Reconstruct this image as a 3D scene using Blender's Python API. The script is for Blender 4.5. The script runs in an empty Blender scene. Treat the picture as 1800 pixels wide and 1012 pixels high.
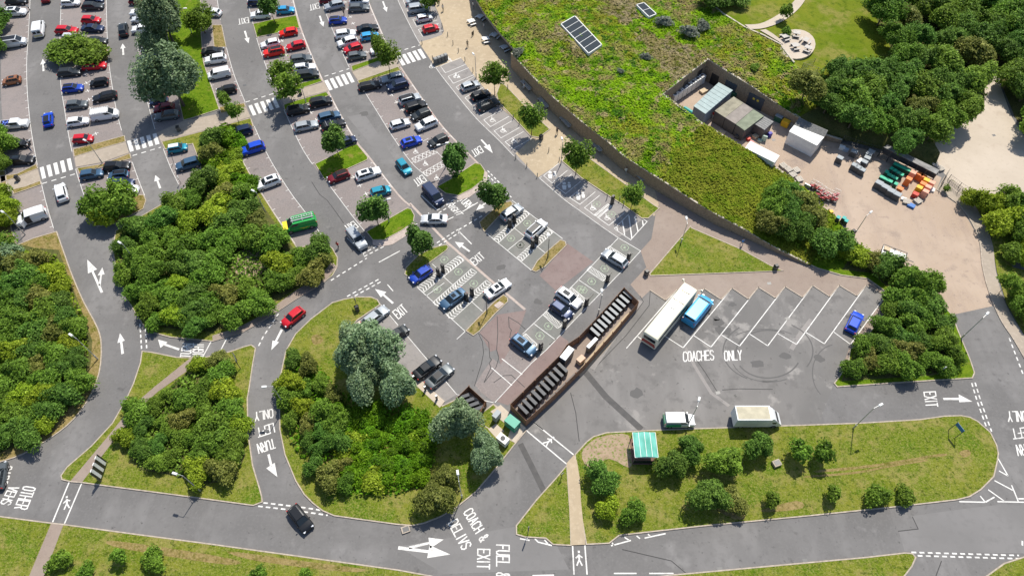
import bpy, bmesh, math, random
import numpy as np
from mathutils import Vector, geometry
R = math.radians
S = bpy.context.scene
COL = S.collection
rnd = random.Random(7)
# ------------------------------------------------------------------ camera, sky, sun, exposure
FOC, PITCH, CAMH = 1200.0, R(55.5), 92.0          # focal length in photo pixels, angle below the horizon, height in metres
cam = bpy.data.cameras.new('camera'); camo = bpy.data.objects.new('camera', cam); COL.objects.link(camo)
cam.sensor_width = 36; cam.lens = FOC / 1800 * 36; cam.clip_start = 1; cam.clip_end = 6000
camo.location = (0, 0, CAMH); camo.rotation_euler = (math.pi / 2 - PITCH, 0, 0)
S.camera = camo
SUN_AZ, SUN_EL = R(69), R(58)
w = bpy.data.worlds.new('World'); S.world = w; w.use_nodes = True
nt = w.node_tree; bg = nt.nodes['Background']
sky = nt.nodes.new('ShaderNodeTexSky'); sky.sky_type = 'NISHITA'; sky.sun_disc = False
sky.sun_elevation = SUN_EL; sky.sun_rotation = math.pi / 2 - SUN_AZ
nt.links.new(sky.outputs[0], bg.inputs[0]); bg.inputs[1].default_value = 0.115
sl = bpy.data.lights.new('sun', 'SUN'); sl.energy = 4.6; sl.angle = R(0.55); sl.color = (1, .945, .845)
so = bpy.data.objects.new('sun', sl); COL.objects.link(so)
sd = Vector((math.cos(SUN_AZ) * math.cos(SUN_EL), math.sin(SUN_AZ) * math.cos(SUN_EL), math.sin(SUN_EL)))
so.rotation_euler = sd.to_track_quat('Z', 'Y').to_euler(); so.location = sd * 300
S.view_settings.view_transform = 'Standard'; S.view_settings.look = 'None'; S.view_settings.gamma = 1
S.view_settings.exposure = 0.28
S.cycles.max_bounces = 5; S.cycles.diffuse_bounces = 3; S.cycles.glossy_bounces = 2; S.cycles.transmission_bounces = 3
S.cycles.transparent_max_bounces = 4; S.cycles.sample_clamp_indirect = 4

# ------------------------------------------------------------------ surveying: where a spot of the photo lies in the place (metres)
def G(p, z=0.0):
    dx = (p[0] - 900) / FOC; dy = (506 - p[1]) / FOC
    c, s = math.cos(PITCH), math.sin(PITCH)
    d = (dx, c + dy * s, -s + dy * c); t = (z - CAMH) / d[2]
    return Vector((d[0] * t, d[1] * t, z))
def GP(ps, z=0.0): return [G(p, p[2] if len(p) > 2 else z) for p in ps]
def smooth(ps, n=6, closed=False):
    """Catmull-Rom through points"""
    P = [Vector(p[:2]) for p in ps]; out = []; m = len(P)
    rng = range(m) if closed else range(m - 1)
    for i in rng:
        if closed: a, b, c, d = P[i - 1], P[i], P[(i + 1) % m], P[(i + 2) % m]
        else: a, b, c, d = P[max(i - 1, 0)], P[i], P[i + 1], P[min(i + 2, m - 1)]
        for k in range(n):
            t = k / n
            out.append(tuple(.5 * ((2 * b) + (c - a) * t + (2 * a - 5 * b + 4 * c - d) * t * t + (3 * b - a - 3 * c + d) * t ** 3)))
    if not closed: out.append(tuple(P[-1]))
    return out

# ------------------------------------------------------------------ materials
MATS = {}
def _nodes(name):
    m = bpy.data.materials.new(name); m.use_nodes = True; n = m.node_tree
    return m, n, n.nodes['Principled BSDF']
def mat(name, col, rough=.6, metal=0., coat=0., vary=0., vs=3., spec=.4):
    if name in MATS: return MATS[name]
    m, n, b = _nodes(name)
    b.inputs['Base Color'].default_value = (*col, 1); b.inputs['Roughness'].default_value = rough
    b.inputs['Specular IOR Level'].default_value = spec; b.inputs['Metallic'].default_value = metal; b.inputs['Coat Weight'].default_value = coat
    b.inputs['Coat Roughness'].default_value = .1
    if vary:
        g = n.nodes.new('ShaderNodeNewGeometry')
        t = n.nodes.new('ShaderNodeTexNoise'); t.inputs['Scale'].default_value = vs; t.inputs['Detail'].default_value = 5
        r = n.nodes.new('ShaderNodeValToRGB')
        r.color_ramp.elements[0].position = .3; r.color_ramp.elements[1].position = .7
        r.color_ramp.elements[0].color = (*[max(0, c * (1 - vary)) for c in col], 1)
        r.color_ramp.elements[1].color = (*[min(1, c * (1 + vary)) for c in col], 1)
        n.links.new(g.outputs['Position'], t.inputs['Vector']); n.links.new(t.outputs['Fac'], r.inputs[0])
        n.links.new(r.outputs[0], b.inputs['Base Color'])
    MATS[name] = m; return m
def noise_chain(n, specs, base, bump=0., rough=.9, extra=None):
    n.nodes['Principled BSDF'].inputs['Specular IOR Level'].default_value = .25 if rough < .93 else .04
    """layers: (scale, detail, lo, hi, colour) mixed over base by noise"""
    b = n.nodes['Principled BSDF']; g = n.nodes.new('ShaderNodeNewGeometry'); prev = None
    for i, (sc, det, lo, hi, colr) in enumerate(specs):
        mp = n.nodes.new('ShaderNodeMapping'); mp.inputs['Location'].default_value = (i * 13.7, i * 7.1, i * 3.3)
        st = (1, 1, 1)
        if isinstance(sc, tuple): st, sc = sc[1:], sc[0]
        mp.inputs['Scale'].default_value = st
        n.links.new(g.outputs['Position'], mp.inputs[0])
        t = n.nodes.new('ShaderNodeTexNoise'); t.inputs['Scale'].default_value = sc; t.inputs['Detail'].default_value = det
        t.inputs['Roughness'].default_value = .6
        n.links.new(mp.outputs[0], t.inputs['Vector'])
        r = n.nodes.new('ShaderNodeMapRange'); r.inputs[1].default_value = lo; r.inputs[2].default_value = hi
        n.links.new(t.outputs['Fac'], r.inputs[0])
        mx = n.nodes.new('ShaderNodeMixRGB'); mx.inputs[2].default_value = (*colr, 1)
        n.links.new(r.outputs[0], mx.inputs[0])
        if prev is None: mx.inputs[1].default_value = (*base, 1)
        else: n.links.new(prev, mx.inputs[1])
        prev = mx.outputs[0]
    if extra: prev = extra(n, prev, g)
    n.links.new(prev, b.inputs['Base Color']); b.inputs['Roughness'].default_value = rough
    if bump:
        t = n.nodes.new('ShaderNodeTexNoise'); t.inputs['Scale'].default_value = 4; t.inputs['Detail'].default_value = 6
        n.links.new(g.outputs['Position'], t.inputs['Vector'])
        bp = n.nodes.new('ShaderNodeBump'); bp.inputs['Distance'].default_value = bump; bp.inputs['Strength'].default_value = 1
        n.links.new(t.outputs['Fac'], bp.inputs['Height']); n.links.new(bp.outputs[0], b.inputs['Normal'])
def ground_mat(name, base, specs, bump=0., rough=.9, extra=None):
    if name in MATS: return MATS[name]
    m, n, b = _nodes(name); noise_chain(n, specs, base, bump, rough, extra); MATS[name] = m; return m
def sc(c, k): return tuple(x * k for x in c)
AS = (.168, .162, .158)
M_asphalt = ground_mat('asphalt', AS, [(.05, 3, .45, .58, sc(AS, .83)), ((.16, 1, .35, 1), 5, .5, .68, sc(AS, 1.24)), ((.12, .3, 1, 1), 6, .5, .66, sc(AS, .82)), (.9, 6, .5, .75, sc(AS, .84)), (1.6, 9, .62, .7, (.10, .096, .094)), (3.2, 5, .5, .8, sc(AS, 1.08)), (.35, 8, .64, .72, (.105, .10, .098)), (.28, 9, .62, .75, sc(AS, 1.3))], .006, .85)
M_asph2 = ground_mat('coach_park_asphalt', (.185, .176, .168), [(.04, 3, .45, .58, (.152, .146, .14)), ((.2, 1, .25, 1), 6, .5, .66, (.225, .215, .205)), (.5, 7, .52, .66, (.15, .143, .137)), (.25, 9, .6, .68, (.27, .255, .24)), (1.5, 9, .62, .7, (.11, .105, .10))], .006, .85)
M_asph3 = ground_mat('lighter_road_patch', (.195, .188, .184), [(.06, 3, .45, .58, (.175, .169, .165)), (.9, 6, .5, .75, (.165, .16, .156))], .006, .85)
BY = (.238, .207, .196)
M_bay = ground_mat('bay_paving', BY, [(.09, 3, .4, .65, sc(BY, .84)), (.7, 6, .5, .75, (.195, .178, .172)), (3.5, 5, .45, .75, sc(BY, 1.16)), (.5, 9, .62, .72, (.14, .128, .12))], .006)
M_bay2 = ground_mat('bay_paving_grey', (.25, .233, .222), [(.2, 4, .4, .65, (.265, .245, .23)), (.8, 7, .52, .72, (.18, .17, .163)), (4, 5, .45, .75, (.28, .262, .25))], .006)
M_bay3 = ground_mat('charging_bay_paving', (.18, .18, .165), [(.25, 5, .45, .65, (.235, .222, .206)), (2.2, 5, .5, .7, (.20, .203, .187)), (.9, 8, .58, .72, (.15, .152, .145))], .006)
M_pink = ground_mat('footway_surface', (.255, .200, .165), [(.12, 4, .4, .65, (.31, .255, .215)), (.9, 6, .5, .75, (.225, .178, .15)), (5, 4, .4, .75, (.30, .24, .20))], .006)
M_pink2 = ground_mat('red_brown_surface', (.20, .148, .138), [(.3, 5, .4, .65, (.235, .185, .172)), (1.2, 7, .52, .72, (.165, .125, .115)), (5, 4, .4, .7, (.23, .175, .16))], .006)
M_buff = ground_mat('buff_paving', (.43, .345, .235), [(.15, 4, .4, .65, (.38, .305, .21)), (1.4, 6, .5, .72, (.48, .395, .28)), (.6, 8, .6, .72, (.33, .265, .185))], .005)
M_path = ground_mat('path_surface', (.36, .305, .245), [(.3, 4, .4, .65, (.31, .265, .215)), (1.5, 7, .5, .72, (.41, .35, .285))], .005)
M_yard = ground_mat('concrete_yard', (.37, .28, .205), [(.06, 4, .4, .62, (.45, .355, .275)), ((.35, 1, .3, 1), 7, .5, .72, (.295, .225, .18)), (.25, 9, .56, .7, (.25, .195, .158)), (1.2, 8, .58, .72, (.26, .20, .165)), (5, 4, .4, .75, (.40, .32, .26))], .006)
M_pale = ground_mat('pale_concrete', (.50, .43, .35), [(.08, 4, .4, .65, (.44, .375, .30)), (1.5, 7, .56, .76, (.40, .335, .265)), (.25, 8, .6, .72, (.42, .35, .28))], .004)
M_dark = ground_mat('trench_patch', (.088, .085, .083), [(1, 5, .4, .7, (.11, .105, .10))], .004)
M_seal = mat('crack_sealant', (.05, .048, .048), .8)
M_tyre_mark = mat('tyre_marks', (.108, .104, .101), .85)
def worn(n, prev, g):   # paint worn through in places
    return prev
M_paint = ground_mat('road_paint', (.70, .69, .66), [(.35, 4, .45, .65, (.60, .585, .56)), (1.3, 7, .52, .68, (.50, .49, .47)), (7, 5, .58, .68, (.34, .33, .32))], 0, .6)
M_paint2 = ground_mat('worn_road_paint', (.66, .65, .62), [(1.3, 7, .45, .7, (.46, .45, .44)), (7, 5, .6, .72, (.36, .35, .34))], 0, .7)
M_green_paint = mat('green_bay_paint', (.30, .36, .26), .7, vary=.3, vs=6)
M_kerb = mat('kerb_stone', (.40, .34, .275), .85, vary=.22, vs=2.5)
M_gutter = mat('gutter_paving', (.42, .35, .31), .85, vary=.16, vs=2)
M_grass = ground_mat('grass_lush', (.105, .150, .010), [(.1, 4, .44, .56, (.165, .178, .022)), (.35, 6, .5, .6, (.225, .20, .06)), (.2, 5, .54, .62, (.07, .135, .006)), (1.1, 6, .5, .64, (.06, .10, .006)), (3.0, 5, .45, .7, (.18, .205, .03)), (2.0, 7, .56, .68, (.045, .07, .006)), (6, 4, .5, .7, (.26, .245, .08))], .16, .95)
M_lush = ground_mat('grass_watered', (.08, .155, .006), [(.3, 4, .42, .6, (.125, .185, .012)), (1.2, 6, .48, .66, (.042, .10, .004)), (3.5, 5, .45, .72, (.15, .22, .018)), (.5, 7, .58, .68, (.19, .18, .04))], .14, .95)
M_grass_dry = ground_mat('grass_dry', (.215, .165, .058), [(.25, 4, .42, .62, (.27, .205, .088)), (.8, 6, .48, .66, (.11, .115, .014)), (3, 5, .45, .7, (.31, .24, .11)), (2, 7, .54, .7, (.09, .075, .02))], .14, .95)
M_field = ground_mat('mown_field', (.105, .155, .008), [((.06, 1, .5, 1), 4, .42, .58, (.17, .185, .02)), (.14, 6, .5, .6, (.21, .195, .05)), (.8, 6, .5, .7, (.062, .10, .006)), (3.0, 5, .45, .75, (.125, .165, .018))], .10, .95)
MEADOW = [(.045, 4, .49, .56, (.21, .22, .022)), (.11, 6, .53, .60, (.25, .20, .085)), (.3, 6, .5, .58, (.085, .20, .005)), (.6, 7, .55, .64, (.26, .41, .013)), (.5, 6, .57, .62, (.04, .12, .012)), (.16, 6, .54, .62, (.26, .235, .07)), (1.7, 6, .57, .66, (.07, .13, .005)), (3, 5, .54, .70, (.30, .36, .06)), (.5, 8, .58, .65, (.36, .30, .14))]
M_meadow = ground_mat('meadow_plants', (.175, .335, .007), MEADOW, .3, .95)
M_meadow2 = ground_mat('rough_olive_grass', (.135, .19, .012), [(.08, 4, .45, .6, (.17, .185, .02)), (.4, 6, .5, .62, (.10, .165, .008)), (1.1, 7, .54, .66, (.21, .27, .022)), (2.2, 6, .54, .66, (.075, .105, .006)), (4.5, 5, .52, .7, (.24, .26, .04))], .3, .95)
M_meadow3 = ground_mat('thin_dry_meadow', (.25, .205, .085), [(.3, 5, .45, .6, (.33, .27, .16)), (.7, 6, .5, .6, (.12, .15, .012)), (1.6, 6, .5, .62, (.075, .085, .008)), (3, 5, .5, .7, (.36, .31, .16)), (.25, 6, .58, .64, (.36, .25, .175))], .25, .95)
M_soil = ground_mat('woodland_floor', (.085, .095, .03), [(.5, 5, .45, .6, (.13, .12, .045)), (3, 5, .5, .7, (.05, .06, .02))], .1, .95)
M_bare = ground_mat('bare_soil', (.36, .27, .19), [(1.2, 6, .45, .6, (.30, .22, .15)), (3, 6, .52, .62, (.16, .2, .05))], .05, .95)
M_black = mat('black_plastic', (.02, .02, .021), .45)
M_tyre = mat('tyre_rubber', (.018, .018, .018), .8)
M_rim = mat('alloy', (.42, .42, .43), .35, .8)
M_glass = mat('dark_glass', (.016, .022, .028), .12, 0, 0)
M_lampglass = mat('headlight_glass', (.7, .72, .74), .1, .2)
M_red = mat('tail_light_red', (.45, .015, .012), .3)
M_steel = mat('galvanised_steel', (.46, .47, .47), .45, .5, vary=.1, vs=2)
M_dsteel = mat('dark_steel', (.12, .12, .12), .5, .4)
M_white = mat('white_paint', (.70, .70, .68), .4, vary=.05, vs=2)
M_offw = mat('off_white_sheet', (.72, .72, .70), .5, vary=.08, vs=2)
M_wood = mat('larch_boards', (.26, .135, .075), .8, vary=.35, vs=2.5)
M_pallet = mat('pale_timber', (.55, .44, .30), .85, vary=.25, vs=5)
M_brick = mat('stone_wall', (.27, .205, .14), .9, vary=.28, vs=3.5)
M_coping = mat('stone_coping', (.47, .42, .34), .9, vary=.2, vs=2)
M_bark = mat('bark', (.12, .09, .065), .95, vary=.3, vs=6)
M_skin = mat('skin', (.55, .33, .23), .6)
M_hair = mat('hair', (.06, .04, .03), .7)

# ------------------------------------------------------------------ mesh building
class MB:
    def __init__(s): s.v = []; s.f = []; s.m = []
    def add(s, vs, fs, m=0):
        o = len(s.v); s.v += [tuple(v) for v in vs]; s.f += [tuple(i + o for i in f) for f in fs]; s.m += [m] * len(fs); return s
    def box(s, c, d, rz=0, m=0, taper=1.0, ty=None):
        ty = taper if ty is None else ty
        x, y, z = d[0] / 2, d[1] / 2, d[2] / 2; ca, sa = math.cos(rz), math.sin(rz); vs = []
        for k, t, u in ((-z, 1, 1), (z, taper, ty)):
            for a, b in ((-x * t, -y * u), (x * t, -y * u), (x * t, y * u), (-x * t, y * u)):
                vs.append((c[0] + a * ca - b * sa, c[1] + a * sa + b * ca, c[2] + k))
        return s.add(vs, [(3, 2, 1, 0), (4, 5, 6, 7), (0, 1, 5, 4), (1, 2, 6, 5), (2, 3, 7, 6), (3, 0, 4, 7)], m)
    def tube(s, a, b, r0, r1=None, n=8, m=0, cap=True):
        r1 = r0 if r1 is None else r1; a = Vector(a); b = Vector(b); d = (b - a).normalized()
        u = d.orthogonal().normalized(); v = d.cross(u); vs = []
        for p, r in ((a, r0), (b, r1)):
            for i in range(n):
                t = 2 * math.pi * i / n; vs.append(p + u * r * math.cos(t) + v * r * math.sin(t))
        fs = [(i, (i + 1) % n, n + (i + 1) % n, n + i) for i in range(n)]
        if cap: fs += [tuple(range(n))[::-1], tuple(range(n, 2 * n))]
        return s.add(vs, fs, m)
    def prism(s, poly, z0, z1, m=0, mtop=None):
        n = len(poly); q = geometry.tessellate_polygon([[Vector((p[0], p[1], 0)) for p in poly]])
        a0 = sum(poly[i][0] * poly[(i + 1) % n][1] - poly[(i + 1) % n][0] * poly[i][1] for i in range(n))
        if a0 < 0: poly = poly[::-1]; q = [tuple(n - 1 - i for i in t) for t in q]
        top = []
        for t in q:
            a, b, c = (poly[i] for i in t)
            if (b[0] - a[0]) * (c[1] - a[1]) - (b[1] - a[1]) * (c[0] - a[0]) < 0: t = t[::-1]
            top.append(t)
        if z1 > z0 + 1e-6:
            s.add([(p[0], p[1], z0) for p in poly] + [(p[0], p[1], z1) for p in poly], [(i, (i + 1) % n, n + (i + 1) % n, n + i) for i in range(n)], m)
        return s.add([(p[0], p[1], z1) for p in poly], top, m if mtop is None else mtop)
    def quad(s, a, b, c, d, m=0): return s.add([a, b, c, d], [(0, 1, 2, 3)], m)
    def build(s, name, mats, parent=None, smooth_angle=None):
        me = bpy.data.meshes.new(name); me.from_pydata(s.v, [], s.f)
        if not isinstance(mats, (list, tuple)): mats = [mats]
        for k in mats: me.materials.append(k)
        if len(mats) > 1: me.polygons.foreach_set('material_index', s.m)
        if smooth_angle is not None:
            me.polygons.foreach_set('use_smooth', [True] * len(me.polygons)); me.set_sharp_from_angle(angle=R(smooth_angle))
        me.update(); o = bpy.data.objects.new(name, me); COL.objects.link(o)
        if parent is not None: o.parent = parent
        return o
def tag(o, label=None, cat=None, group=None, kind=None):
    if label: o['label'] = label
    if cat: o['category'] = cat
    if group: o['group'] = group
    if kind: o['kind'] = kind
    return o
def root(name, loc, rz=0, label=None, cat=None, group=None, kind=None):
    o = bpy.data.objects.new(name, None); COL.objects.link(o); o.location = loc; o.rotation_euler = (0, 0, rz); o.empty_display_size = .5
    return tag(o, label, cat, group, kind)
KIDS = {}
def kids(o):
    return [c for c in COL.objects if c.parent is o]
def register(o):
    """remember a finished thing's parts so that it can be copied"""
    ch = list(o.children); KIDS[o.name] = [(c, [g for g in c.children]) for c in ch]; return o
def dup(src, loc, rz=0, label=None, group=None, scale=None):
    r = src.copy(); COL.objects.link(r); r.location = loc; r.rotation_euler = (0, 0, rz)
    if scale is not None: r.scale = (scale,) * 3 if not isinstance(scale, tuple) else scale
    if label: r['label'] = label
    if group: r['group'] = group
    for c, gs in KIDS.get(src.name, []):
        d = c.copy(); COL.objects.link(d); d.parent = r
        for g in gs:
            e = g.copy(); COL.objects.link(e); e.parent = d
    return r
USED = set()
def series(proto, items, label, group, unit='first'):
    """place proto at items[0] and copies at the rest; items (loc, rz) ; label has {o}"""
    register(proto); out = []
    for i, it in enumerate(items):
        loc, rz = it[0], it[1]
        lb = label[i] if isinstance(label, (list, tuple)) else label.format(o=ORD[i] if i < len(ORD) else '%dth' % (i + 1))
        if i == 0:
            proto.location = loc; proto.rotation_euler = (0, 0, rz); tag(proto, lb, None, group); out.append(proto)
        else: out.append(dup(proto, loc, rz, lb, group))
    return out
ORD = 'first second third fourth fifth sixth seventh eighth ninth tenth eleventh twelfth thirteenth fourteenth fifteenth sixteenth seventeenth eighteenth nineteenth twentieth'.split()
def hd(a, b):
    """world heading from photo spot a to photo spot b"""
    p, q = G(a), G(b); return math.atan2(q.y - p.y, q.x - p.x)
def hang(p, deg):
    a = R(deg); return hd((p[0] - 20 * math.cos(a), p[1] + 20 * math.sin(a)), (p[0] + 20 * math.cos(a), p[1] - 20 * math.sin(a)))
def inside(p, poly):
    x, y = p[0], p[1]; c = False; n = len(poly); j = n - 1
    for i in range(n):
        xi, yi, xj, yj = poly[i][0], poly[i][1], poly[j][0], poly[j][1]
        if (yi > y) != (yj > y) and x < (xj - xi) * (y - yi) / (yj - yi) + xi: c = not c
        j = i
    return c

# ------------------------------------------------------------------ flat sheets and kerbed islands
road = root('road', (0, 0, 0), 0, 'grey asphalt roads and parking aisles with white painted markings', 'road', kind='structure')
def area2(poly): return sum(poly[i][0] * poly[(i + 1) % len(poly)][1] - poly[(i + 1) % len(poly)][0] * poly[i][1] for i in range(len(poly)))
def sheet(name, ps, z, m, parent=None, label=None, sm=0, kind='structure'):
    if sm: ps = smooth(ps, sm, True)
    o = MB().prism(GP(ps), z, z).build(name, m, parent)
    for v in o.data.vertices: v.co.z = z
    if parent is None: tag(o, label, None, None, kind)
    return o
def offset(poly, d):
    """inset a world polygon by d metres"""
    n = len(poly); sgn = 1 if area2(poly) > 0 else -1; out = []
    for i in range(n):
        a, b, c = (Vector(poly[k % n][:2]) for k in (i - 1, i, i + 1))
        e1 = (b - a); e2 = (c - b)
        if e1.length < 1e-6 or e2.length < 1e-6: out.append(b); continue
        n1 = Vector((-e1.y, e1.x)).normalized() * sgn; n2 = Vector((-e2.y, e2.x)).normalized() * sgn
        m = n1 + n2
        if m.length < .2: m = n1
        m.normalize(); k = d / max(.5, m.dot(n1)); out.append(b + m * k)
    return [Vector((p.x, p.y, 0)) for p in out]
def island(name, ps, m, label, sm=0, z=.1, kw=.16):
    if sm: ps = smooth(ps, sm, True)
    P = [Vector((v.x, v.y, 0)) for v in GP(ps, z)]
    Q = offset(P, kw)
    o = MB().prism(Q, z, z).build(name, m); tag(o, label, None, None, 'structure')
    k = MB(); n = len(P)
    for i in range(n):
        j = (i + 1) % n; a, b, c, d = P[i], P[j], Q[j], Q[i]; zt = z + .02
        if area2(P) < 0: a, b, c, d = b, a, d, c
        k.quad((a.x, a.y, -.01), (b.x, b.y, -.01), (b.x, b.y, zt), (a.x, a.y, zt))
        k.quad((a.x, a.y, zt), (b.x, b.y, zt), (c.x, c.y, zt), (d.x, d.y, zt))
        k.quad((d.x, d.y, zt), (c.x, c.y, zt), (c.x, c.y, z - .02), (d.x, d.y, z - .02))
    k.build('kerb', M_kerb, o); return o, Q
# ------------------------------------------------------------------ ground
o = MB().prism([(-2500, -2500), (2500, -2500), (2500, 3500), (-2500, 3500)], -.08, -.08).build('ground', M_field); tag(o, 'grassland reaching away on all sides', kind='structure')
o = MB().prism([(-150, -12), (150, -12), (185, 180), (-185, 180)], 0, 0).build('asphalt', M_asphalt, road)

sheet('coach_park', [(1143, 511), (1170, 528), (1190, 509), (1219, 527), (1238, 508), (1268, 527), (1287, 507), (1315, 526), (1333, 505), (1363, 524), (1380, 504), (1411, 523), (1428, 502), (1458, 522), (1475, 502), (1505, 520), (1522, 502), (1556, 520), (1495, 606), (1466, 672), (1440, 745), (1237, 751), (1145, 754), (1066, 758), (1043, 765), (1010, 797), (926, 756), (978, 695), (1030, 642), (1080, 586), (1125, 532)], .0035, M_asph2, road)
for ps in ([(1580, 933), (1614, 929), (1604, 906), (1700, 893), (1762, 886), (1830, 890), (1830, 972), (1601, 969), (1590, 968)], [(700, 960), (905, 925), (980, 960), (1000, 1000), (780, 1008)], [(640, 200), (668, 240), (690, 275), (672, 282), (640, 240), (610, 205)], [(800, 250), (850, 300), (905, 340), (880, 345), (838, 300)], [(590, 90), (612, 128), (640, 165), (615, 170), (580, 110)]):
    sheet('road_patch', ps, .002, M_asph3, road)
for ps in ([(1579, 933), (1614, 929), (1604, 908)], [(500, 800), (520, 798)], [(1094, 965), (1180, 985), (1205, 1006)], [(1060, 965), (1160, 1000)], [(1655, 985), (1645, 1012)], [(335, 700), (342, 760)], [(560, 325), (575, 350), (590, 365), (604, 392)], [(1003, 690), (1012, 725), (1018, 775)], [(50, 960), (60, 962)]):
    pass
# parking rows: left and right edges as photo points
A_L = [(10, -30), (8, 20), (4, 70), (2, 110), (2, 173), (7, 242), (14, 305), (22, 345), (34, 400), (40, 425)]
A_R = [(53, -30), (53, 0), (50, 60), (47, 110), (48, 160), (53, 215), (60, 260), (70, 310), (82, 360), (96, 407)]
B_L = [(109, -30), (108, 0), (106, 40), (105, 100), (107, 150), (113, 190), (121, 240), (130, 282), (136, 308), (150, 350)]
B_R = [(187, -30), (187, 0), (188, 50), (191, 105), (197, 150), (206, 200), (219, 247), (230, 278), (243, 315), (256, 348)]
C_L = [(237, -30), (237, 0), (238, 40), (243, 90), (250, 140), (262, 190), (275, 235), (287, 262), (300, 295), (316, 328)]
C_R = [(290, -30), (292, 0), (292, 60), (300, 120), (315, 180), (323, 215), (338, 252), (352, 292), (362, 315)]
D_L = [(352, -30), (352, 0), (354, 60), (358, 109), (370, 146), (383, 183), (396, 215), (411, 247), (430, 289), (459, 338), (489, 385), (523.5, 435)]
D_R = [(379, -30), (382, 0), (389, 44), (398, 84), (412, 133), (431, 180), (447, 222), (474, 279), (509, 336), (538, 375), (570, 420), (580, 436)]
E_L = [(428, -30), (434.6, 0), (444.5, 42), (453, 74), (465.5, 111), (485, 162), (499, 193), (516, 230), (533, 264), (553, 294), (570.5, 315), (598, 351), (622, 383), (643, 409)]
E_R = [(508, -30), (515, 0), (528.5, 49), (546, 94), (565.5, 138), (577, 161), (600, 205), (627, 250), (647, 274), (699, 341), (722, 362)]
F_L = [(555, -30), (565.5, 5), (583, 49), (598, 84), (617.5, 126), (632, 148), (662, 195), (690, 240), (723.5, 286.5), (748, 309), (770, 335)]
F_R = [(636, -30), (649, 7), (667, 49), (684, 86), (706, 121), (738, 168), (773, 217), (803, 250), (822, 269), (837, 284), (853, 301)]
G_L = [(688, -30), (699, 0), (719, 42), (738, 77), (765.6, 119), (798, 161), (837, 208), (877, 247), (910, 281), (948, 313), (991, 350), (1020, 371), (1066, 404), (1087, 418)]
G_R = [(752, -30), (760, 0), (776, 40), (778, 62), (812, 103), (833, 133), (877, 187), (918, 222), (935, 243), (965, 268), (987, 284), (1022, 313), (1060, 340), (1096, 361), (1132, 384)]
bay = root('parking_bays', (0, 0, 0), 0, 'warm grey block paved bays in curved parking rows', 'bays', kind='structure')
for l, r in ((A_L, A_R), (B_L, B_R), (C_L, C_R), (D_L, D_R), (E_L, E_R), (F_L, F_R)):
    sheet('bay_surface', smooth(l, 4) + smooth(r, 4)[::-1], .004, M_bay, bay)
sheet('bay_surface', smooth(G_L, 4) + smooth(G_R, 4)[::-1], .004, M_bay2, bay)
# surfaces round the charging bays
X = [(733, 504.5), (787, 427), (922, 543), (900, 560), (817.5, 581.5)]
XB = [(713, 462), (760, 430), (787, 427), (864, 494), (848, 547), (818, 582), (733, 505), (716, 490)]
sheet('charging_bay_surface', XB, .004, M_bay3, bay)
YB = [(845, 400), (880, 357), (900, 352), (989, 420), (975, 452), (934, 475), (870, 424)]
sheet('charging_bay_surface', YB, .004, M_bay3, bay)
WB = [(1087, 418), (1126, 441), (1106, 462), (960, 615), (945, 630), (905, 600), (919, 586), (947, 560), (1003, 505), (1040, 466)]
sheet('charging_bay_surface', WB, .006, M_bay3, bay)
VB = [(669, 535), (803, 693), (778, 708), (728, 665), (640, 592), (621, 572)]
sheet('bay_surface', VB, .004, M_bay2, bay)
sheet('footway', [(1126, 441), (1145, 420), (1152, 380), (1150, 335), (1096, 305), (1110, 285), (1150, 318), (1227, 380), (1308, 419), (1423, 469), (1470, 484), (1520, 487), (1562, 522), (1600, 540), (1560, 560), (1500, 640), (1480, 645), (1495, 606), (1557, 519), (1522, 501.7), (1505, 520), (1475, 501.7), (1458, 521.5), (1428.4, 502), (1410.6, 523), (1380, 504), (1363, 524), (1333, 505), (1315.5, 525.8), (1286.7, 506.6), (1267.5, 526.7), (1237.8, 507.4), (1219, 527), (1190.5, 509), (1169.7, 528), (1143, 510.4), (1128, 524), (1108, 500), (1136, 470)], .008, M_pink, label='pinkish brown footway between the grass triangle and the coach bays')
sheet('paved_patch', [(997, 428), (1043, 460), (977, 511), (948, 484)], .008, M_pink2, road)
sheet('paved_patch', [(843, 584), (874, 553), (925, 545), (905, 600), (880, 640), (873, 614), (862, 618)], .008, M_pink2, road)
sheet('paved_patch', [(893, 712), (872, 705), (900, 675), (934, 640), (985, 590), (1000, 600), (984, 624), (940, 667)], .0075, M_pink2, road)
sheet('paved_patch', [(866, 630), (880, 640), (905, 600), (946, 630), (900, 675), (868, 706), (846, 690), (835, 676), (848, 655)], .0045, M_bay, road)
sheet('enclosure_floor', [(1095, 510), (1018, 592), (997, 607), (984, 626), (900, 712), (926, 734), (978, 686), (1028, 638), (1078, 584), (1118, 533)], .010, M_pink, road)
sheet('plaza', smooth([(740, -30), (760, 0), (778, 45), (776, 62), (738, 74)], 2) + [(738, 78), (766, 119), (811, 103), (833, 133), (877, 187), (919, 222), (935, 243), (906, 270), (945, 312), (989, 284), (1037, 313), (1096, 350), (1150, 380), (1158, 360), (1150, 330), (1112, 300), (1060, 262), (1015, 225), (965, 184), (930, 152), (905, 125), (935, 90), (860, -60), (740, -60)], .012, M_buff, label='sandy buff paved forecourt along the building')
sheet('concrete_yard', [(1160, 172), (1244, 110), (1330, 165), (1402, 220), (1455, 245), (1500, 258), (1560, 272), (1655, 312), (1646, 334), (1690, 365), (1720, 418.5), (1726, 466), (1738, 513), (1744, 538), (1675, 553), (1640, 535), (1590, 470), (1560, 452), (1539, 449), (1500, 421), (1465, 376), (1443, 365), (1410, 328), (1365, 297), (1300, 262), (1225, 222)], .004, M_yard, label='pinkish concrete delivery yard')
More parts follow.
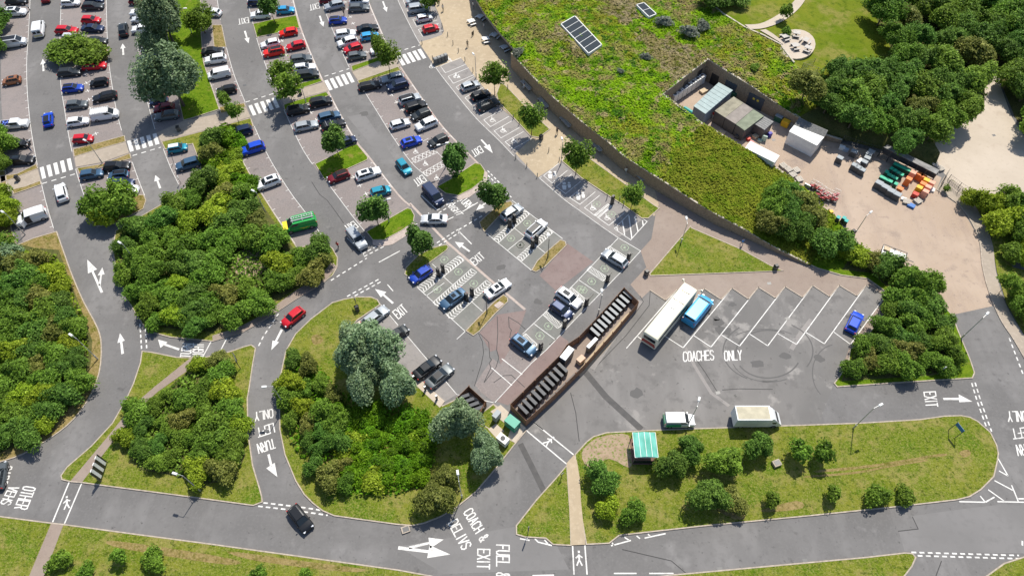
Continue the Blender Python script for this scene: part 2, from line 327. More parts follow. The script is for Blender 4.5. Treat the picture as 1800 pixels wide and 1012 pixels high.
sheet('turning_circle', smooth([(1640, 264), (1646, 246), (1669, 225), (1711, 207), (1730, 192)], 4) + [(1722, 108), (1746, 118), (1779, 207), (1800, 240), (1835, 275), (1860, 420), (1800, 385), (1690, 345), (1667, 316), (1650, 290)], .010, M_pale, label='pale concrete turning circle beyond the delivery yard')
sheet('pavement', smooth([(1660, 310), (1673, 318), (1699, 338), (1741, 418), (1750, 478), (1767, 534), (1800, 590), (1830, 625)], 4) + smooth([(1646, 334), (1690, 365), (1720, 418.5), (1726, 466), (1738, 513), (1758, 561), (1782, 598), (1812, 650)], 4)[::-1], .11, M_path, label='pale pavement curving past the yard entrance')
k = MB(); P = GP(smooth([(1646, 334), (1690, 365), (1720, 418.5), (1726, 466), (1738, 513), (1758, 561), (1782, 598), (1812, 650)], 4))
for a, b in zip(P, P[1:]):
    d = (b - a).normalized(); n = Vector((-d.y, d.x, 0)) * .09
    k.box((*((a + b) / 2).xy, .06), ((b - a).length + .03, .16, .13), math.atan2(d.y, d.x))
k.build('kerb', M_kerb, road)
# trench patches, tyre circles and sealed cracks
def band(ps, wd, z, m, parent=road, name='marking', dash=None):
    P = GP(ps, 0); b = MB(); acc = 0; on = True
    for i in range(len(P) - 1):
        p, q = P[i], P[i + 1]; L = (q - p).length
        if L < 1e-4: continue
        d = (q - p) / L; n = Vector((-d.y, d.x, 0)) * wd / 2
        if dash is None:
            e = d * (wd * .3 if len(P) > 2 else 0); p2, q2 = p - e, q + e
            zz = z + (i % 2) * .0012 if len(P) > 2 else z
            b.quad(*[(v.x, v.y, zz) for v in (p2 - n, q2 - n, q2 + n, p2 + n)])
    if dash:
        on_l, off_l = dash; segs = []; tot = sum((P[i + 1] - P[i]).length for i in range(len(P) - 1)); s = 0
        def at(t):
            for i in range(len(P) - 1):
                L = (P[i + 1] - P[i]).length
                if t <= L or i == len(P) - 2: return P[i] + (P[i + 1] - P[i]) * (t / max(L, 1e-6))
                t -= L
        while s < tot - .05:
            p, q = at(s), at(min(s + on_l, tot)); s += on_l + off_l
            if (q - p).length < .1: continue
            d = (q - p).normalized(); n = Vector((-d.y, d.x, 0)) * wd / 2
            b.quad(*[(v.x, v.y, z) for v in (p - n, q - n, q + n, p + n)])
    return b.build(name, m, parent) if b.v else None
band([(1020, 643), (1065, 697), (1125, 752)], .95, .009, M_dark, name='trench_patch')
band([(916, 782), (936, 822), (955.6, 862)], .8, .009, M_dark, name='trench_patch')
for cx, cy, rx, ry, a0, a1, wd in ((1350, 617, 79, 54, 130, 250, .28), (1350, 617, 79, 54, 262, 300, .22), (1350, 617, 79, 54, 330, 420, .28), (1350, 622, 57, 42, 60, 190, .34), (1350, 622, 57, 42, 210, 340, .3), (1347, 624, 62, 46, 200, 290, .2), (1470, 655, 42, 50, 100, 235, .22), (1345, 640, 92, 62, 60, 130, .2)):
    band([(cx + rx * math.cos(R(a)), cy - ry * math.sin(R(a))) for a in range(a0, a1, 8)], wd * .7, .009, M_tyre_mark, name='tyre_mark')
for ps in ([(841, 586), (848, 600), (850, 620), (846, 640), (834, 678)], [(843, 586), (859, 601), (861, 628), (864, 632), (860, 638), (863, 646), (851, 671)], [(874, 556), (875, 585), (873, 615), (877, 628), (872, 645), (851, 672)], [(894, 557), (895, 575), (899, 580), (896, 592), (900, 598)], [(894, 557), (912, 568), (923, 578)], [(868, 672), (885, 660), (899, 659), (922, 680)], [(1143, 512), (1141, 537), (1100, 590), (1042, 650)], [(1125, 520), (1131, 530), (1110, 560)], [(1270, 685), (1300, 683), (1358, 684)], [(1216, 620), (1240, 655), (1262, 690)], [(1579, 933), (1614, 929), (1604, 908)], [(1094, 965), (1180, 985), (1205, 1006)], [(1655, 985), (1645, 1012)], [(548, 320), (562, 342), (575, 352), (590, 372), (604, 392)], [(1003, 690), (1012, 725), (1018, 775)], [(660, 60), (663, 75), (672, 90)], [(300, 270), (305, 285), (300, 300)]):
    band(ps, .11, .0085, M_seal, name='sealed_crack')
for ps, wd in (([(1125, 530), (1080, 590), (1042, 646)], .8), ([(1205, 612), (1222, 645), (1250, 690), (1280, 712)], .5), ([(1425, 563), (1408, 585), (1392, 612)], .7)):
    band(ps, wd, .0083, M_bay2, name='pale_scuff')
for x, y, s_ in ((1263, 567, 1.6), (1272, 581, 1.7), (1260, 560, .9), (1380, 625, 1.2), (1492, 557, .9), (1288, 535, .8), (1330, 640, 1.4), (1120, 690, 1.5), (880, 470, 1.2), (640, 200, 1.2), (575, 290, 1.4), (945, 530, 1.1), (152, 250, .7), (1440, 630, 1.2)):
    c = G((x, y)); b = MB(); n = 12; rr = [s_ * (.35 + .3 * rnd.random()) for _ in range(n)]
    b.add([(c.x + rr[i] * 1.4 * math.cos(i * .5236), c.y + rr[i] * math.sin(i * .5236), .0088) for i in range(n)], [tuple(range(n))]); b.build('oil_stain', M_tyre_mark, road)
for x, y, s_, m in ((800, 250, 6, M_bay2), (570, 95, 4, M_bay2), (905, 420, 3, M_bay2)):
    pass
# parked-row edge lines and bay ticks
def cut(ps, y0, y1): return [p for p in smooth(ps, 5) if y0 <= p[1] <= y1]
def edge(ps, y0, y1, side, tick=2.42, wd=.1, m=None):
    q = cut(ps, y0, y1)
    if len(q) < 2: return
    band(q, wd, .0125, m or M_paint2, name='row_line')
    P = GP(q); s = 0; b = MB(); acc = 0
    for a, c in zip(P, P[1:]):
        L = (c - a).length
        while s < acc + L:
            p = a + (c - a) * ((s - acc) / L); d = (c - a).normalized(); n = Vector((-d.y, d.x, 0)) * side
            u = d * .05
            b.quad(*[(v.x, v.y, .0125) for v in (p - u, p + u, p + u + n * .55, p - u + n * .55)]); s += tick
        acc += L
    if b.v: b.build('bay_tick', m or M_paint2, road)
for ps, y0, y1, sd_ in ((A_R, -28, 298, -1), (A_R, 320, 405, -1), (B_L, -28, 274, 1), (B_L, 296, 345, 1), (B_R, -28, 236, -1), (B_R, 280, 345, -1), (C_L, -28, 230, 1), (C_L, 262, 325, 1), (D_R, 0, 42, -1), (D_R, 84, 180, -1), (D_R, 222, 430, -1), (E_L, -28, 44, 1), (E_L, 66, 158, 1), (E_L, 192, 290, 1), (E_L, 318, 408, 1), (E_R, -28, 30, -1), (E_R, 50, 138, -1), (E_R, 170, 250, -1), (E_R, 278, 340, -1), (F_L, -28, 124, 1), (F_L, 150, 310, 1), (F_R, -28, 88, -1), (F_R, 135, 268, -1), (D_L, 89, 180, 1), (D_L, 250, 432, 1)):
    edge(ps, y0, y1, sd_)
edge(G_L, -28, 77, 1, 100); edge(G_L, 116, 280, 1, 100); edge(G_L, 313, 418, 1, 100)
for ps, y0, y1 in ((E_R, -28, 362), (F_R, -28, 300)): band(cut(ps, y0, y1), .32, .0115, M_gutter, name='gutter')
band([(721, 358), (770, 410), (787, 427), (830, 464), (864, 494), (922, 543)], .42, .0115, M_gutter, name='gutter')
for pts in ([(148, 20), (150, 45), (146, 64), (150, 131), (152, 146), (154.5, 160), (156.5, 175), (158.6, 190), (168.5, 235)], [(471, 25), (496, 72), (499, 84), (502, 97), (506, 110), (520, 143), (547, 198), (556, 211), (565, 226), (573, 239)], [(607, 4), (611, 17), (616, 30), (620.6, 41.6), (626, 54), (645, 92), (689, 167), (697, 180), (707, 193)], [(621.5, 311.5), (632.6, 326), (643.6, 340.6)]):
    for p in pts:
        c = G(p); a = hd((p[0] - 10, p[1] + 4), (p[0] + 10, p[1] - 4)); b = MB()
        b.box((c.x, c.y, .011), (1.0, .13, .003), a).box((c.x, c.y, .0115), (.13, 1.0, .003), a); b.build('bay_cross', M_paint, road)

# zebra crossings
def zebra(a, b, n, half, wpx):
    m = MB()
    for i in range(n):
        t = i / (n - 1); c = (a[0] + (b[0] - a[0]) * t, a[1] + (b[1] - a[1]) * t)
        q = [(c[0] - half[0] - wpx, c[1] - half[1] + wpx * .3), (c[0] - half[0] + wpx, c[1] - half[1] - wpx * .3), (c[0] + half[0] + wpx, c[1] + half[1] - wpx * .3), (c[0] + half[0] - wpx, c[1] + half[1] + wpx * .3)]
        m.quad(*[(v.x, v.y, .014) for v in GP(q)][::-1])
    m.build('zebra_crossing', M_paint, road)
zebra((75.4, 303.8), (122.8, 289), 5, (2.2, 10), 3.4)
zebra((229.3, 256.8), (274.3, 244.5), 5, (2.8, 9.5), 3.4)
zebra((443.7, 194), (484.5, 181), 5, (4, 8.8), 3.1)
zebra((577.4, 150), (616, 136.6), 5, (4.5, 8.5), 3.0)
zebra((705, 107), (741.6, 95), 5, (5, 8), 3.0)
# dashed give-way lines
D = (.62, .5)
def dash(a, b, wd=.2, pat=D, mid=None): band([a] + (mid or []) + [b], wd, .0145, M_paint, name='dashed_line', dash=pat)
for a, b in (((74, 323), (135, 305)), ((233, 273.8), (283, 259)), ((432, 180), (483, 164)), ((570.5, 134.7), (614, 121)), ((699, 91.4), (738, 79.6))): dash(a, b, .22, (.85, .75))
def dbl(a, b, off=(0, 5), mid=None, pat=(.62, .42)):
    dash(a, b, .2, pat, mid)
    dash((a[0] + off[0], a[1] + off[1]), (b[0] + off[0], b[1] + off[1]), .2, pat, [(p[0] + off[0], p[1] + off[1]) for p in mid] if mid else None)
dbl((637, 446), (677, 425.5), (3, 5)); dbl((768, 369.5), (803, 348), (3, 5)); dbl((852, 302.5), (880, 331), (5, -2.5)); dbl((768, 427), (806, 403), (3.5, 4.5))
dash((806, 404), (850, 378)); dash((883, 332), (899, 347)); dash((728, 396), (745, 389))
dash((581.6, 493), (645, 453.5)); dash((489.7, 551), (453, 611), mid=[(475, 573), (463, 591)]); dbl((610, 521), (668, 489.5), (3.5, 4.5))
dbl((246, 569), (249, 614), (9, -1)); dbl((454, 889), (576, 905), (9, -6), [(515, 896)])
dbl((1714, 672), (1743, 758), (-6, 1), [(1724, 705)]); dbl((1602, 970), (1791, 975.5), (11, 6)); dash((1774, 594), (1800, 662)); dash((1797, 950), (1797, 960))
for a, b in (((666, 461), (703, 441)), ((765, 396), (797, 381.5)), ((806, 406), (829, 429)), ((681, 500), (691, 511.5)), ((813, 372), (840, 356)), ((768, 369), (741, 344)), ((640, 448), (610, 418)), ((356, 628), (371, 600)), ((387, 617), (398.5, 595)),
             ((1748, 873), (1732, 882)), ((1753, 803), (1772, 836)), ((1756, 827), (1772, 836)), ((1748, 844), (1780, 861)), ((1737, 860), (1765, 880)), ((1778, 852), (1790, 881)), ((1753, 881), (1800, 882)), ((1686, 881), (1731, 882)), ((1723, 871), (1731, 881)), ((1790, 876), (1800, 876)),
             ((1074, 958.5), (1109, 949)), ((1097, 943), (1106, 949)), ((1119, 941), (1125, 946)), ((1133, 945), (1170, 937)), ((1139, 938), (1143, 942)), ((1076, 953), (1079, 958)),
             ((914, 946), (931, 949)), ((924, 944), (928, 948)), ((946, 952), (970, 958)), ((940, 946), (946, 952)), ((957, 948), (963, 955)), ((1079, 1007), (1119, 1007)), ((1141, 1007), (1184, 1007)), ((936, 1011), (974, 1010)), ((1778, 497), (1805, 492))):
    band([a, b], .17, .0145, M_paint, name='painted_line')
for a, b in (((121.8, 846.5), (92.5, 917)), ((143.5, 849), (113.5, 919.5)), ((936, 740), (1008, 798.5)), ((924.5, 755.5), (996.5, 815.5)), ((1006.5, 958.5), (1009, 1009)), ((1028, 957.5), (1032, 1009))): band([a, b], .18, .0145, M_paint, name='crossing_line')
band([(882, 630), (918, 658)], .13, .0145, M_paint, name='painted_line'); band([(864, 646), (900, 677)], .13, .0145, M_paint, name='painted_line'); 
band([(936, 740), (955, 755)], .14, .0145, M_paint, name='painted_line')

# lettering painted on the road: single-stroke capitals
F_ = {'A': [[(0, 0), (.5, 1), (1, 0)], [(.2, .38), (.8, .38)]], 'C': [[(1, .85), (.75, 1), (.25, 1), (0, .8), (0, .2), (.25, 0), (.75, 0), (1, .15)]], 'D': [[(0, 0), (0, 1), (.6, 1), (1, .75), (1, .25), (.6, 0), (0, 0)]],
      'E': [[(1, 0), (0, 0), (0, 1), (1, 1)], [(0, .5), (.8, .5)]], 'F': [[(0, 0), (0, 1), (1, 1)], [(0, .5), (.8, .5)]], 'G': [[(1, .82), (.75, 1), (.25, 1), (0, .8), (0, .2), (.25, 0), (.75, 0), (1, .2), (1, .45), (.6, .45)]],
      'H': [[(0, 0), (0, 1)], [(1, 0), (1, 1)], [(0, .5), (1, .5)]], 'I': [[(.5, 0), (.5, 1)]], 'L': [[(0, 1), (0, 0), (1, 0)]], 'N': [[(0, 0), (0, 1), (1, 0), (1, 1)]], 'O': [[(.25, 0), (0, .2), (0, .8), (.25, 1), (.75, 1), (1, .8), (1, .2), (.75, 0), (.25, 0)]],
      'R': [[(0, 0), (0, 1), (.75, 1), (1, .85), (1, .62), (.75, .48), (0, .48)], [(.55, .48), (1, 0)]], 'S': [[(1, .85), (.7, 1), (.25, 1), (0, .82), (0, .65), (1, .38), (1, .18), (.75, 0), (.25, 0), (0, .15)]], 'T': [[(.5, 0), (.5, 1)], [(0, 1), (1, 1)]],
      'U': [[(0, 1), (0, .2), (.25, 0), (.75, 0), (1, .2), (1, 1)]], 'V': [[(0, 1), (.5, 0), (1, 1)]], 'X': [[(0, 0), (1, 1)], [(0, 1), (1, 0)]], 'Y': [[(0, 1), (.5, .5), (1, 1)], [(.5, .5), (.5, 0)]],
      '&': [[(1, 0), (.2, .72), (.25, .93), (.5, 1), (.7, .85), (.65, .65), (.05, .35), (.05, .12), (.3, 0), (.6, 0), (1, .38)]]}
def word(t, BL, BR, TL, st=.17, m=None):
    o_, x_, y_ = G(BL), G(BR) - G(BL), G(TL) - G(BL)
    ns = 0; ws = [.55 if c == ' ' else (.35 if c == 'I' else .66) for c in t]; gap = .24; tot = sum(ws) + gap * (len(t) - 1); b = MB(); px = 0
    for c, w_ in zip(t, ws):
        for st_ in F_.get(c, []):
            P = [o_ + x_ * ((px + a * w_) / tot) + y_ * q for a, q in st_]
            for p, q in zip(P, P[1:]):
                d = (q - p).normalized(); n = Vector((-d.y, d.x, 0)) * st / 2; e = d * st * .45; ns += 1; zz = .015 + (ns % 8) * .0007
                b.quad(*[(v.x, v.y, zz) for v in (p - e - n, q + e - n, q + e + n, p - e + n)])
        px += w_ + gap
    return b.build('painted_lettering', m or M_paint, road)
for a in (('EXIT', (436, 31), (418.5, 34), (437.5, 40.5)), ('EXIT', (560.6, 5.5), (544, 9.4), (562, 15)), ('EXIT', (621, 389), (604.6, 397.5), (630, 399)), ('EXIT', (742, 307.5), (726, 317), (750, 318)), ('EXIT', (843.4, 257), (828, 265.5), (850, 267)),
          ('TURN', (807, 352), (821, 367), (817.5, 344.6)), ('RIGHT', (785, 360.6), (804, 379.5), (795, 357)), ('EXIT', (835, 466.5), (852.5, 452.7), (826, 456.8)), ('EXIT', (700.5, 560.5), (717, 547), (690, 548)), ('TURN', (334, 628), (338.5, 604.5), (317, 627)), ('RIGHT', (356.5, 629), (358, 603.5), (338.5, 629)),
          ('ONLY', (479, 718.5), (448, 725), (480, 733)), ('LEFT', (480, 743.5), (451.6, 752.5), (483, 758.6)), ('TURN', (480.5, 771), (452, 780.5), (484, 786.5)), ('COACH &', (815, 900.5), (845, 952), (829, 891.7)), ('DELIVS', (788, 919.6), (813, 966), (803.5, 911.4)),
          ('FUEL &', (873, 957), (873, 1013), (895, 958)), ('EXIT', (840, 964.5), (839, 998.5), (861, 965)), ('OTHER', (42, 854), (26, 891.7), (62.6, 857)), ('VEHS', (17, 854), (1, 884), (33, 857)), ('CARS', (1, 818.7), (-9, 851), (21.6, 819)), ('COACHES', (1201.5, 635), (1254.7, 632), (1201, 618.5)), ('ONLY', (1274, 633.5), (1304, 632), (1273, 617)),
          ('EXIT', (1624, 689), (1628, 714.5), (1644, 688)), ('ONLY', (1803, 722.7), (1771, 723), (1805, 740)), ('LEFT', (1810, 750), (1778, 753.8), (1814, 767)), ('TURN', (1816, 780), (1786, 782), (1820, 798))):
    word(*a)
def fill(ps, z=.015, m=None, name='painted_arrow'):
    return MB().prism([(v.x, v.y) for v in GP(ps)], z, z).build(name, m or M_paint, road)
def arrow(a, b, wd=.2, hw=.55, hl=2.0):
    p, q = G(a), G(b); d = (q - p).normalized(); n = Vector((-d.y, d.x, 0)); L = (q - p).length; hl = min(hl, L * .42); k = q - d * hl; m = MB()
    m.quad(*[(v.x, v.y, .0155) for v in (p - n * wd, k - n * wd * .8, k + n * wd * .8, p + n * wd)])
    m.add([(v.x, v.y, .0155) for v in (k - n * hw, q, k + n * hw)], [(0, 1, 2)]); m.build('painted_arrow', M_paint, road)
for a, b in (((76.6, 125.5), (75.2, 104)), ((217, 97), (215.5, 77)), ((430.4, 55), (437, 76.6)), ((562, 28.4), (568.5, 47.4)), ((673, 3), (680, 21.7)), ((281.7, 331), (273, 308)), ((215.8, 621.7), (211, 585.5)), ((495.6, 579), (477, 615))): arrow(a, b)
arrow((179.3, 514), (153.5, 456.3), .2, .75, 3); arrow((175, 502), (180, 469.7), .16, .55, 2.3); arrow((700, 962), (791.6, 973.7), .22, .8, 3.2); arrow((719, 962), (780, 947.5), .18, .7, 2.6)
arrow((862, 350), (837, 370), .2, .6, 2)
def turn(a, c, t, wd=.17):
    p, k, q = G(a), G(c), G(t); m = MB(); d = (k - p).normalized(); n = Vector((-d.y, d.x, 0)) * wd
    m.quad(*[(v.x, v.y, .0155) for v in (p - n, k - n, k + n, p + n)])
    e = (q - k).normalized(); f = Vector((-e.y, e.x, 0)); j = k - e * .35
    m.add([(v.x, v.y, .0158) for v in (j - f * .65, q + e * .25, j + f * .65)], [(0, 1, 2)]); m.build('painted_arrow', M_paint, road)
turn((846, 245.7), (857, 258), (865, 268)); turn((840, 342), (857, 331), (866, 331)); turn((825.5, 442), (809, 430), (801.5, 426)); turn((691, 533), (671.6, 516), (661, 509)); turn((315, 614), (286, 604), (279.5, 598)); turn((472, 798), (477.5, 821), (486, 835)); turn((1658, 700.7), (1690, 700.7), (1706, 704.6))
def footman(p, s=1.1, a=0):   # painted walking figure
    c = G(p); m = MB()
    def P(x, y): return c + Vector((x * math.cos(a) - y * math.sin(a), x * math.sin(a) + y * math.cos(a), 0)) * s
    def ln(x0, y0, x1, y1, w_=.09):
        p_, q_ = P(x0, y0), P(x1, y1); d = (q_ - p_).normalized(); n = Vector((-d.y, d.x, 0)) * w_; zz = .0155 + len(m.f) * .0008
        m.quad(*[(v.x, v.y, zz) for v in (p_ - n, q_ - n, q_ + n, p_ + n)])
    for t in ((0, -.1, 0, .45, .12), (0, -.1, -.3, -.75), (0, -.1, .3, -.75), (0, .35, -.38, .05), (0, .35, .38, .1), (0, .6, 0, .85, .13)): ln(*t)
    m.build('painted_walking_figure', M_paint, road)
footman((117.5, 883), 1.15, R(20)); footman((965, 775), 1.15, R(-50)); footman((1018, 981), 1.15, R(0))
def chair(p, s, a, m=None):   # painted wheelchair sign
    c = G(p); b = MB(); n = 14
    for i in range(n):
        t0, t1 = 2 * math.pi * i / n, 2 * math.pi * (i + 1) / n
        b.quad(*[(c.x + s * rr * math.cos(t), c.y + s * rr * math.sin(t), .0155) for rr, t in ((.36, t0), (.5, t0), (.5, t1), (.36, t1))])
    def ln(x0, y0, x1, y1, w_=.08):
        f = lambda x, y: c + Vector((x * math.cos(a) - y * math.sin(a), x * math.sin(a) + y * math.cos(a), 0)) * s
        p_, q_ = f(x0, y0), f(x1, y1); d = (q_ - p_).normalized(); k_ = Vector((-d.y, d.x, 0)) * w_; zz = .016 + (len(b.f) - 14) * .0008
        b.quad(*[(v.x, v.y, zz) for v in (p_ - k_, q_ - k_, q_ + k_, p_ + k_)])
    for t in ((-.1, .1, -.1, 1.0), (-.1, .15, .55, .15), (.5, .15, .75, -.4), (-.1, .6, .45, .6), (-.1, 1.15, -.1, 1.3, .12)): ln(*t)
    b.build('painted_wheelchair_sign', m or M_paint, road)
def Z8(x, y): return (800 + x / 3.374, 100 + y / 3.374)
def Z4(x, y): return (600 + x / 4.047, y / 4.047)
def ubay(a, b, v, n=3):
    q = [(a[0] + v[0], a[1] + v[1]), a, b, (b[0] + v[0], b[1] + v[1])]; band(q, .11, .0145, M_paint, name='bay_line')
for a, b in (((5, 180), (40, 215)), ((58, 243), (97, 285)), ((112, 305), (152, 350)), ((170, 375), (210, 415)), ((232, 440), (272, 482)), ((297, 505), (343, 547))): ubay(Z8(*a), Z8(*b), (32, -18))
for a, b in (((705, 472), (740, 520)), ((760, 545), (797, 595))): ubay(Z4(*a), Z4(*b), (36, -15))
for a, b in (((440, 5), (460, 48)), ((470, 75), (495, 118)), ((508, 140), (535, 190)), ((548, 212), (578, 262))): ubay(Z4(*a), Z4(*b), (36, -11))
for a, b in (((525, 705), (575, 748)), ((600, 770), (655, 812)), ((680, 835), (740, 875)), ((767, 895), (830, 942)), ((845, 952), (912, 1000))): ubay(Z8(*a), Z8(*b), (27, -22))
for p in ((220, 378), (283, 440), (347, 503), (-38, 22), (10, 118)): chair(Z8(*p), .95, 0)
chair((758, 118), .95, 0); chair((801, 135), .95, 0)
for p in ((815, 900), (900, 958)): chair(Z8(*p), .85, 0)
for p in ((730, 268), (747, 289), (767, 314)): chair(p, .8, 0, M_paint2)
for p in ((578, 700), (662, 765), (745, 825)):   # painted parent and child figures
    q = Z8(*p); c = G(q); b = MB()
    for dx, s_ in ((-.45, 1.0), (.45, .75)):
        b.add([(c.x + dx + s_ * .33 * math.cos(t * .7854), c.y + dx * .3 + .75 * s_ + s_ * .33 * math.sin(t * .7854), .0155) for t in range(8)], [tuple(range(8))])
        b.add([(c.x + dx + x, c.y + dx * .3 + y, .0155) for x, y in ((-.3 * s_, -.8 * s_), (.3 * s_, -.8 * s_), (.42 * s_, .3 * s_), (-.42 * s_, .3 * s_))], [(0, 1, 2, 3)])
    b.build('painted_parent_and_child_sign', M_paint, road)
def ZB(x, y): return (900 + x / 4.82, 350 + y / 4.82)
def ZA(x, y): return (700 + x / 4.82, 350 + y / 4.82)
for q in ([ZB(865, 250), ZB(1005, 345), ZB(1145, 190), ZB(1090, 155)], [ZB(990, 128), ZB(865, 250)]): band(q, .12, .0145, M_paint, name='bay_line')
for a, b in (((885, 228), (895, 268)), ((935, 185), (955, 305)), ((990, 140), (1015, 330)), ((1040, 145), (1068, 275)), ((1105, 180), (1112, 225))): band([ZB(*a), ZB(*b)], .2, .0145, M_paint, name='hatch_line')
# hatched access strips with chevrons in the charging bays
def strip(c, n, flip=0):
    """c: four photo corners a-b (short end), c-d (far short end)"""
    a, b, d, e = GP(c); band([c[0], c[3]], .1, .0147, M_paint, name='bay_line'); band([c[1], c[2]], .1, .0147, M_paint, name='bay_line'); band([c[0], c[1]], .1, .0147, M_paint, name='bay_line'); band([c[2], c[3]], .1, .0147, M_paint, name='bay_line')
    m = MB(); u = (e - a) / n; lp = lambda s, t: a + (e - a) * s + (b - a) * t
    for i in range(n):
        s0 = (i + .25) / n; mid = (i + (.85 if not flip else -.35)) / n; w_ = .33 / n
        for t0, t1, sa, sb in ((.08, .5, s0, mid), (.5, .92, mid, s0)):
            m.quad(*[(v.x, v.y, .0152) for v in (lp(sa, t0), lp(sb, t1), lp(sb + w_, t1), lp(sa + w_, t0))])
    m.build('chevron_strip', M_paint, road)
strip([(733, 504.6), (744.6, 514), (816, 457), (806, 449.6)], 17); strip([(761, 531.5), (770, 538), (838, 478.6), (828.6, 472.4)], 17, 1); strip([(785, 554), (795, 561), (864, 499), (854.6, 492.5)], 17, 1)
strip([(867, 420.5), (876, 427), (931, 376), (923, 369.5)], 15); strip([(908.5, 452.7), (917, 459), (972.6, 408), (964, 402.5)], 15)
strip([(1071, 432.5), (1064, 440), (1096, 462), (1102, 452)], 12); strip([(1038, 468), (1031.5, 475), (1060, 494), (1067, 487)], 12); strip([(1004, 504.5), (997, 512), (1023, 534), (1030, 526)], 12); strip([(961, 547), (954.5, 553), (980, 577), (988, 571)], 12); strip([(924, 586), (918, 592), (938, 612), (944.5, 605)], 10)
strip([(1007, 374), (1012, 382), (1034, 360), (1028, 353)] if 0 else [ZB(698, 130), ZB(735, 160), ZB(845, 60), ZB(812, 40)], 11)
for q in ([(780, 486.5), (848, 547)], [(903, 400), (959, 445)], [(892, 440), (931, 409)], [(733, 504.5), (817, 581.5)], [(855, 410), (934, 475)], [(900, 352), (989, 419.5)], [(749, 520), (781, 497)], [(1087, 418), (1004, 505), (919, 586.5)], [(1087, 418), (1126, 441), (1106, 463), (1015, 557), (960, 615), (934, 638), (870, 707)], [(1016, 491), (1053, 516)], [(939, 569), (975, 596)], [(760, 464), (783, 486)], [(1064, 441), (1057, 448)], [(818, 582), (803, 596)],
          [(669, 535), (803, 693), (867, 707)]): band(q, .11, .0142, M_paint2, name='bay_line')
for p in (ZB(720, 42), ZB(845, 128), ZB(955, 410), ZB(785, 588), ZB(675, 697), ZB(603, 770), (1021, 508), (964, 573), (949, 590), ZB(130, 205), ZB(70, 388), ZA(955, 332), ZA(1035, 388), ZA(390, 512), ZA(330, 765), ZA(510, 615), ZA(640, 715)):
    c = G(p); b = MB(); s_ = .75
    for i in range(6):
        t0, t1 = i * math.pi / 3, (i + 1) * math.pi / 3
        b.quad(*[(c.x + s_ * rr * math.cos(t), c.y + s_ * rr * math.sin(t), .0152) for rr, t in ((.85, t0), (1, t0), (1, t1), (.85, t1))])
    b.add([(c.x + x * s_, c.y + y * s_, .0152) for x, y in ((-.3, -.25), (.25, -.35), (.1, .05), (.32, .1), (-.1, .5), (-.05, .12), (-.35, .05))], [tuple(range(7))])
    b.build('painted_charging_sign', M_green_paint, road)
# crosshatched strips in row F
for a, b_, c, d in ((Z4(500, 1128), Z4(525, 1160), Z4(685, 1085), Z4(655, 1058)), (Z4(580, 1225), Z4(610, 1255), Z4(770, 1160), Z4(730, 1140))):
    A_, B_, C_, D_ = GP([a, b_, c, d]); band([a, b_, c, d, a], .1, .0147, M_paint2, name='bay_line'); m = MB()
    for i in range(6):
        for t0, t1 in ((0, 1), (1, 0)):
            f = lambda s, t: (A_ + (D_ - A_) * s) * (1 - t) + (B_ + (C_ - B_) * s) * t
            p_, q_ = f(i / 6, t0), f((i + 1) / 6, t1); dd = (q_ - p_).normalized(); n_ = Vector((-dd.y, dd.x, 0)) * .05; zz = .0149 + (len(m.f) % 3) * .0008
            m.quad(*[(v.x, v.y, zz) for v in (p_ - n_, q_ - n_, q_ + n_, p_ + n_)])
    m.build('hatched_strip', M_paint, road)
band([Z4(655, 1058), Z4(770, 1170)], .09, .0147, M_paint2, name='bay_line'); band([Z4(455, 1072), Z4(620, 985)], .09, .0147, M_paint2, name='bay_line')
# coach bays
PK = [(1143, 510.4), (1190.5, 509), (1238, 507.4), (1286.7, 506.6), (1333, 505), (1380, 504), (1428.4, 502), (1475, 501.7), (1522.5, 501.7)]
VL = [(1169.7, 528), (1219, 527), (1267.5, 526.7), (1315.5, 525.8), (1363, 524), (1410.6, 523), (1458, 521.5), (1505.6, 520), (1556.6, 519.5)]
EN = [(1050, 630), (1101, 612), (1150.4, 612.6), (1200.8, 611), (1249.7, 609.7), (1300, 608), (1349.5, 607.6), (1400, 605), (1449, 604), (1495, 605)]
kb = MB()
for i, (p, v) in enumerate(zip(PK, VL)):
    if i: band([p, EN[i]], .14, .0147, M_paint, name='coach_bay_line')
    for a, b in ((p, v),) + (((v, PK[i + 1]),) if i < 8 else ()):
        P_, Q_ = G(a), G(b); kb.box((*((P_ + Q_) / 2).xy, .05), ((Q_ - P_).length + .1, .17, .12), math.atan2((Q_ - P_).y, (Q_ - P_).x))
    if 1 <= i <= 8:
        q = (p[0] + (EN[i][0] - p[0]) * .79, p[1] + (EN[i][1] - p[1]) * .79)
        if i >= 1: band([q, EN[i + 1]], .13, .0147, M_paint, name='coach_bay_line')
kb.build('kerb', M_kerb, road)
band([VL[8], EN[9]], .14, .0147, M_paint, name='coach_bay_line')

# ------------------------------------------------------------------ kerbed grass islands
isl = {}
def gi(k, *a, **kw): isl[k] = island(*a, **kw); return isl[k]
gi('sw', 'grass_verge', [(-60, 899), (0, 906), (89, 917.5), (112, 920), (230, 936), (360, 953), (520, 975), (700, 1000), (760, 1011), (830, 1060), (700, 1180), (-80, 1180)], M_grass, 'mown grass verge along the bottom edge of the access road')
sheet('path', [(91, 918.5), (113, 920.5), (78, 1012), (58, 1075), (32, 1075), (52, 1012)], .112, M_pink, label='narrow brown path leading down off the bottom verge')
gi('w', 'thicket_island', smooth([(0, 812), (40, 798), (92.5, 767), (129.5, 737), (157, 699), (175, 655), (179, 607), (172, 575), (148, 530), (127.5, 483), (112.6, 441.5), (100, 406)], 3) + [(59, 418), (30, 430), (20, 400), (10, 300), (-60, 300), (-60, 830)], M_grass_dry, 'dry grass island under the left hand thicket', z=.1)
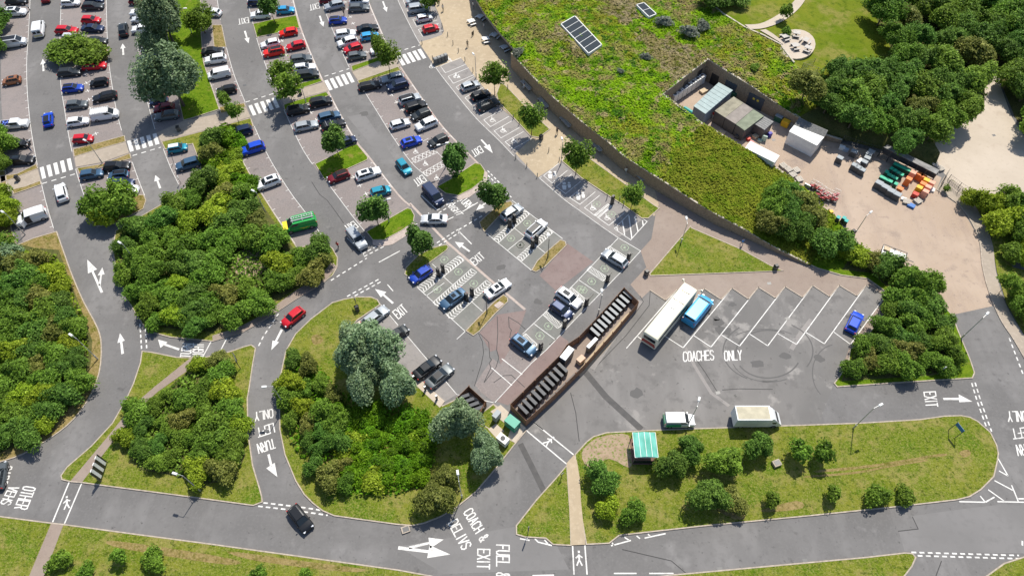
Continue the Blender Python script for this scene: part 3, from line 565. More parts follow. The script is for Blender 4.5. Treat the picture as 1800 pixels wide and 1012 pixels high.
sheet('undergrowth_floor', [(-50, 805), (0, 796), (50, 775), (92, 748), (128, 712), (150, 680), (160, 640), (163, 600), (145, 548), (122, 490), (104, 440), (60, 436), (0, 420), (-50, 420)], .113, M_soil, label='shaded soil under the left thicket')
gi('c', 'thicket_island', [(283, 249), (323, 239), (365, 228), (408, 216), (441, 207), (446, 222), (411, 236), (410, 247), (430, 289), (459, 338), (489, 385), (523, 435), (570, 425), (585, 436), (594, 452), (593, 470), (585, 484), (567, 498), (522, 525), (478, 554), (427, 584), (374, 600), (300, 593), (262, 583), (249, 569), (225, 530), (204, 474), (197, 438), (203, 405), (247, 380), (290, 355), (308, 340), (322, 332), (352, 303), (352, 290), (338, 253), (290, 263)], M_grass, 'big kerbed island under the central thicket', z=.1)
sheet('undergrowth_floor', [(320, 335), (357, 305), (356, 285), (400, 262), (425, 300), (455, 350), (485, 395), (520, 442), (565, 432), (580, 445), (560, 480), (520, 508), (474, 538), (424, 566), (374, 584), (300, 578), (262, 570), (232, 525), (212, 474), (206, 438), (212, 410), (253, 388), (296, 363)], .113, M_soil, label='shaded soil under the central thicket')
sheet('bare_patch', smooth([(405, 452), (430, 440), (470, 445), (478, 470), (440, 488), (412, 478)], 3, True), .118, M_bare, label='bare brown clearing inside the central thicket')
sheet('footway', smooth([(593, 470), (567, 498), (522, 525), (478, 554), (427, 584), (374, 600)], 3) + smooth([(374, 590), (427, 572), (478, 542), (520, 511), (556, 488), (576, 470), (582, 458)], 3), .122, M_pink, label='brown footway along the lower edge of the central thicket')
gi('t', 'thicket_island', [(106, 835.6), (108, 843), (123, 846.5), (145, 848.5), (200, 856), (300, 869), (360, 877), (445, 888.6), (462, 882), (461, 872), (457, 857), (445, 817), (437, 762), (435.6, 700), (438, 687), (445, 640), (450, 611), (442, 605), (430, 608), (404, 617), (356, 628), (311, 627), (267, 618), (249, 616), (246, 637), (234, 673), (222, 699), (197, 743), (160, 783), (117, 820)], M_grass, 'three sided island between the lower left roads')
sheet('path', [(124, 846), (144, 848.5), (200, 775), (240, 725), (276, 690), (338, 646), (356, 628), (338, 627), (272, 680), (232, 715), (192, 765)], .112, M_pink, label='brown path cutting through the three sided island')
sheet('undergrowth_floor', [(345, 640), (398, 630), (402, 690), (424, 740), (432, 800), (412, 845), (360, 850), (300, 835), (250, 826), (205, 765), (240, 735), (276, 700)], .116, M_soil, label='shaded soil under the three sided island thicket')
gi('m', 'tree_island', [(669, 535), (664, 526), (652, 521), (628, 521), (605, 525), (584, 531), (546, 560), (519, 586), (501.6, 616), (493, 657), (490, 702), (491, 755), (500, 799), (519, 845), (534, 869), (550, 885), (567, 898), (587, 906.5), (640, 914), (700, 922), (725, 924), (745.6, 919.6), (775, 908), (801, 893), (837.5, 864), (874, 821), (910, 775), (926, 756), (893, 725), (867, 709), (836, 733), (803, 700), (778, 712), (728, 667), (640, 594), (621, 572), (628, 563)], M_grass, 'large grass island with the blue-green trees')
gi('d', 'grass_island', [(996.7, 816), (975, 841), (942.5, 877), (906.5, 923), (907, 939), (923, 944), (959, 946), (972, 957), (1005, 959), (1003, 900)], M_grass, 'small pointed grass island beside the middle path')
gi('l', 'grass_island', [(1010, 798), (1031, 775), (1043, 766), (1066, 759), (1145, 755), (1237, 751.5), (1420, 745.6), (1518, 742), (1617, 736), (1660, 730), (1689, 729), (1705, 732), (1718.6, 739), (1741.6, 759), (1753, 782), (1756, 797), (1754, 811), (1748, 837.5), (1725, 860.5), (1705, 873), (1682.5, 878.5), (1584, 890), (1420, 907), (1237, 924.5), (1089, 941), (1071, 955), (1030, 957), (1020, 900)], M_grass, 'long rounded grass island with scattered bushes at lower right')
sheet('path', [(1009, 799), (996, 814), (1000, 880), (1004, 958), (1029, 957), (1021, 880), (1019, 840), (1014, 810)], .126, M_buff, label='sandy path between the two lower grass islands')
sheet('bare_patch', smooth([(1022, 797), (1042, 774), (1068, 765), (1104, 765), (1110, 800), (1106, 822), (1070, 806), (1036, 822)], 3, True), .113, M_bare, label='bare reddish ground beside the green roofed shelter')
gi('se', 'grass_verge', [(1184, 1008.5), (1300, 998), (1420, 987), (1520, 978), (1590, 970), (1604, 971), (1611, 979), (1604, 995), (1585, 1020), (1560, 1150), (1100, 1150), (1090, 1020)], M_grass, 'grass verge on the bottom edge right of the path')
gi('se2', 'grass_verge', [(1732, 1012), (1764.6, 988.5), (1800, 977), (1850, 970), (1900, 1150), (1690, 1150)], M_grass, 'grass verge in the bottom right corner')
gi('r', 'thicket_island', [(1465.5, 673), (1471.5, 680), (1590, 672), (1710, 664.5), (1714, 655), (1706, 631), (1685, 581), (1674.5, 553), (1661, 539), (1610, 490), (1590, 466), (1545, 447), (1512, 430), (1495, 414), (1470, 380), (1440, 365), (1420, 400), (1425, 466), (1438, 472), (1480, 484), (1525, 490), (1560, 515), (1566, 532), (1520, 595), (1494, 612), (1490, 640)], M_lush, 'grass island under the thicket between coach bays and yard')
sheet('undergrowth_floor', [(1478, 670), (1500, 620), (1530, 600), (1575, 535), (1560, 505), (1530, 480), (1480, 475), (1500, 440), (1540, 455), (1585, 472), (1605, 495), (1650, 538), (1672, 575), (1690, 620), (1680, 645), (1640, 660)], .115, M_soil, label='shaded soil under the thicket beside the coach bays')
gi('tri', 'grass_triangle', [(1214, 396), (1216, 400), (1304.5, 438), (1355, 466), (1378, 476), (1159, 484.5), (1143, 485), (1141, 481)], M_grass, 'dry triangle of grass between the two footways')
gi('g1', 'grass_island', [(880, 144), (889, 150), (925, 188), (967.5, 227.4), (948, 242), (933, 240), (905, 210), (876, 180), (872, 165)], M_grass, 'grass strip with two small trees beside the disabled bays')
gi('g2', 'grass_island', [(987, 283), (1000, 268), (1015, 265), (1037, 278), (1095, 320), (1150, 360), (1160, 366), (1140, 384), (1128, 384), (1096, 361), (1060, 338), (1022, 313)], M_grass, 'grass strip with small trees beside the parent and child bays')
def cutp(ps, y0, y1): return cut(ps, y0, y1)
for k, ps, m, lb in (('b1', [(128, 262), (175, 250), (219, 238), (221, 249), (175, 262), (130, 276)], M_grass_dry, 'thin dry verge above the path in the second parking row'),
                 ('b2', [(135, 295), (180, 288), (228.6, 269), (231, 279), (205, 285), (173, 296), (139, 306)], M_grass_dry, 'thin dry verge below the path in the second parking row'),
                 ('a1', [(0, 309), (30, 305), (64, 288), (67, 296), (30, 311), (0, 322)], M_grass_dry, 'thin dry verge above the path in the leftmost parking row'),
                 ('a2', [(20, 333), (45, 327), (71, 317), (73, 324), (48, 333), (24, 341)], M_grass_dry, 'thin dry verge below the path in the leftmost parking row'),
                 ('b3', [(150, 352), (190, 342), (240, 342), (253, 342), (257, 352), (252, 367), (237, 375), (205, 392), (170, 398), (145, 375)], M_grass_dry, 'rounded end of the second parking row under a large bush'),
                 ('b0', [(105, 68), (188, 75), (191, 106), (170, 112), (106, 108)], M_grass_dry, 'verge under the long bush in the second parking row'),
                 ('d1', [(294, -30), (352, -30), (354, 60), (358, 109), (370, 146), (383, 183), (386, 192), (340, 207), (322, 212), (315, 180), (302, 120), (293, 60)], M_lush, 'grass strip with big trees between the third and fourth parking rows'),
                 ('d0', [(372, 44), (390, 44), (398, 83), (376, 84)], M_grass_dry, 'small dry verge beside the dark tree in the fourth row'),
                 ('d2', [(385, 188), (430, 181), (432, 188), (404, 196), (388, 200)], M_grass_dry, 'dry verge above the path in the fourth parking row'),
                 ('e0', [(444.5, 42), (480, 34), (521, 27), (527, 49), (490, 58), (451, 66)], M_lush, 'green verge with a small tree near the top of the fifth row'),
                 ('e1', [(492, 158), (530, 146), (563, 137), (567, 143), (532, 155), (500, 168)], M_lush, 'narrow green verge above the path in the fifth row'),
                 ('e2', [(498, 184), (516, 178), (574, 161), (579, 168), (540, 182), (500, 194)], M_lush, 'narrow green verge below the path in the fifth row'),
                 ('e3', [(553, 288), (580, 275), (614, 256), (628, 253), (647, 276), (646, 281), (600, 302), (574, 316), (569, 314)], M_lush, 'bright green verge with a tree in the middle of the fifth row'),
                 ('e4', [(643, 407), (672, 390), (716, 365), (723, 367), (729, 378), (727, 391), (705, 406), (675, 422), (655, 422)], M_lush, 'green verge with a tree at the lower end of the fifth row'),
                 ('f1', [(617, 116), (645, 107), (675, 96), (690, 93), (692, 99), (655, 112), (619, 126)], M_lush, 'narrow green verge above the path in the sixth row'),
                 ('f2', [(628, 142), (660, 131), (700, 117), (705, 124), (665, 136), (632, 149)], M_grass, 'narrow verge below the path in the sixth row'),
                 ('f3', [(767, 328), (790, 315), (835, 286), (845, 288), (853, 300), (850, 316), (830, 332), (806, 344), (783, 340)], M_lush, 'bright green verge with a tree at the lower end of the sixth row'),
                 ('x1', [(711, 482), (713, 470), (735, 448), (760, 435), (785, 429), (789, 434), (785, 440), (755, 462), (718, 487)], M_grass, 'verge with a tree at the head of the charging bays'),
                 ('x2', [(818, 581), (838, 560), (868, 530), (885, 517), (893, 523), (893, 530), (870, 552), (843, 582), (832, 590)], M_grass_dry, 'dry verge with a concrete slab at the foot of the charging bays'),
                 ('y1', [(845, 400), (842, 390), (858, 375), (880, 357), (898, 353), (903, 359), (880, 377), (852, 408)], M_grass_dry, 'dry verge with a tree beside the charging bays'),
                 ('y2', [(934, 475), (944, 458), (965, 438), (985, 421), (994, 424), (996, 431), (980, 447), (958, 469), (942, 478)], M_grass_dry, 'dry verge with low plants at the end of the charging bays'),
                 ('v1', [(836, 733), (867, 709), (880, 722), (925, 756), (905, 778), (870, 760), (845, 745)], M_grass, 'grass corner beside the green cabinet')):
    gi(k, 'grass_verge', ps, m, lb, z=.09 if k in ('v1',) else .1, kw=.13)
sheet('path', smooth([(75, 296), (30, 309), (-20, 322)], 2)[::1] + [(-20, 340), (22, 334), (70, 318)], .104, M_path, label='pale cross path through the leftmost row') if 0 else None
for ps, lb in (([(66, 296), (72, 318), (45, 328), (20, 334), (-30, 350), (-30, 318), (30, 311)], 'pale cross path through the leftmost parking row'), ([(131, 276), (175, 263), (221, 250), (227, 269), (180, 286), (134, 294)], 'pale cross path through the second parking row'),
               ([(276, 234), (323, 213), (388, 200), (431, 188), (441, 206), (408, 216), (338, 235), (283, 249)], 'pale cross path through the third and fourth parking rows'), ([(492, 168), (530, 156), (570.5, 144.6), (577, 160), (516, 177), (499, 184)], 'pale cross path through the fifth parking row'),
               ([(619, 127), (655, 113), (697, 99), (705, 117), (665, 131), (629, 142)], 'pale cross path through the sixth parking row')):
    b = MB().prism([(v.x, v.y) for v in GP(ps)], 0, .06).build('path', M_path); tag(b, lb, None, None, 'structure')
for ps in ([(570, 434)], ):
    pass
for ps, z in (([(655, 421), (675, 421), (705, 405), (727, 390), (731, 396), (715, 414), (690, 430), (668, 434), (655, 430)], .06), ([(806, 343), (830, 331), (850, 315), (853, 301), (857, 304), (856, 318), (845, 332), (825, 347), (808, 352), (795, 347)], .06)):
    MB().prism([(v.x, v.y) for v in GP(ps)], 0, z).build('pavement_corner', M_gutter, road)
MB().prism([(v.x, v.y) for v in GP([(868, 537), (878, 529), (886, 534), (876, 543)], .1)], .09, .16).build('concrete_slab', M_gutter, isl['x2'][0])
for ps in ([(621, 571), (632, 563), (653, 583), (641, 592)], [(725, 671), (735, 663), (782, 705), (773, 716)], [(862, 723), (880, 711), (925, 752), (905, 778), (893, 768), (898, 752)], [(858, 754), (872, 744), (886, 757), (873, 770)]):
    MB().prism([(v.x, v.y) for v in GP(ps, .12)], .05, .135).build('paving_slab', M_buff if 0 else M_pale, isl['m'][0])
o = MB(); [o.box((*G(p).xy, .022), (.9, .55, .01), R(-35)) for p in ()]

for ps in ([(1440, 826), (1520, 818), (1600, 806), (1640, 799), (1662, 797), (1662, 801), (1640, 804), (1600, 811), (1520, 823), (1440, 830)], [(1420, 836), (1500, 829), (1570, 816), (1625, 808), (1625, 811), (1570, 820), (1500, 833), (1420, 839)], [(1685, 795), (1700, 790), (1706, 798), (1694, 804)], [(1270, 860), (1310, 905), (1290, 912), (1255, 890)], [(1340, 895), (1400, 880), (1410, 893), (1350, 900)], [(200, 950), (330, 968), (420, 985), (400, 992), (300, 978), (200, 960)], [(400, 968), (520, 984), (640, 1000), (600, 1004), (450, 985)], [(548, 592), (562, 588), (568, 600), (552, 606)]):
    sheet('dry_patch', smooth(ps, 3, True), .1045, M_grass_dry, label='dry straw coloured streak in the grass')
# ------------------------------------------------------------------ the green roofed building and the bank behind it
FRONT = [(800, -120, 3.7), (826, -60, 3.7), (837, 0, 3.7), (850, 22, 3.7), (868, 46, 3.7), (903.8, 87.7, 3.7), (898, 94, 3.7), (915, 113, 3.7), (938, 138, 3.7), (973, 173, 3.7), (1022, 215, 3.6), (1067, 249.6, 3.4), (1096, 275, 3.25), (1150, 310, 3.05), (1190, 335, 2.8), (1225, 358, 2.5), (1263, 380, 2.3), (1313, 406.7, 1.7), (1370, 440, .9), (1421, 465, .35)]
YARD = [(1410, 327, .3), (1363, 293, 1.0), (1307.7, 259.8, 2.4), (1270, 237, 3.3), (1233, 215.5, 4.0), (1166.6, 165.8, 4.6), (1200, 139, 4.7), (1244.6, 105.2, 4.8), (1285, 131, 4.5), (1320, 152, 4.2), (1360, 180, 3.3), (1403, 207, 2.4)]
MID = [(1426, 466, .15), (1438, 440, .14), (1470, 382, .14), (1443, 365, .14), (1425, 338, .14)]
E1 = [(1403, 207, 2.4), (1416, 176, 3.3), (1425, 135, 4.2), (1395, 112, 4.5), (1372, 80, 4.7), (1345, 65, 4.8), (1310, 50, 4.8), (1270, 25, 4.8), (1240, 0, 4.8), (1215, -55, 4.8), (1195, -120, 4.8)]
def W3(p): v = G(p, p[2]); return (v.x, v.y, p[2])
CP = [W3(p) for p in FRONT + YARD + MID + E1 + [(1000, 60, 5.2), (1100, 100, 5.1), (1060, 160, 5.0), (1150, 250, 4.6), (1250, 300, 3.6), (1320, 350, 2.4), (1380, 390, 1.4), (1180, 20, 5.0), (950, 40, 5.0), (1500, 40, 3.6), (1560, 100, 3.0), (1450, 110, 3.8), (1480, 200, 2.2), (1600, 180, 1.0), (1700, 100, .6), (1800, 100, .4), (1600, -100, 3.0), (1400, -100, 4.5)]]
CPa = np.array(CP)
def hz(x, y):
    d = np.hypot(CPa[:, 0] - x, CPa[:, 1] - y) + 1e-3; w_ = 1 / d ** 3; return float((w_ * CPa[:, 2]).sum() / w_.sum())
def terrain(name, poly3, step, m, parent, bumpy=.25):
    P = [Vector(W3(p)) for p in poly3]
    if area2(P) < 0: P = P[::-1]
    xs = [p.x for p in P]; ys = [p.y for p in P]; pts = [Vector((p.x, p.y)) for p in P]; n = len(P); r_ = random.Random(3)
    x = min(xs)
    while x < max(xs):
        y = min(ys)
        while y < max(ys):
            q = (x + r_.uniform(-.3, .3) * step, y + r_.uniform(-.3, .3) * step)
            if inside(q, P): pts.append(Vector(q))
            y += step
        x += step
    vs, es, fs, ov, _, _ = geometry.delaunay_2d_cdt(pts, [(i, (i + 1) % n) for i in range(n)], [], 0, 1e-4)
    zz = {(round(p.x, 3), round(p.y, 3)): p.z for p in P}; b = MB(); b.v = []
    for v in vs:
        k = (round(v.x, 3), round(v.y, 3)); z = zz.get(k)
        if z is None:
            z = hz(v.x, v.y)
            z += r_.uniform(0, bumpy)
        b.v.append((v.x, v.y, z))
    for f in fs:
        c = sum((Vector(vs[i]) for i in f), Vector((0, 0))) / len(f)
        if inside(c, P):
            a_, b_, c_ = (vs[i] for i in f[:3])
            if (b_.x - a_.x) * (c_.y - a_.y) - (b_.y - a_.y) * (c_.x - a_.x) < 0: f = f[::-1]
            b.f.append(tuple(f)); b.m.append(0)
    return b.build(name, m, parent, 180)
bld = root('service_building', G((1000, 200)), 0, 'long curved low building with stone walls and a wild green meadow roof', 'building')
inv = bld.matrix_world
off = Vector(bld.location)
def bchild(o): o.parent = bld; o.location = -off; return o
roof = bchild(terrain('green_roof', FRONT + MID[:1] + MID[1:] + YARD + E1[1:], 1.7, [M_meadow, M_meadow2, M_meadow3], None, .4))
DRY = [GP(q_, 4.9) for q_ in ([(1062, -20), (1120, -10), (1125, 35), (1085, 40), (1062, 20)], [(1118, 50), (1160, 62), (1215, 78), (1222, 108), (1175, 120), (1135, 95)], [(1150, 150), (1185, 118), (1240, 88), (1265, 108), (1290, 122), (1244, 100), (1170, 158)], [(1255, 110), (1300, 130), (1345, 158), (1400, 188), (1412, 205), (1400, 206), (1340, 172), (1290, 140)], [(965, 60), (985, 45), (1010, 25), (1025, 35), (1012, 27), (988, 44), (1032, 96), (1045, 90), (1030, 105)])]
def kind3(x, y):
    q = (x + .9 * math.sin(y * 1.3), y + .9 * math.sin(x * 1.1))
    return 2 if any(inside(q, d_) for d_ in DRY) else (1 if olive(x + .8 * math.sin(y), y) else 0)
SA, SB = G((1150, 318), 4), G((1238, 222), 4)
def olive(x, y): return (SB.x - SA.x) * (y - SA.y) - (SB.y - SA.y) * (x - SA.x) < 0 and x > SA.x - 2 and y < SB.y + 3
for f in roof.data.polygons: f.material_index = kind3(f.center.x, f.center.y)
field = terrain('field', E1[::-1][:-1] + [(1403, 207, 2.4), (1450, 180, 2.6), (1440, 150, 3.4), (1500, 125, 3.2), (1560, 115, 2.9), (1575, 100, 2.8), (1555, 65, 3.0), (1535, 20, 3.2), (1540, -120, 3.3)], 3.2, M_field, None, .05)
tag(field, 'smooth mown green field behind the building', kind='structure')
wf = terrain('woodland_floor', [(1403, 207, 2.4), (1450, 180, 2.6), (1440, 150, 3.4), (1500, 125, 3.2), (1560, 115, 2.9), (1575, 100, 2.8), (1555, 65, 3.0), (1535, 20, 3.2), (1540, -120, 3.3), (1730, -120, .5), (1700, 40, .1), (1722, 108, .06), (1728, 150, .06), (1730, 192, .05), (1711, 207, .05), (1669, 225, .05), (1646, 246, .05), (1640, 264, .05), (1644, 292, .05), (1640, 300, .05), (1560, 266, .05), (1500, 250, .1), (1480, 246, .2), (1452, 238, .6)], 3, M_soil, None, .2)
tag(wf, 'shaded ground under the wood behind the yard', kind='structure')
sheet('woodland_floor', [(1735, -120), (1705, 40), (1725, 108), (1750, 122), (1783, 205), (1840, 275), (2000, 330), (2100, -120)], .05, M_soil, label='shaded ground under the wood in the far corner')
b = MB().prism([(v.x, v.y) for v in GP([(1672, 316), (1700, 338), (1742, 418), (1752, 478), (1769, 534), (1800, 588), (1830, 625), (1900, 600), (1900, 500), (1780, 470), (1765, 440), (1900, 430), (1900, 340), (1790, 352), (1700, 335)])], 0, .1).build('grass_verge', M_grass); tag(b, 'verge under the bushes beyond the curving pavement', None, None, 'structure')
# walls: a ribbon from ground to roof edge
def ribbon(pts, th, m, name, up=.12, z0=-.05, flip=1, parent=None):
    P = [Vector(W3(p)) for p in pts]; b = MB(); c = MB(); n = len(P); N = []
    for i in range(n):
        a = P[max(i - 1, 0)]; e = P[min(i + 1, n - 1)]; d = Vector((e.x - a.x, e.y - a.y, 0)).normalized(); N.append(Vector((-d.y, d.x, 0)) * flip)
    for i in range(n - 1):
        p, q, u, v = P[i], P[i + 1], N[i] * th, N[i + 1] * th
        zp, zq = p.z + up - .1, q.z + up - .1
        A = [(p.x, p.y, z0), (q.x, q.y, z0), (q.x, q.y, zq), (p.x, p.y, zp)]; B = [(x + (u if k in (0, 3) else v).x, y + (u if k in (0, 3) else v).y, z) for k, (x, y, z) in enumerate(A)]
        b.add(A + B, [(0, 1, 2, 3), (5, 4, 7, 6)])
        e = .05
        A = [(p.x - u.x * e, p.y - u.y * e, zp), (q.x - v.x * e, q.y - v.y * e, zq)]; B = [(p.x + u.x * (1 + e), p.y + u.y * (1 + e), zp), (q.x + v.x * (1 + e), q.y + v.y * (1 + e), zq)]
        vs = A + B[::-1]; c.add(vs + [(x, y, z + .1) for x, y, z in vs], [(3, 2, 1, 0), (4, 5, 6, 7), (0, 1, 5, 4), (1, 2, 6, 5), (2, 3, 7, 6), (3, 0, 4, 7)])
    o = b.build(name, m); k = c.build('coping', M_coping)
    if parent is not None: o.parent = parent; o.location = -off; k.parent = o
    else: k.parent = o
    return o
ribbon(FRONT[6:], .28, M_brick, 'front_wall', parent=bld)
ribbon(YARD, .38, M_brick, 'yard_wall', parent=bld)
rw = ribbon([(1403, 207, 2.4), (1425, 222, 1.8), (1450, 238, 1.2), (1480, 247, .9)], .35, M_brick, 'retaining_wall'); tag(rw, 'low dark stone wall stepping down behind the white yard cabin', 'wall')
# entrance front under the overhanging roof edge
fe = [Vector(W3(p)) for p in FRONT[:6]]; b = MB(); g_ = MB(); fr = []
for a, c in zip(fe, fe[1:]):
    b.quad((a.x, a.y, 3.2), (c.x, c.y, 3.2), (c.x, c.y, 3.85), (a.x, a.y, 3.85)); d = (c - a).normalized(); n = Vector((-d.y, d.x, 0)); n = n if n.x > 0 else -n
    b.quad((a.x + n.x * 5, a.y + n.y * 5, 3.2), (c.x + n.x * 5, c.y + n.y * 5, 3.2), (c.x, c.y, 3.2), (a.x, a.y, 3.2))
    g_.quad((a.x + n.x * 4.5, a.y + n.y * 4.5, 0), (c.x + n.x * 4.5, c.y + n.y * 4.5, 0), (c.x + n.x * 4.5, c.y + n.y * 4.5, 3.25), (a.x + n.x * 4.5, a.y + n.y * 4.5, 3.25))
    L = (c - a).length
    for t in np.arange(0, L, 2.0):
        q = a + d * t + n * 4.42; fr.append(MB().box((q.x, q.y, 1.6), (.09, .12, 3.2), math.atan2(d.y, d.x)))
bchild(b.build('canopy', mat('fascia_grey', (.16, .16, .155), .5))); gl = bchild(g_.build('entrance_glazing', M_glass)); [m_.build('mullion', M_dsteel, gl) for m_ in fr]
b = MB(); P = [Vector(W3(p)) for p in E1[3:]]
for a, c in zip(P, P[1:]):
    d = c - a; b.box(((a.x + c.x) / 2, (a.y + c.y) / 2, (a.z + c.z) / 2 + .12), (d.length + .1, .32, .3), math.atan2(d.y, d.x))
bchild(b.build('rear_parapet', M_coping))
for ps, n in (([(986, 42.5), (1010.5, 28.4), (1057.7, 78.6), (1034.7, 94)], 6), ([(1118.8, 8.6), (1132, 5), (1153.8, 24.7), (1141, 30)], 2)):
    P = [G(p, 5.6) for p in ps]; f = MB(); gq = MB(); c = sum(P, Vector()) / 4
    for i in range(4):
        a, e = P[i], P[(i + 1) % 4]; d = e - a; f.box((*((a + e) / 2).xy, 5.33), (d.length + .17, .17, .6), math.atan2(d.y, d.x))
    gq.quad(*[(v.x, v.y, 5.6) for v in P])
    for i in range(1, n):
        t = i / n; a = P[0] + (P[3] - P[0]) * t; e = P[1] + (P[2] - P[1]) * t; d = e - a; f.box((*((a + e) / 2).xy, 5.62), (d.length, .09, .04), math.atan2(d.y, d.x))
    s_ = bchild(f.build('skylight', M_white)); gg = gq.build('glazing', mat('skylight_glass', (.035, .045, .055), .6, spec=.05)); gg.parent = s_
# yard wall doors
def wall_at(px, z0, z1, wd, m, name, seg, out=.04, parent=bld):
    a, e = Vector(W3(YARD[seg])), Vector(W3(YARD[seg + 1])); d = (e - a); d.z = 0; L = d.length; d.normalize(); n = Vector((d.y, -d.x, 0))
    c = a + d * L * px + n * out; c = Vector((c.x, c.y, (z0 + z1) / 2)); b = MB().box(c, (wd, .08, z1 - z0), math.atan2(d.y, d.x)); o = b.build(name, m); o.parent = parent; o.location = -off; return o, c, d
M_door = mat('blue_grey_door', (.05, .065, .085), .5)
for seg, t, wd, h in ((8, .15, 2.6, 2.9), (9, .35, 3.4, 2.9), (7, .45, 1.8, 2.6)):
    o, c, d = wall_at(t, .05, h, wd, M_door if seg != 7 else M_black, 'service_door', seg)
    if seg == 9:
        for s_ in (-.5, .5):
            q = c + d * s_ * .9; MB().box((q.x, q.y, 2.0), (.45, .14, .45), math.atan2(d.y, d.x)).build('hazard_notice', mat('yellow_notice', (.75, .55, .06), .5), o)
for t in (.2, .75): wall_at(t, 1.6, 3.4, 1.5, M_black, 'louvre', 6)
YC = lambda px, py, z=0: G((px, py), z)
for i in range(7):
    t = i / 6; p = G((1185 + 48 * t, 172 - 32 * t), 1.2)
    lb = 'pale grey air conditioning unit on the yard end wall, %s from the low corner' % ORD[i]
    u = root('air_conditioning_unit', (p.x, p.y, 0), hd((1187, 170), (1236, 140)), lb, 'air conditioner', 'air conditioning units on the yard end wall')
    MB().box((0, 0, 1.25), (1.15, .95, 1.9)).build('casing', M_white, u); MB().tube((0, 0, 2.2), (0, 0, 2.26), .36, n=12).build('fan', M_dsteel, u)
    m = MB(); [m.box((sx, 0, .16), (.1, .8, .32)) for sx in (-.4, .4)]; m.build('foot', M_dsteel, u)

# ------------------------------------------------------------------ vegetation
def leafmat(name, cols, trans=.25):
    m, n, b = _nodes(name); at = n.nodes.new('ShaderNodeAttribute'); at.attribute_name = 'tone'; r = n.nodes.new('ShaderNodeValToRGB'); cr = r.color_ramp
    while len(cr.elements) < len(cols): cr.elements.new(.5)
    for i, c in enumerate(cols): cr.elements[i].position = i / (len(cols) - 1); cr.elements[i].color = (*c, 1)
    oi = n.nodes.new('ShaderNodeObjectInfo'); hsv = n.nodes.new('ShaderNodeHueSaturation')
    mr = n.nodes.new('ShaderNodeMapRange'); mr.inputs[3].default_value = .49; mr.inputs[4].default_value = .515; n.links.new(oi.outputs['Random'], mr.inputs[0]); n.links.new(mr.outputs[0], hsv.inputs['Hue'])
    ml = n.nodes.new('ShaderNodeMath'); ml.operation = 'MULTIPLY'; ml.inputs[1].default_value = 7.13; n.links.new(oi.outputs['Random'], ml.inputs[0]); fr_ = n.nodes.new('ShaderNodeMath'); fr_.operation = 'FRACT'; n.links.new(ml.outputs[0], fr_.inputs[0])
    m2 = n.nodes.new('ShaderNodeMapRange'); m2.inputs[3].default_value = .85; m2.inputs[4].default_value = 1.18; n.links.new(fr_.outputs[0], m2.inputs[0]); n.links.new(m2.outputs[0], hsv.inputs['Value'])
    n.links.new(at.outputs['Fac'], r.inputs[0]); n.links.new(r.outputs[0], hsv.inputs['Color']); n.links.new(hsv.outputs[0], b.inputs['Base Color']); b.inputs['Roughness'].default_value = .55; b.inputs['Specular IOR Level'].default_value = .12
    t = n.nodes.new('ShaderNodeBsdfTranslucent'); n.links.new(hsv.outputs[0], t.inputs[0]); mx = n.nodes.new('ShaderNodeMixShader'); mx.inputs[0].default_value = trans
    n.links.new(b.outputs[0], mx.inputs[1]); n.links.new(t.outputs[0], mx.inputs[2]); n.links.new(mx.outputs[0], n.nodes['Material Output'].inputs[0]); MATS[name] = m; return m
L_mid = leafmat('leaf_mid_green', [(0.038, 0.070, 0.008), (0.092, 0.166, 0.017), (0.177, 0.294, 0.031), (0.326, 0.507, 0.080)], .35)
L_dark = leafmat('leaf_dark_green', [(0.027, 0.059, 0.010), (0.071, 0.143, 0.020), (0.135, 0.249, 0.036), (0.241, 0.408, 0.077)], .35)
L_yel = leafmat('leaf_yellow_green', [(0.070, 0.098, 0.006), (0.163, 0.235, 0.013), (0.295, 0.399, 0.025), (0.530, 0.633, 0.080)], .35)
L_grey = leafmat('leaf_silver_green', [(0.071, 0.117, 0.048), (0.142, 0.214, 0.095), (0.242, 0.332, 0.175), (0.389, 0.490, 0.290)], .3)
L_olive = leafmat('leaf_olive', [(0.050, 0.061, 0.011), (0.119, 0.136, 0.023), (0.220, 0.235, 0.049), (0.397, 0.399, 0.113)], .35)
L_bright = leafmat('leaf_bright_green', [(0.034, 0.074, 0.002), (0.084, 0.176, 0.005), (0.147, 0.294, 0.011), (0.275, 0.476, 0.036)], .35)
L_street = leafmat('leaf_street_tree', [(0.025, 0.057, 0.011), (0.061, 0.129, 0.020), (0.128, 0.240, 0.039), (0.264, 0.434, 0.094)], .3)
def leafmesh(name, C, Nn, size, tone, m, parent=None, rs=None, aspect=1.7):
    k = len(C); r_ = rs or np.random.RandomState(1)
    t = r_.normal(size=(k, 3)); u = np.cross(Nn, t); u /= np.linalg.norm(u, axis=1)[:, None] + 1e-9; v = np.cross(Nn, u); v /= np.linalg.norm(v, axis=1)[:, None] + 1e-9
    s = size[:, None]; V = np.stack([C - u * s * aspect * .5, C - v * s * .5 + Nn * s * .08, C + u * s * aspect * .5, C + v * s * .5 + Nn * s * .08], 1).reshape(-1, 3)
    me = bpy.data.meshes.new(name); me.vertices.add(4 * k); me.loops.add(4 * k); me.polygons.add(k)
    me.vertices.foreach_set('co', V.astype(np.float32).ravel()); me.loops.foreach_set('vertex_index', np.arange(4 * k, dtype=np.int32)); me.polygons.foreach_set('loop_start', np.arange(0, 4 * k, 4, dtype=np.int32))
    me.update(calc_edges=True); a = me.attributes.new('tone', 'FLOAT', 'FACE'); a.data.foreach_set('value', np.clip(tone, 0, 1).astype(np.float32)); me.materials.append(m)
    o = bpy.data.objects.new(name, me); COL.objects.link(o)
    if parent is not None: o.parent = parent
    return o
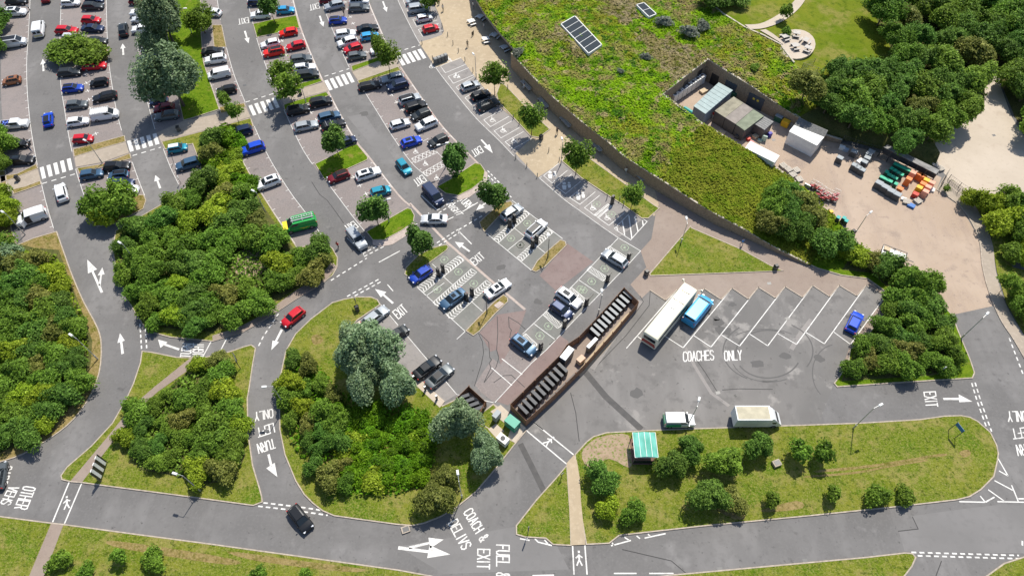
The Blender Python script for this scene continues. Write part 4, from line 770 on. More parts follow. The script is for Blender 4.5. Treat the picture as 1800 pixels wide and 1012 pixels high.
def crown(parent, seed, Rr, Hh, z0, ncl, nl, leaf, m, lump=.28, low=-.35, name='crown', tall=0, upright=.5):
    r_ = np.random.RandomState(seed); cs = []; n = 0
    ph = r_.uniform(0, 6.28, 4)
    while len(cs) < ncl:
        d = r_.normal(size=3); d /= np.linalg.norm(d)
        if d[2] < low: continue
        az = math.atan2(d[1], d[0]); env = 1 + .22 * math.sin(2 * az + ph[0]) +   .17 * math.sin(3 * az + ph[1]) + .1 * math.sin(5 * az + ph[2])
        rr = (r_.uniform(.2, 1.1) ** .5) * env * (1 - lump * .5)
        cs.append((d[0] * Rr * rr, d[1] * Rr * rr, z0 + Hh / 2 + d[2] * Hh / 2 * rr * (1 + tall * r_.rand()), d))
    C = []; N_ = []; T = []; Sz = []
    for x, y, z, d in cs:
        k = int(nl * r_.uniform(.6, 1.4)); cr = Rr * lump * r_.uniform(.45, 1.25); tone0 = r_.uniform(.2, .75)
        q = r_.normal(size=(k, 3)); q /= np.linalg.norm(q, axis=1)[:, None]; q[:, 2] = np.where(q[:, 2] < -.3, -q[:, 2], q[:, 2]); q = q * (r_.uniform(.5, 1, k) ** .4)[:, None]
        C.append(np.array([x, y, z]) + q * [cr, cr, cr * .8]); nn = q * .55 + np.array(d) * .35 + [0, 0, upright] + r_.normal(size=(k, 3)) * .42; nn /= np.linalg.norm(nn, axis=1)[:, None]; N_.append(nn)
        T.append(tone0 + r_.normal(size=k) * .14 ); Sz.append(leaf * r_.uniform(.6, 1.35, k))
    k = int(ncl * nl * .42); q = r_.normal(size=(k, 3)); q /= np.linalg.norm(q, axis=1)[:, None]; q[:, 2] = np.abs(q[:, 2]) * np.where(r_.rand(k) < .8, 1, low); az = np.arctan2(q[:, 1], q[:, 0]); env = 1 + .22 * np.sin(2 * az + ph[0]) + .17 * np.sin(3 * az + ph[1]) + .1 * np.sin(5 * az + ph[2])
    rad = (r_.uniform(.4, 1.28, k) ** .6) * env; C.append(np.column_stack([q[:, 0] * Rr * rad, q[:, 1] * Rr * rad, z0 + Hh / 2 + q[:, 2] * Hh / 2 * rad])); nn = q * .4 + [0, 0, upright] + r_.normal(size=(k, 3)) * .5; nn /= np.linalg.norm(nn, axis=1)[:, None]; N_.append(nn); T.append(r_.uniform(.2, .9, k)); Sz.append(leaf * r_.uniform(.6, 1.3, k))
    return leafmesh(name, np.concatenate(C), np.concatenate(N_), np.concatenate(Sz), np.concatenate(T), m, parent, r_)
def trunk(parent, h, r0, lean=0, seed=0, limbs=3, zc=None):
    b = MB(); r_ = random.Random(seed); p = Vector((0, 0, -.05)); n = 4; pts = [p]
    for i in range(n): p = p + Vector((r_.uniform(-.08, .08) * h * .25, r_.uniform(-.08, .08) * h * .25, h / n)); pts.append(p)
    for i in range(n): b.tube(pts[i], pts[i + 1], r0 * (1 - i * .18), r0 * (1 - (i + 1) * .18), 7, cap=(i in (0, n - 1)))
    for i in range(limbs):
        a = i * 2.4 + r_.random(); s = pts[2 + i % 3 if 2 + i % 3 <= n else n]; b.tube(s, s + Vector((math.cos(a), math.sin(a), .9)) * h * .3, r0 * .4, r0 * .12, 5)
    return b.build('trunk', M_bark, parent)
def make(kind, name, cat, Rr, h, m, seed, ncl=46, nl=85, leaf=.3, base=.0, tr=.12, lump=.3, tall=0, low=-.35, th=None):
    r = root(name, (0, 0, -500), 0, 'x', cat); crown(r, seed, Rr, h * (1 - base), h * base, ncl, nl, leaf, m, lump, tall=tall, low=low); trunk(r, th or max(.8, h * (base + .35)), tr, seed=seed); r['R'] = Rr; r['h'] = h; register(r); return r
PR = {}
def proto(k, *a, **kw): PR[k] = (make(k, *a, **kw), kw)
for i, (m, cn) in enumerate(((L_mid, 'mid green'), (L_mid, 'mid green'), (L_dark, 'dark green'), (L_dark, 'dark green'), (L_yel, 'yellow green'), (L_olive, 'dull olive'), (L_grey, 'silvery green'), (L_mid, 'mid green'), (L_yel, 'yellow green'))):
    proto('s%d' % i, 'shrub', 'shrub', 2.3, 3.9, m, 20 + i, ncl=85, nl=62, leaf=.225, lump=.25); PR['s%d' % i] = (PR['s%d' % i][0], cn)
for i, (m, cn) in enumerate(((L_dark, 'dark green'), (L_mid, 'mid green'), (L_dark, 'dark green'), (L_olive, 'dull olive'), (L_mid, 'fresh green'))):
    proto('w%d' % i, 'woodland_tree', 'tree', 3.3, 7.0, m, 60 + i, ncl=130, nl=66, leaf=.28, lump=.2, base=.12, tr=.2); PR['w%d' % i] = (PR['w%d' % i][0], cn)
for i in range(2):
    proto('b%d' % i, 'low_bramble', 'shrub', 1.9, 1.7, (L_bright, L_yel)[i], 90 + i, ncl=34, nl=70, leaf=.25, lump=.34); PR['b%d' % i] = (PR['b%d' % i][0], 'bright green')
proto('st0', 'street_tree', 'tree', 1.75, 5.6, L_street, 101, ncl=66, nl=70, leaf=.24, base=.16, tr=.09, lump=.28, th=2.4)
proto('st1', 'street_tree', 'tree', 1.6, 5.4, L_street, 105, ncl=60, nl=64, leaf=.23, base=.18, tr=.08, lump=.3, th=2.6)
proto('st2', 'young_tree', 'tree', 1.5, 5.6, L_mid, 109, ncl=52, nl=48, leaf=.21, base=.18, tr=.07, lump=.3, th=2.6)
proto('wil', 'silver_tree', 'tree', 3.2, 8.2, L_grey, 120, ncl=170, nl=110, leaf=.215, base=.06, tr=.24, lump=.16, tall=.12)
proto('wil2', 'silver_tree', 'tree', 2.9, 6.5, L_grey, 127, ncl=150, nl=105, leaf=.205, base=.05, tr=.2, lump=.16, tall=.1)
proto('sap', 'sapling', 'tree', 1.2, 3.0, L_mid, 133, ncl=22, nl=45, leaf=.22, base=.1, tr=.05, lump=.36)
proto('rnd', 'round_bush', 'shrub', 1.5, 2.2, L_mid, 137, ncl=40, nl=75, leaf=.2, lump=.3)
L_hea = leafmat('leaf_heather', [(.10, .12, .09), (.16, .18, .14), (.23, .255, .20), (.34, .36, .30)])
proto('hea', 'heather_clump', 'shrub', 1.4, 1.3, L_hea, 141, ncl=30, nl=60, leaf=.18, lump=.32)
for k, v in list(PR.items()):
    if isinstance(v[1], dict): PR[k] = (v[0], '')
FIRST = set()
def plant(k, px, py, rpx, label, group=None, zs=1.0, zbase=0.0, at_centre=True):
    src = PR[k][0]; h = src['h']
    c0 = G((px, py), zbase + h * .5); scl = ((Vector((0, math.cos(PITCH), -math.sin(PITCH)))).dot(c0 - Vector((0, 0, CAMH)))) ; ppm = FOC / scl
    s = rpx / ppm / src['R']; hh = h * s * zs; c = G((px, py), zbase + hh * .52)
    loc = (c.x, c.y, zbase); rz = rnd.uniform(0, 6.28); sc_ = (s * rnd.uniform(.93, 1.07), s * rnd.uniform(.93, 1.07), s * zs)
    if k not in FIRST:
        FIRST.add(k); src.location = loc; src.rotation_euler = (0, 0, rz); src.scale = sc_; src['label'] = label
        if group: src['group'] = group
        o = src
    else:
        o = dup(src, loc, rz, label, group, sc_)
        if not group and 'group' in o: del o['group']
    return o
# single trees, each with its own description
for a in (('wil', 301, 143, 41, 'big silvery grey-green tree beside the third parking row'), ('wil', 284, 30, 32, 'tall willowy silver tree at the top edge over the third parking row', None, 1.2), ('wil2', 272, 76, 23, 'lower willowy bough tree just above the big silver tree'),
          ('w1', 352, 38, 24, 'dark round tree standing on the grass strip beside the fourth row', None, .9),
          ('wil', 628, 622, 38, 'left half of the great blue-green tree pair above the lower island'), ('wil', 650, 612, 41, 'tallest blue-green tree overhanging the parked saloon by the charging lane'), ('wil2', 695, 674, 30, 'lower blue-green tree leaning out beside two dark parked cars', None, 1.2), ('wil2', 640, 668, 33, 'blue-green tree filling the lower side of the great tree pair', None, 1.1),
          ('wil2', 803, 742, 34, 'grey-green willow beside the small fenced bin enclosure', None, 1.15), ('wil2', 853, 795, 28, 'small round silver tree by the white heat pump'), ('w3', 785, 838, 21, 'olive tree behind the roadside lamp on the lower island', None, .8), ('w3', 765, 878, 28, 'olive brown tree casting its shadow on the access road', None, .8),
          ('w2', 1058, 842, 27, 'dark tree beside the sandy path at lower right', None, .8), ('s0', 1114, 900, 20, 'small green bush near the kerb left of the long island'), ('s4', 1068, 893, 19, 'yellowing bush beneath the dark tree by the sandy path'),
          ('w2', 1180, 818, 24, 'dark tree next to the green roofed shelter', None, .85), ('w2', 1214, 790, 21, 'dark tree right behind the lamp beside the white and green van', None, .85), ('w1', 1272, 812, 27, 'spreading green tree in the middle of the long island', None, .8), ('w2', 1332, 785, 22, 'slim dark tree in front of the white box lorry', None, 1.0),
          ('w0', 1245, 872, 31, 'largest tree near the lower kerb of the long island', None, .75), ('w3', 1290, 882, 21, 'brownish green tree touching the largest tree of the long island', None, .7),
          ('sap', 1405, 794, 17, 'slim sapling right of the concrete hatch on the long island', None, 1.1), ('sap', 1446, 796, 17, 'last of the slim saplings before the open lawn', None, 1.1), ('sap', 1357, 879, 13, 'tiny sapling near the lower kerb right of the brownish tree'), ('sap', 1464, 868, 13, 'spindly sapling near the round bushes'),
          ('rnd', 1541, 871, 19, 'larger of the two round bushes on the long island lawn'), ('rnd', 1592, 871, 15, 'smaller of the two round bushes on the long island lawn'),
          ('rnd', 104, 985, 17, 'dark bush beside the brown path at the bottom left'), ('sap', 210, 978, 13, 'straggly sapling on the bottom verge'), ('rnd', 269, 984, 19, 'dark round bush on the bottom verge'), ('sap', 455, 1008, 12, 'small bush cut by the bottom edge of the verge'), ('sap', 538, 1008, 10, 'sapling cut by the bottom edge near the dark car'), ('rnd', 150, 1005, 14, 'pale leafy bush between the two bottom left bushes'),
          ('st1', 476, 17, 15, 'young tree on the green verge at the top of the fifth row'), ('st2', 496, 138, 19, 'upper of two trees beside the fifth row zebra crossing'), ('st2', 508, 160, 19, 'lower of two trees beside the fifth row zebra crossing'),
          ('st1', 590, 253, 19, 'tree in the middle verge of the fifth row'), ('st0', 660, 374, 21, 'dark round tree at the lower end of the fifth row'), ('st0', 738, 428, 20, 'dark round tree at the head of the charging bays'), ('st0', 800, 286, 21, 'dark round tree by the hatched disabled bays'), ('st0', 868, 349, 20, 'dark round tree right of the TURN RIGHT lettering'),
          ('st2', 681, 103, 18, 'tree over the path in the sixth row'), ('st2', 665, 80, 12, 'small tree over the white open car in the sixth row'), ('st2', 869, 139, 18, 'tree at the tip of the grass strip by the disabled bays'), ('st2', 935, 212, 18, 'tree at the lower end of the grass strip by the disabled bays'), ('st2', 1015, 279, 20, 'tree beside the parent and child bays'), ('st2', 1113, 347, 16, 'thin tree above the hatched triangle'),
          ('st2', 395, 178, 10, 'thin sapling beside the cross path near the white post'), ('st2', 413, 199, 12, 'thin sapling by the dark car below the cross path'),
          ('s0', 115, 86, 32, 'left half of the long bush over the second parking row', None, .5), ('s1', 158, 92, 31, 'right half of the long bush over the second parking row', None, .5),
          ('s7', 172, 362, 30, 'left bush on the rounded end of the second parking row'), ('s1', 208, 355, 32, 'right bush on the rounded end of the second parking row'), ('s4', 188, 375, 24, 'front bush on the rounded end of the second parking row'),
          ('rnd', 1383, 56, 9, 'small dark shrub by the top of the picnic circle', None, 1, 4.6), ('sap', 1381, 22, 12, 'small tree beside the sandy path in the field', None, 1, 4.6), ('w2', 1460, 428, 28, 'dark round tree by the bend of the footway', None, .8), ('s4', 1508, 452, 20, 'light green bush left of the parked trailer', None, .8), ('s5', 1534, 460, 17, 'olive bush just below the parked trailer'), ('s2', 1560, 466, 23, 'dark bushy tree at the lower corner of the parked trailer'), ('s7', 1598, 492, 24, 'bush with upright shoots on the yard kerb', None, 1.1), ('s0', 1636, 500, 22, 'bush with ragged crown nearest the yard entrance', None, 1.1),
          ('w0', 1262, -2, 26, 'dense bush group on the field at the top edge', None, .6, 4.4), ('w2', 1290, 2, 20, 'rounded bush beside the top parapet', None, .5, 4.4),
          ('hea', 1168, 38, 13, 'blue-grey heather mound just right of the small skylight', None, 1, 4.9), ('hea', 1212, 56, 15, 'largest grey heather clump above the yard corner', None, 1, 4.9), ('hea', 1236, 46, 12, 'smaller grey heather clump touching the largest one', None, 1, 4.9), ('hea', 1135, 100, 9, 'small heather tuft between the skylights and the yard', None, 1, 4.9), ('hea', 910, 92, 10, 'grey tuft at the stepped corner of the roof', None, 1, 3.8), ('rnd', 1327, 118, 8, 'small dark bush on the meadow above the yard wall', None, .7, 4.5), ('hea', 1090, 125, 6, 'tiny heather tuft in the middle of the meadow roof', None, 1, 4.9),
          ('st2', 1771, 500, 14, 'thin tree leaning over the curving pavement'), ('sap', 1663, 332, 6, 'scrubby plant by the pallets'), ('s6', 20, 448, 20, 'silvery shrub at the upper end of the left thicket'),
          ('sap', 755, 5, 14, 'low tree by the forecourt at the top edge'), ('b0', 395, 238, 22, 'low bright bramble at the top of the central island'), ('s5', 372, 268, 17, 'reddish brown bush among the low brambles'), ('s2', 372, 245, 20, 'dark bush below the cross path'), ('b0', 420, 250, 16, 'bright bramble left of the dark car on the fourth row'), ('s3', 560, 437, 22, 'dark bush at the tip of the central island')):
    plant(*a)
# thickets: many individual plants
GRID = {(0, 0): 'upper left', (1, 0): 'upper', (2, 0): 'upper right', (0, 1): 'left', (1, 1): 'middle', (2, 1): 'right', (0, 2): 'lower left', (1, 2): 'lower', (2, 2): 'lower right'}
def thicket(poly, step, kinds, where, grp, zb=0.0, rr=(20, 29), seed=1, zs=1.0, hgt=None, avoid=None, nounk=None):
    r_ = random.Random(seed); pts = []; xs = [p[0] for p in poly]; ys = [p[1] for p in poly]
    x0, x1, y0, y1 = min(xs), max(xs), min(ys), max(ys); tries = 0
    while tries < 6000:
        tries += 1; p = (r_.uniform(x0, x1), r_.uniform(y0, y1))
        if not inside(p, poly) or (avoid and inside(p, avoid)): continue
        if all(math.hypot(p[0] - q[0], (p[1] - q[1]) * 1.1) > step for q in pts): pts.append(p)
    names = {}; recs = []
    for p in sorted(pts, key=lambda p: p[1]):
        k = r_.choice(kinds); rad = r_.uniform(*rr); z = zb
        if hgt: q = G(p, 3); z = max(0, hz(q.x, q.y))
        cn = PR[k][1] or 'green'; gx = min(2, int(3 * (p[0] - x0) / (x1 - x0 + 1e-6))); gy = min(2, int(3 * (p[1] - y0) / (y1 - y0 + 1e-6)))
        recs.append((k, p, rad, z, (cn, GRID[(gx, gy)])))
    cnt = {}
    for r1 in recs: cnt[r1[4]] = cnt.get(r1[4], 0) + 1
    seen = {}
    for k, p, rad, z, key in recs:
        seen[key] = seen.get(key, 0) + 1; base = PR[k][0]['category']
        o_ = '' if cnt[key] == 1 else (('upper of two ' if seen[key] == 1 else 'lower of two ') if cnt[key] == 2 else ORD[min(19, seen[key] - 1)] + ' down among ')
        lb = '%s%s %s%s, %s of %s' % (o_, key[0], base, 's' if cnt[key] > 1 else '', key[1], where)
        plant(k, p[0], p[1], rad, lb, grp, zs, z)
SH = ['s0', 's1', 's2', 's3', 's4', 's5', 's7', 's8', 's0', 's2', 's7']
T2 = [(318, 335), (345, 322), (370, 305), (396, 306), (418, 328), (440, 362), (468, 405), (505, 445), (555, 440), (570, 460), (545, 488), (500, 510), (460, 532), (420, 558), (370, 578), (300, 572), (255, 560), (230, 520), (212, 470), (207, 440), (215, 410), (250, 388), (290, 365)]
thicket([(-10, 425), (30, 440), (85, 445), (100, 480), (118, 520), (140, 570), (148, 620), (140, 680), (108, 725), (62, 762), (10, 782), (-20, 785)], 29, SH, 'the left thicket', 'shrubs of the left thicket', seed=4, rr=(17, 26), zs=.82)
thicket(T2, 29.5, SH + ['w1', 'w0'], 'the central thicket', 'shrubs of the central thicket', seed=5, rr=(17, 26), zs=.82, avoid=[(388, 428), (485, 424), (492, 478), (435, 498), (392, 488)])
thicket([(350, 312), (355, 285), (390, 265), (420, 275), (440, 330), (425, 330), (400, 305)], 21, ['b0', 'b0', 'b1'], 'the low central scrub', 'brambles above the central thicket', seed=6, rr=(14, 19))
thicket([(345, 632), (392, 625), (402, 680), (420, 735), (425, 795), (405, 835), (355, 838), (300, 820), (255, 812), (212, 760), (235, 725), (276, 700), (330, 680)], 29, SH[:9] + ['s0', 's7'], 'the three sided island', 'shrubs of the three sided island', seed=7, rr=(15, 25), zs=.82)
thicket([(505, 615), (530, 625), (555, 650), (590, 690), (590, 740), (600, 800), (610, 850), (560, 840), (535, 790), (505, 730), (500, 680)], 28, ['s0', 's3', 's5', 's8', 's2', 's5', 's7'], 'the large island roadside', 'shrubs of the large tree island', seed=8, rr=(14, 22))
thicket([(590, 720), (640, 720), (700, 730), (760, 750), (755, 800), (735, 850), (700, 830), (640, 850), (600, 820)], 24, ['b0', 'b0', 'b0', 'b1', 'b0'], 'the large island bramble patch', 'brambles of the large tree island', seed=9, rr=(15, 21))
thicket([(1408, 150), (1440, 135), (1480, 120), (1520, 105), (1570, 115), (1590, 95), (1560, 60), (1545, 20), (1550, -25), (1650, -25), (1690, 40), (1715, 95), (1728, 140), (1720, 180), (1680, 208), (1645, 228), (1628, 258), (1590, 256), (1545, 238), (1500, 215), (1462, 190), (1422, 165)], 32, ['w0', 'w1', 'w4', 'w1', 'w4', 'w3', 'w0', 'w2'], 'the wood behind the yard', 'trees of the wood behind the yard', seed=10, rr=(19, 29), hgt=1, zs=.85)
thicket([(1680, -25), (1830, -25), (1830, 235), (1800, 205), (1775, 150), (1740, 90), (1705, 40)], 32, ['w0', 'w1', 'w2', 'w1', 'w0'], 'the wood in the far corner', 'trees of the far corner wood', seed=11, rr=(19, 29), zs=.9)
thicket([(1352, 350), (1378, 330), (1400, 340), (1425, 360), (1430, 385), (1400, 408), (1350, 398)], 24, ['s2', 's0', 's3', 's7', 's5'], 'the meadow roof bushes', 'shrubs at the low end of the meadow roof', seed=12, rr=(17, 25), hgt=1)
thicket([(1568, 520), (1610, 515), (1645, 530), (1655, 560), (1672, 590), (1688, 622), (1675, 642), (1600, 650), (1500, 648), (1505, 620), (1545, 580)], 27, ['s0', 's2', 's7', 's1', 's5', 's3', 'w1'], 'the coach bay thicket', 'shrubs beside the coach bays', seed=13, rr=(16, 25), zs=.82)
thicket([(1706, 345), (1740, 338), (1815, 352), (1815, 415), (1770, 408), (1735, 380)], 26, ['s0', 's1', 's2', 's8'], 'the curving pavement bushes', 'shrubs above the curving pavement', seed=14, rr=(18, 26))
thicket([(1765, 432), (1815, 430), (1815, 470), (1770, 460)], 26, ['s4', 's1', 's0'], 'the far road bushes', 'shrubs beside the far right road', seed=15, rr=(16, 22))
thicket([(1782, 505), (1815, 505), (1815, 570), (1792, 560)], 24, ['s0', 's7'], 'the right edge bushes', 'shrubs below the far right road', seed=16, rr=(17, 23))
thicket([(-15, 30), (5, 30), (-5, 90), (-15, 90)], 22, ['s2', 's0'], 'the hedge at the top left edge', 'shrubs at the top left edge', seed=17, rr=(14, 20))
thicket([(-12, 220), (6, 240), (8, 290), (-12, 290)], 22, ['s0', 's7'], 'the hedge above the leftmost path', 'shrubs above the leftmost path', seed=18, rr=(14, 19))
thicket([(-15, 335), (8, 340), (22, 370), (22, 400), (-15, 400)], 22, ['s0', 's8', 's1'], 'the hedge beside the open van', 'shrubs beside the open van', seed=19, rr=(15, 20))
for k, (o, c) in PR.items():
    if k not in FIRST:
        for c_ in list(o.children): bpy.data.objects.remove(c_)
        bpy.data.objects.remove(o)
# undergrowth and meadow tufts (uncountable)
def scatter(name, poly, zf, per, size, m, label, seed, up=.8, hgt=1.1):
    P = GP(poly); r_ = np.random.RandomState(seed); xs = [p.x for p in P]; ys = [p.y for p in P]; n = int(abs(area2(P)) / 2 * per)
    pts = []
    while len(pts) < n:
        q = (r_.uniform(min(xs), max(xs)), r_.uniform(min(ys), max(ys)))
        if inside(q, P): pts.append(q)
    q = np.array(pts); lump = .5 + .5 * np.sin(q[:, 0] * .9 + 1.3 * np.sin(q[:, 1] * .7)) * np.cos(q[:, 1] * 1.1)
    z = np.array([zf(a, b) for a, b in pts]) + r_.uniform(.02, 1, n) * hgt * (.3 + .7 * lump)
    N_ = r_.normal(size=(n, 3)) * .6 + [0, 0, up]; N_ /= np.linalg.norm(N_, axis=1)[:, None]
    o = leafmesh(name, np.column_stack([q, z]), N_, size * r_.uniform(.6, 1.4, n), .25 + .5 * lump + r_.normal(size=n) * .15, m, None, r_)
    return tag(o, label, None, None, 'stuff')
z0 = lambda x, y: .1
scatter('undergrowth', T2, z0, 16, .3, L_mid, 'low plants between the shrubs of the central thicket', 1)
scatter('undergrowth', [(0, 425), (60, 445), (100, 450), (118, 490), (150, 560), (158, 620), (150, 680), (120, 720), (70, 760), (0, 790)], z0, 16, .3, L_yel, 'low plants between the shrubs of the left thicket', 2)
scatter('undergrowth', [(345, 640), (398, 630), (405, 690), (428, 740), (432, 800), (412, 840), (360, 848), (300, 832), (250, 822), (205, 765), (240, 735), (276, 704)], z0, 16, .3, L_mid, 'low plants between the shrubs of the three sided island', 3)
scatter('undergrowth', [(505, 620), (560, 640), (600, 690), (740, 720), (765, 760), (755, 850), (700, 870), (620, 872), (560, 850), (520, 790), (500, 720)], z0, 12, .3, L_bright, 'bright low plants under the trees of the large island', 4)
scatter('undergrowth', [(1480, 665), (1505, 615), (1575, 535), (1560, 500), (1500, 470), (1500, 450), (1585, 470), (1650, 538), (1690, 620), (1690, 655)], z0, 9, .3, L_mid, 'low plants between the shrubs beside the coach bays', 5)
scatter('undergrowth', [(1340, 400), (1345, 345), (1375, 325), (1432, 340), (1465, 378), (1500, 420), (1530, 445), (1500, 470), (1440, 462), (1400, 450)], hz, 8, .28, L_yel, 'rough plants at the low end of the meadow roof', 6, hgt=.5)
scatter('undergrowth', [(1408, 200), (1440, 135), (1570, 115), (1590, 95), (1545, 20), (1550, -40), (1680, -40), (1715, 95), (1728, 180), (1645, 240), (1630, 265), (1545, 255)], lambda x, y: max(.1, hz(x, y)), 5, .36, L_dark, 'low plants under the wood behind the yard', 7)
# tufts over the meadow roof take their colour from the same patches
rm = roof.data; rm.calc_loop_triangles(); tv = np.array([[rm.vertices[i].co[:] for i in t.vertices] for t in rm.loop_triangles]); ar = np.linalg.norm(np.cross(tv[:, 1] - tv[:, 0], tv[:, 2] - tv[:, 0]), axis=1) / 2
r_ = np.random.RandomState(5); n = 75000; SKY_ = [GP([(976, 42), (1010, 18), (1068, 79), (1035, 106)], 5.2), GP([(1112, 8), (1133, 0), (1160, 25), (1140, 36)], 5.2)]; ct_ = tv.mean(1); ar[[i for i in range(len(ar)) if any(inside(ct_[i], q_) for q_ in SKY_)]] *= .08; ix = r_.choice(len(ar), n, p=ar / ar.sum()); u_ = r_.rand(n, 2); fl = u_.sum(1) > 1; u_[fl] = 1 - u_[fl]
Cm = tv[ix, 0] + (tv[ix, 1] - tv[ix, 0]) * u_[:, :1] + (tv[ix, 2] - tv[ix, 0]) * u_[:, 1:]
lump = np.sin(Cm[:, 0] * .55 + 2 * np.sin(Cm[:, 1] * .31)) * np.sin(Cm[:, 1] * .63 + 1.7 * np.sin(Cm[:, 0] * .23)); Cm[:, 2] += r_.uniform(.02, .2, n) * (1 + .9 * np.clip(lump, 0, 1))
N_ = r_.normal(size=(n, 3)) * .3 + [0, 0, 1]; N_ /= np.linalg.norm(N_, axis=1)[:, None]
o = leafmesh('meadow_tufts', Cm, N_, r_.uniform(.12, .36, n), np.zeros(n), M_meadow, bld, r_); o.data.materials.append(M_meadow2); o.data.materials.append(M_meadow3); o.data.polygons.foreach_set('material_index', np.array([kind3(p[0], p[1]) for p in Cm], dtype=np.int32)); o.data.update(); o.location = -off; o['kind'] = 'stuff'
# ------------------------------------------------------------------ vehicles
PAINT = {'white': (.72, .73, .74), 'silver': (.33, .36, .39), 'grey': (.10, .115, .125), 'dark grey': (.032, .038, .042), 'black': (.012, .014, .018), 'navy': (.014, .028, .075), 'blue': (.012, .055, .38), 'bright blue': (.006, .06, .50), 'steel blue': (.045, .10, .175), 'teal': (.012, .22, .32), 'light blue': (.03, .29, .55),
         'red': (.50, .012, .025), 'bright red': (.66, .02, .015), 'maroon': (.16, .012, .022), 'brown': (.30, .125, .06), 'green': (.02, .33, .07), 'cream': (.71, .68, .54), 'sky blue': (.05, .34, .62), 'pale silver': (.58, .60, .62)}
def paint(c):
    k = 'paint_' + c.replace(' ', '_')
    if k in MATS: return MATS[k]
    return mat(k, PAINT[c], .38, .08 if c in ('white', 'cream', 'red', 'bright red', 'bright blue', 'blue', 'sky blue', 'green') else .25, .15, spec=.3)
# type: length, width, height, belt, bonnet height, cabin base rear/front, roof rear/front (fractions of length from the rear), rear deck height
TY = {'hatchback': (4.05, 1.76, 1.48, .93, .92, .035, .735, .12, .56, .93), 'estate': (4.75, 1.83, 1.50, .93, .93, .03, .72, .13, .55, .93), 'SUV': (4.5, 1.88, 1.68, 1.06, 1.06, .03, .75, .11, .59, 1.06), 'saloon': (4.75, 1.84, 1.42, .92, .90, .13, .735, .30, .56, .98),
      'small car': (3.65, 1.66, 1.5, .93, .93, .035, .78, .11, .62, .93), '4x4': (4.8, 1.95, 1.85, 1.18, 1.2, .025, .72, .06, .60, 1.18), 'van': (5.1, 1.98, 2.0, 1.2, 1.15, .012, .86, .03, .69, 1.2), 'small van': (4.4, 1.84, 1.85, 1.1, 1.08, .015, .80, .04, .64, 1.1), 'people carrier': (4.6, 1.86, 1.72, 1.05, 1.02, .03, .80, .09, .62, 1.05), 'sports car': (4.2, 1.8, 1.3, .84, .80, .14, .66, .34, .52, .86)}
VAN = ('van', 'small van')
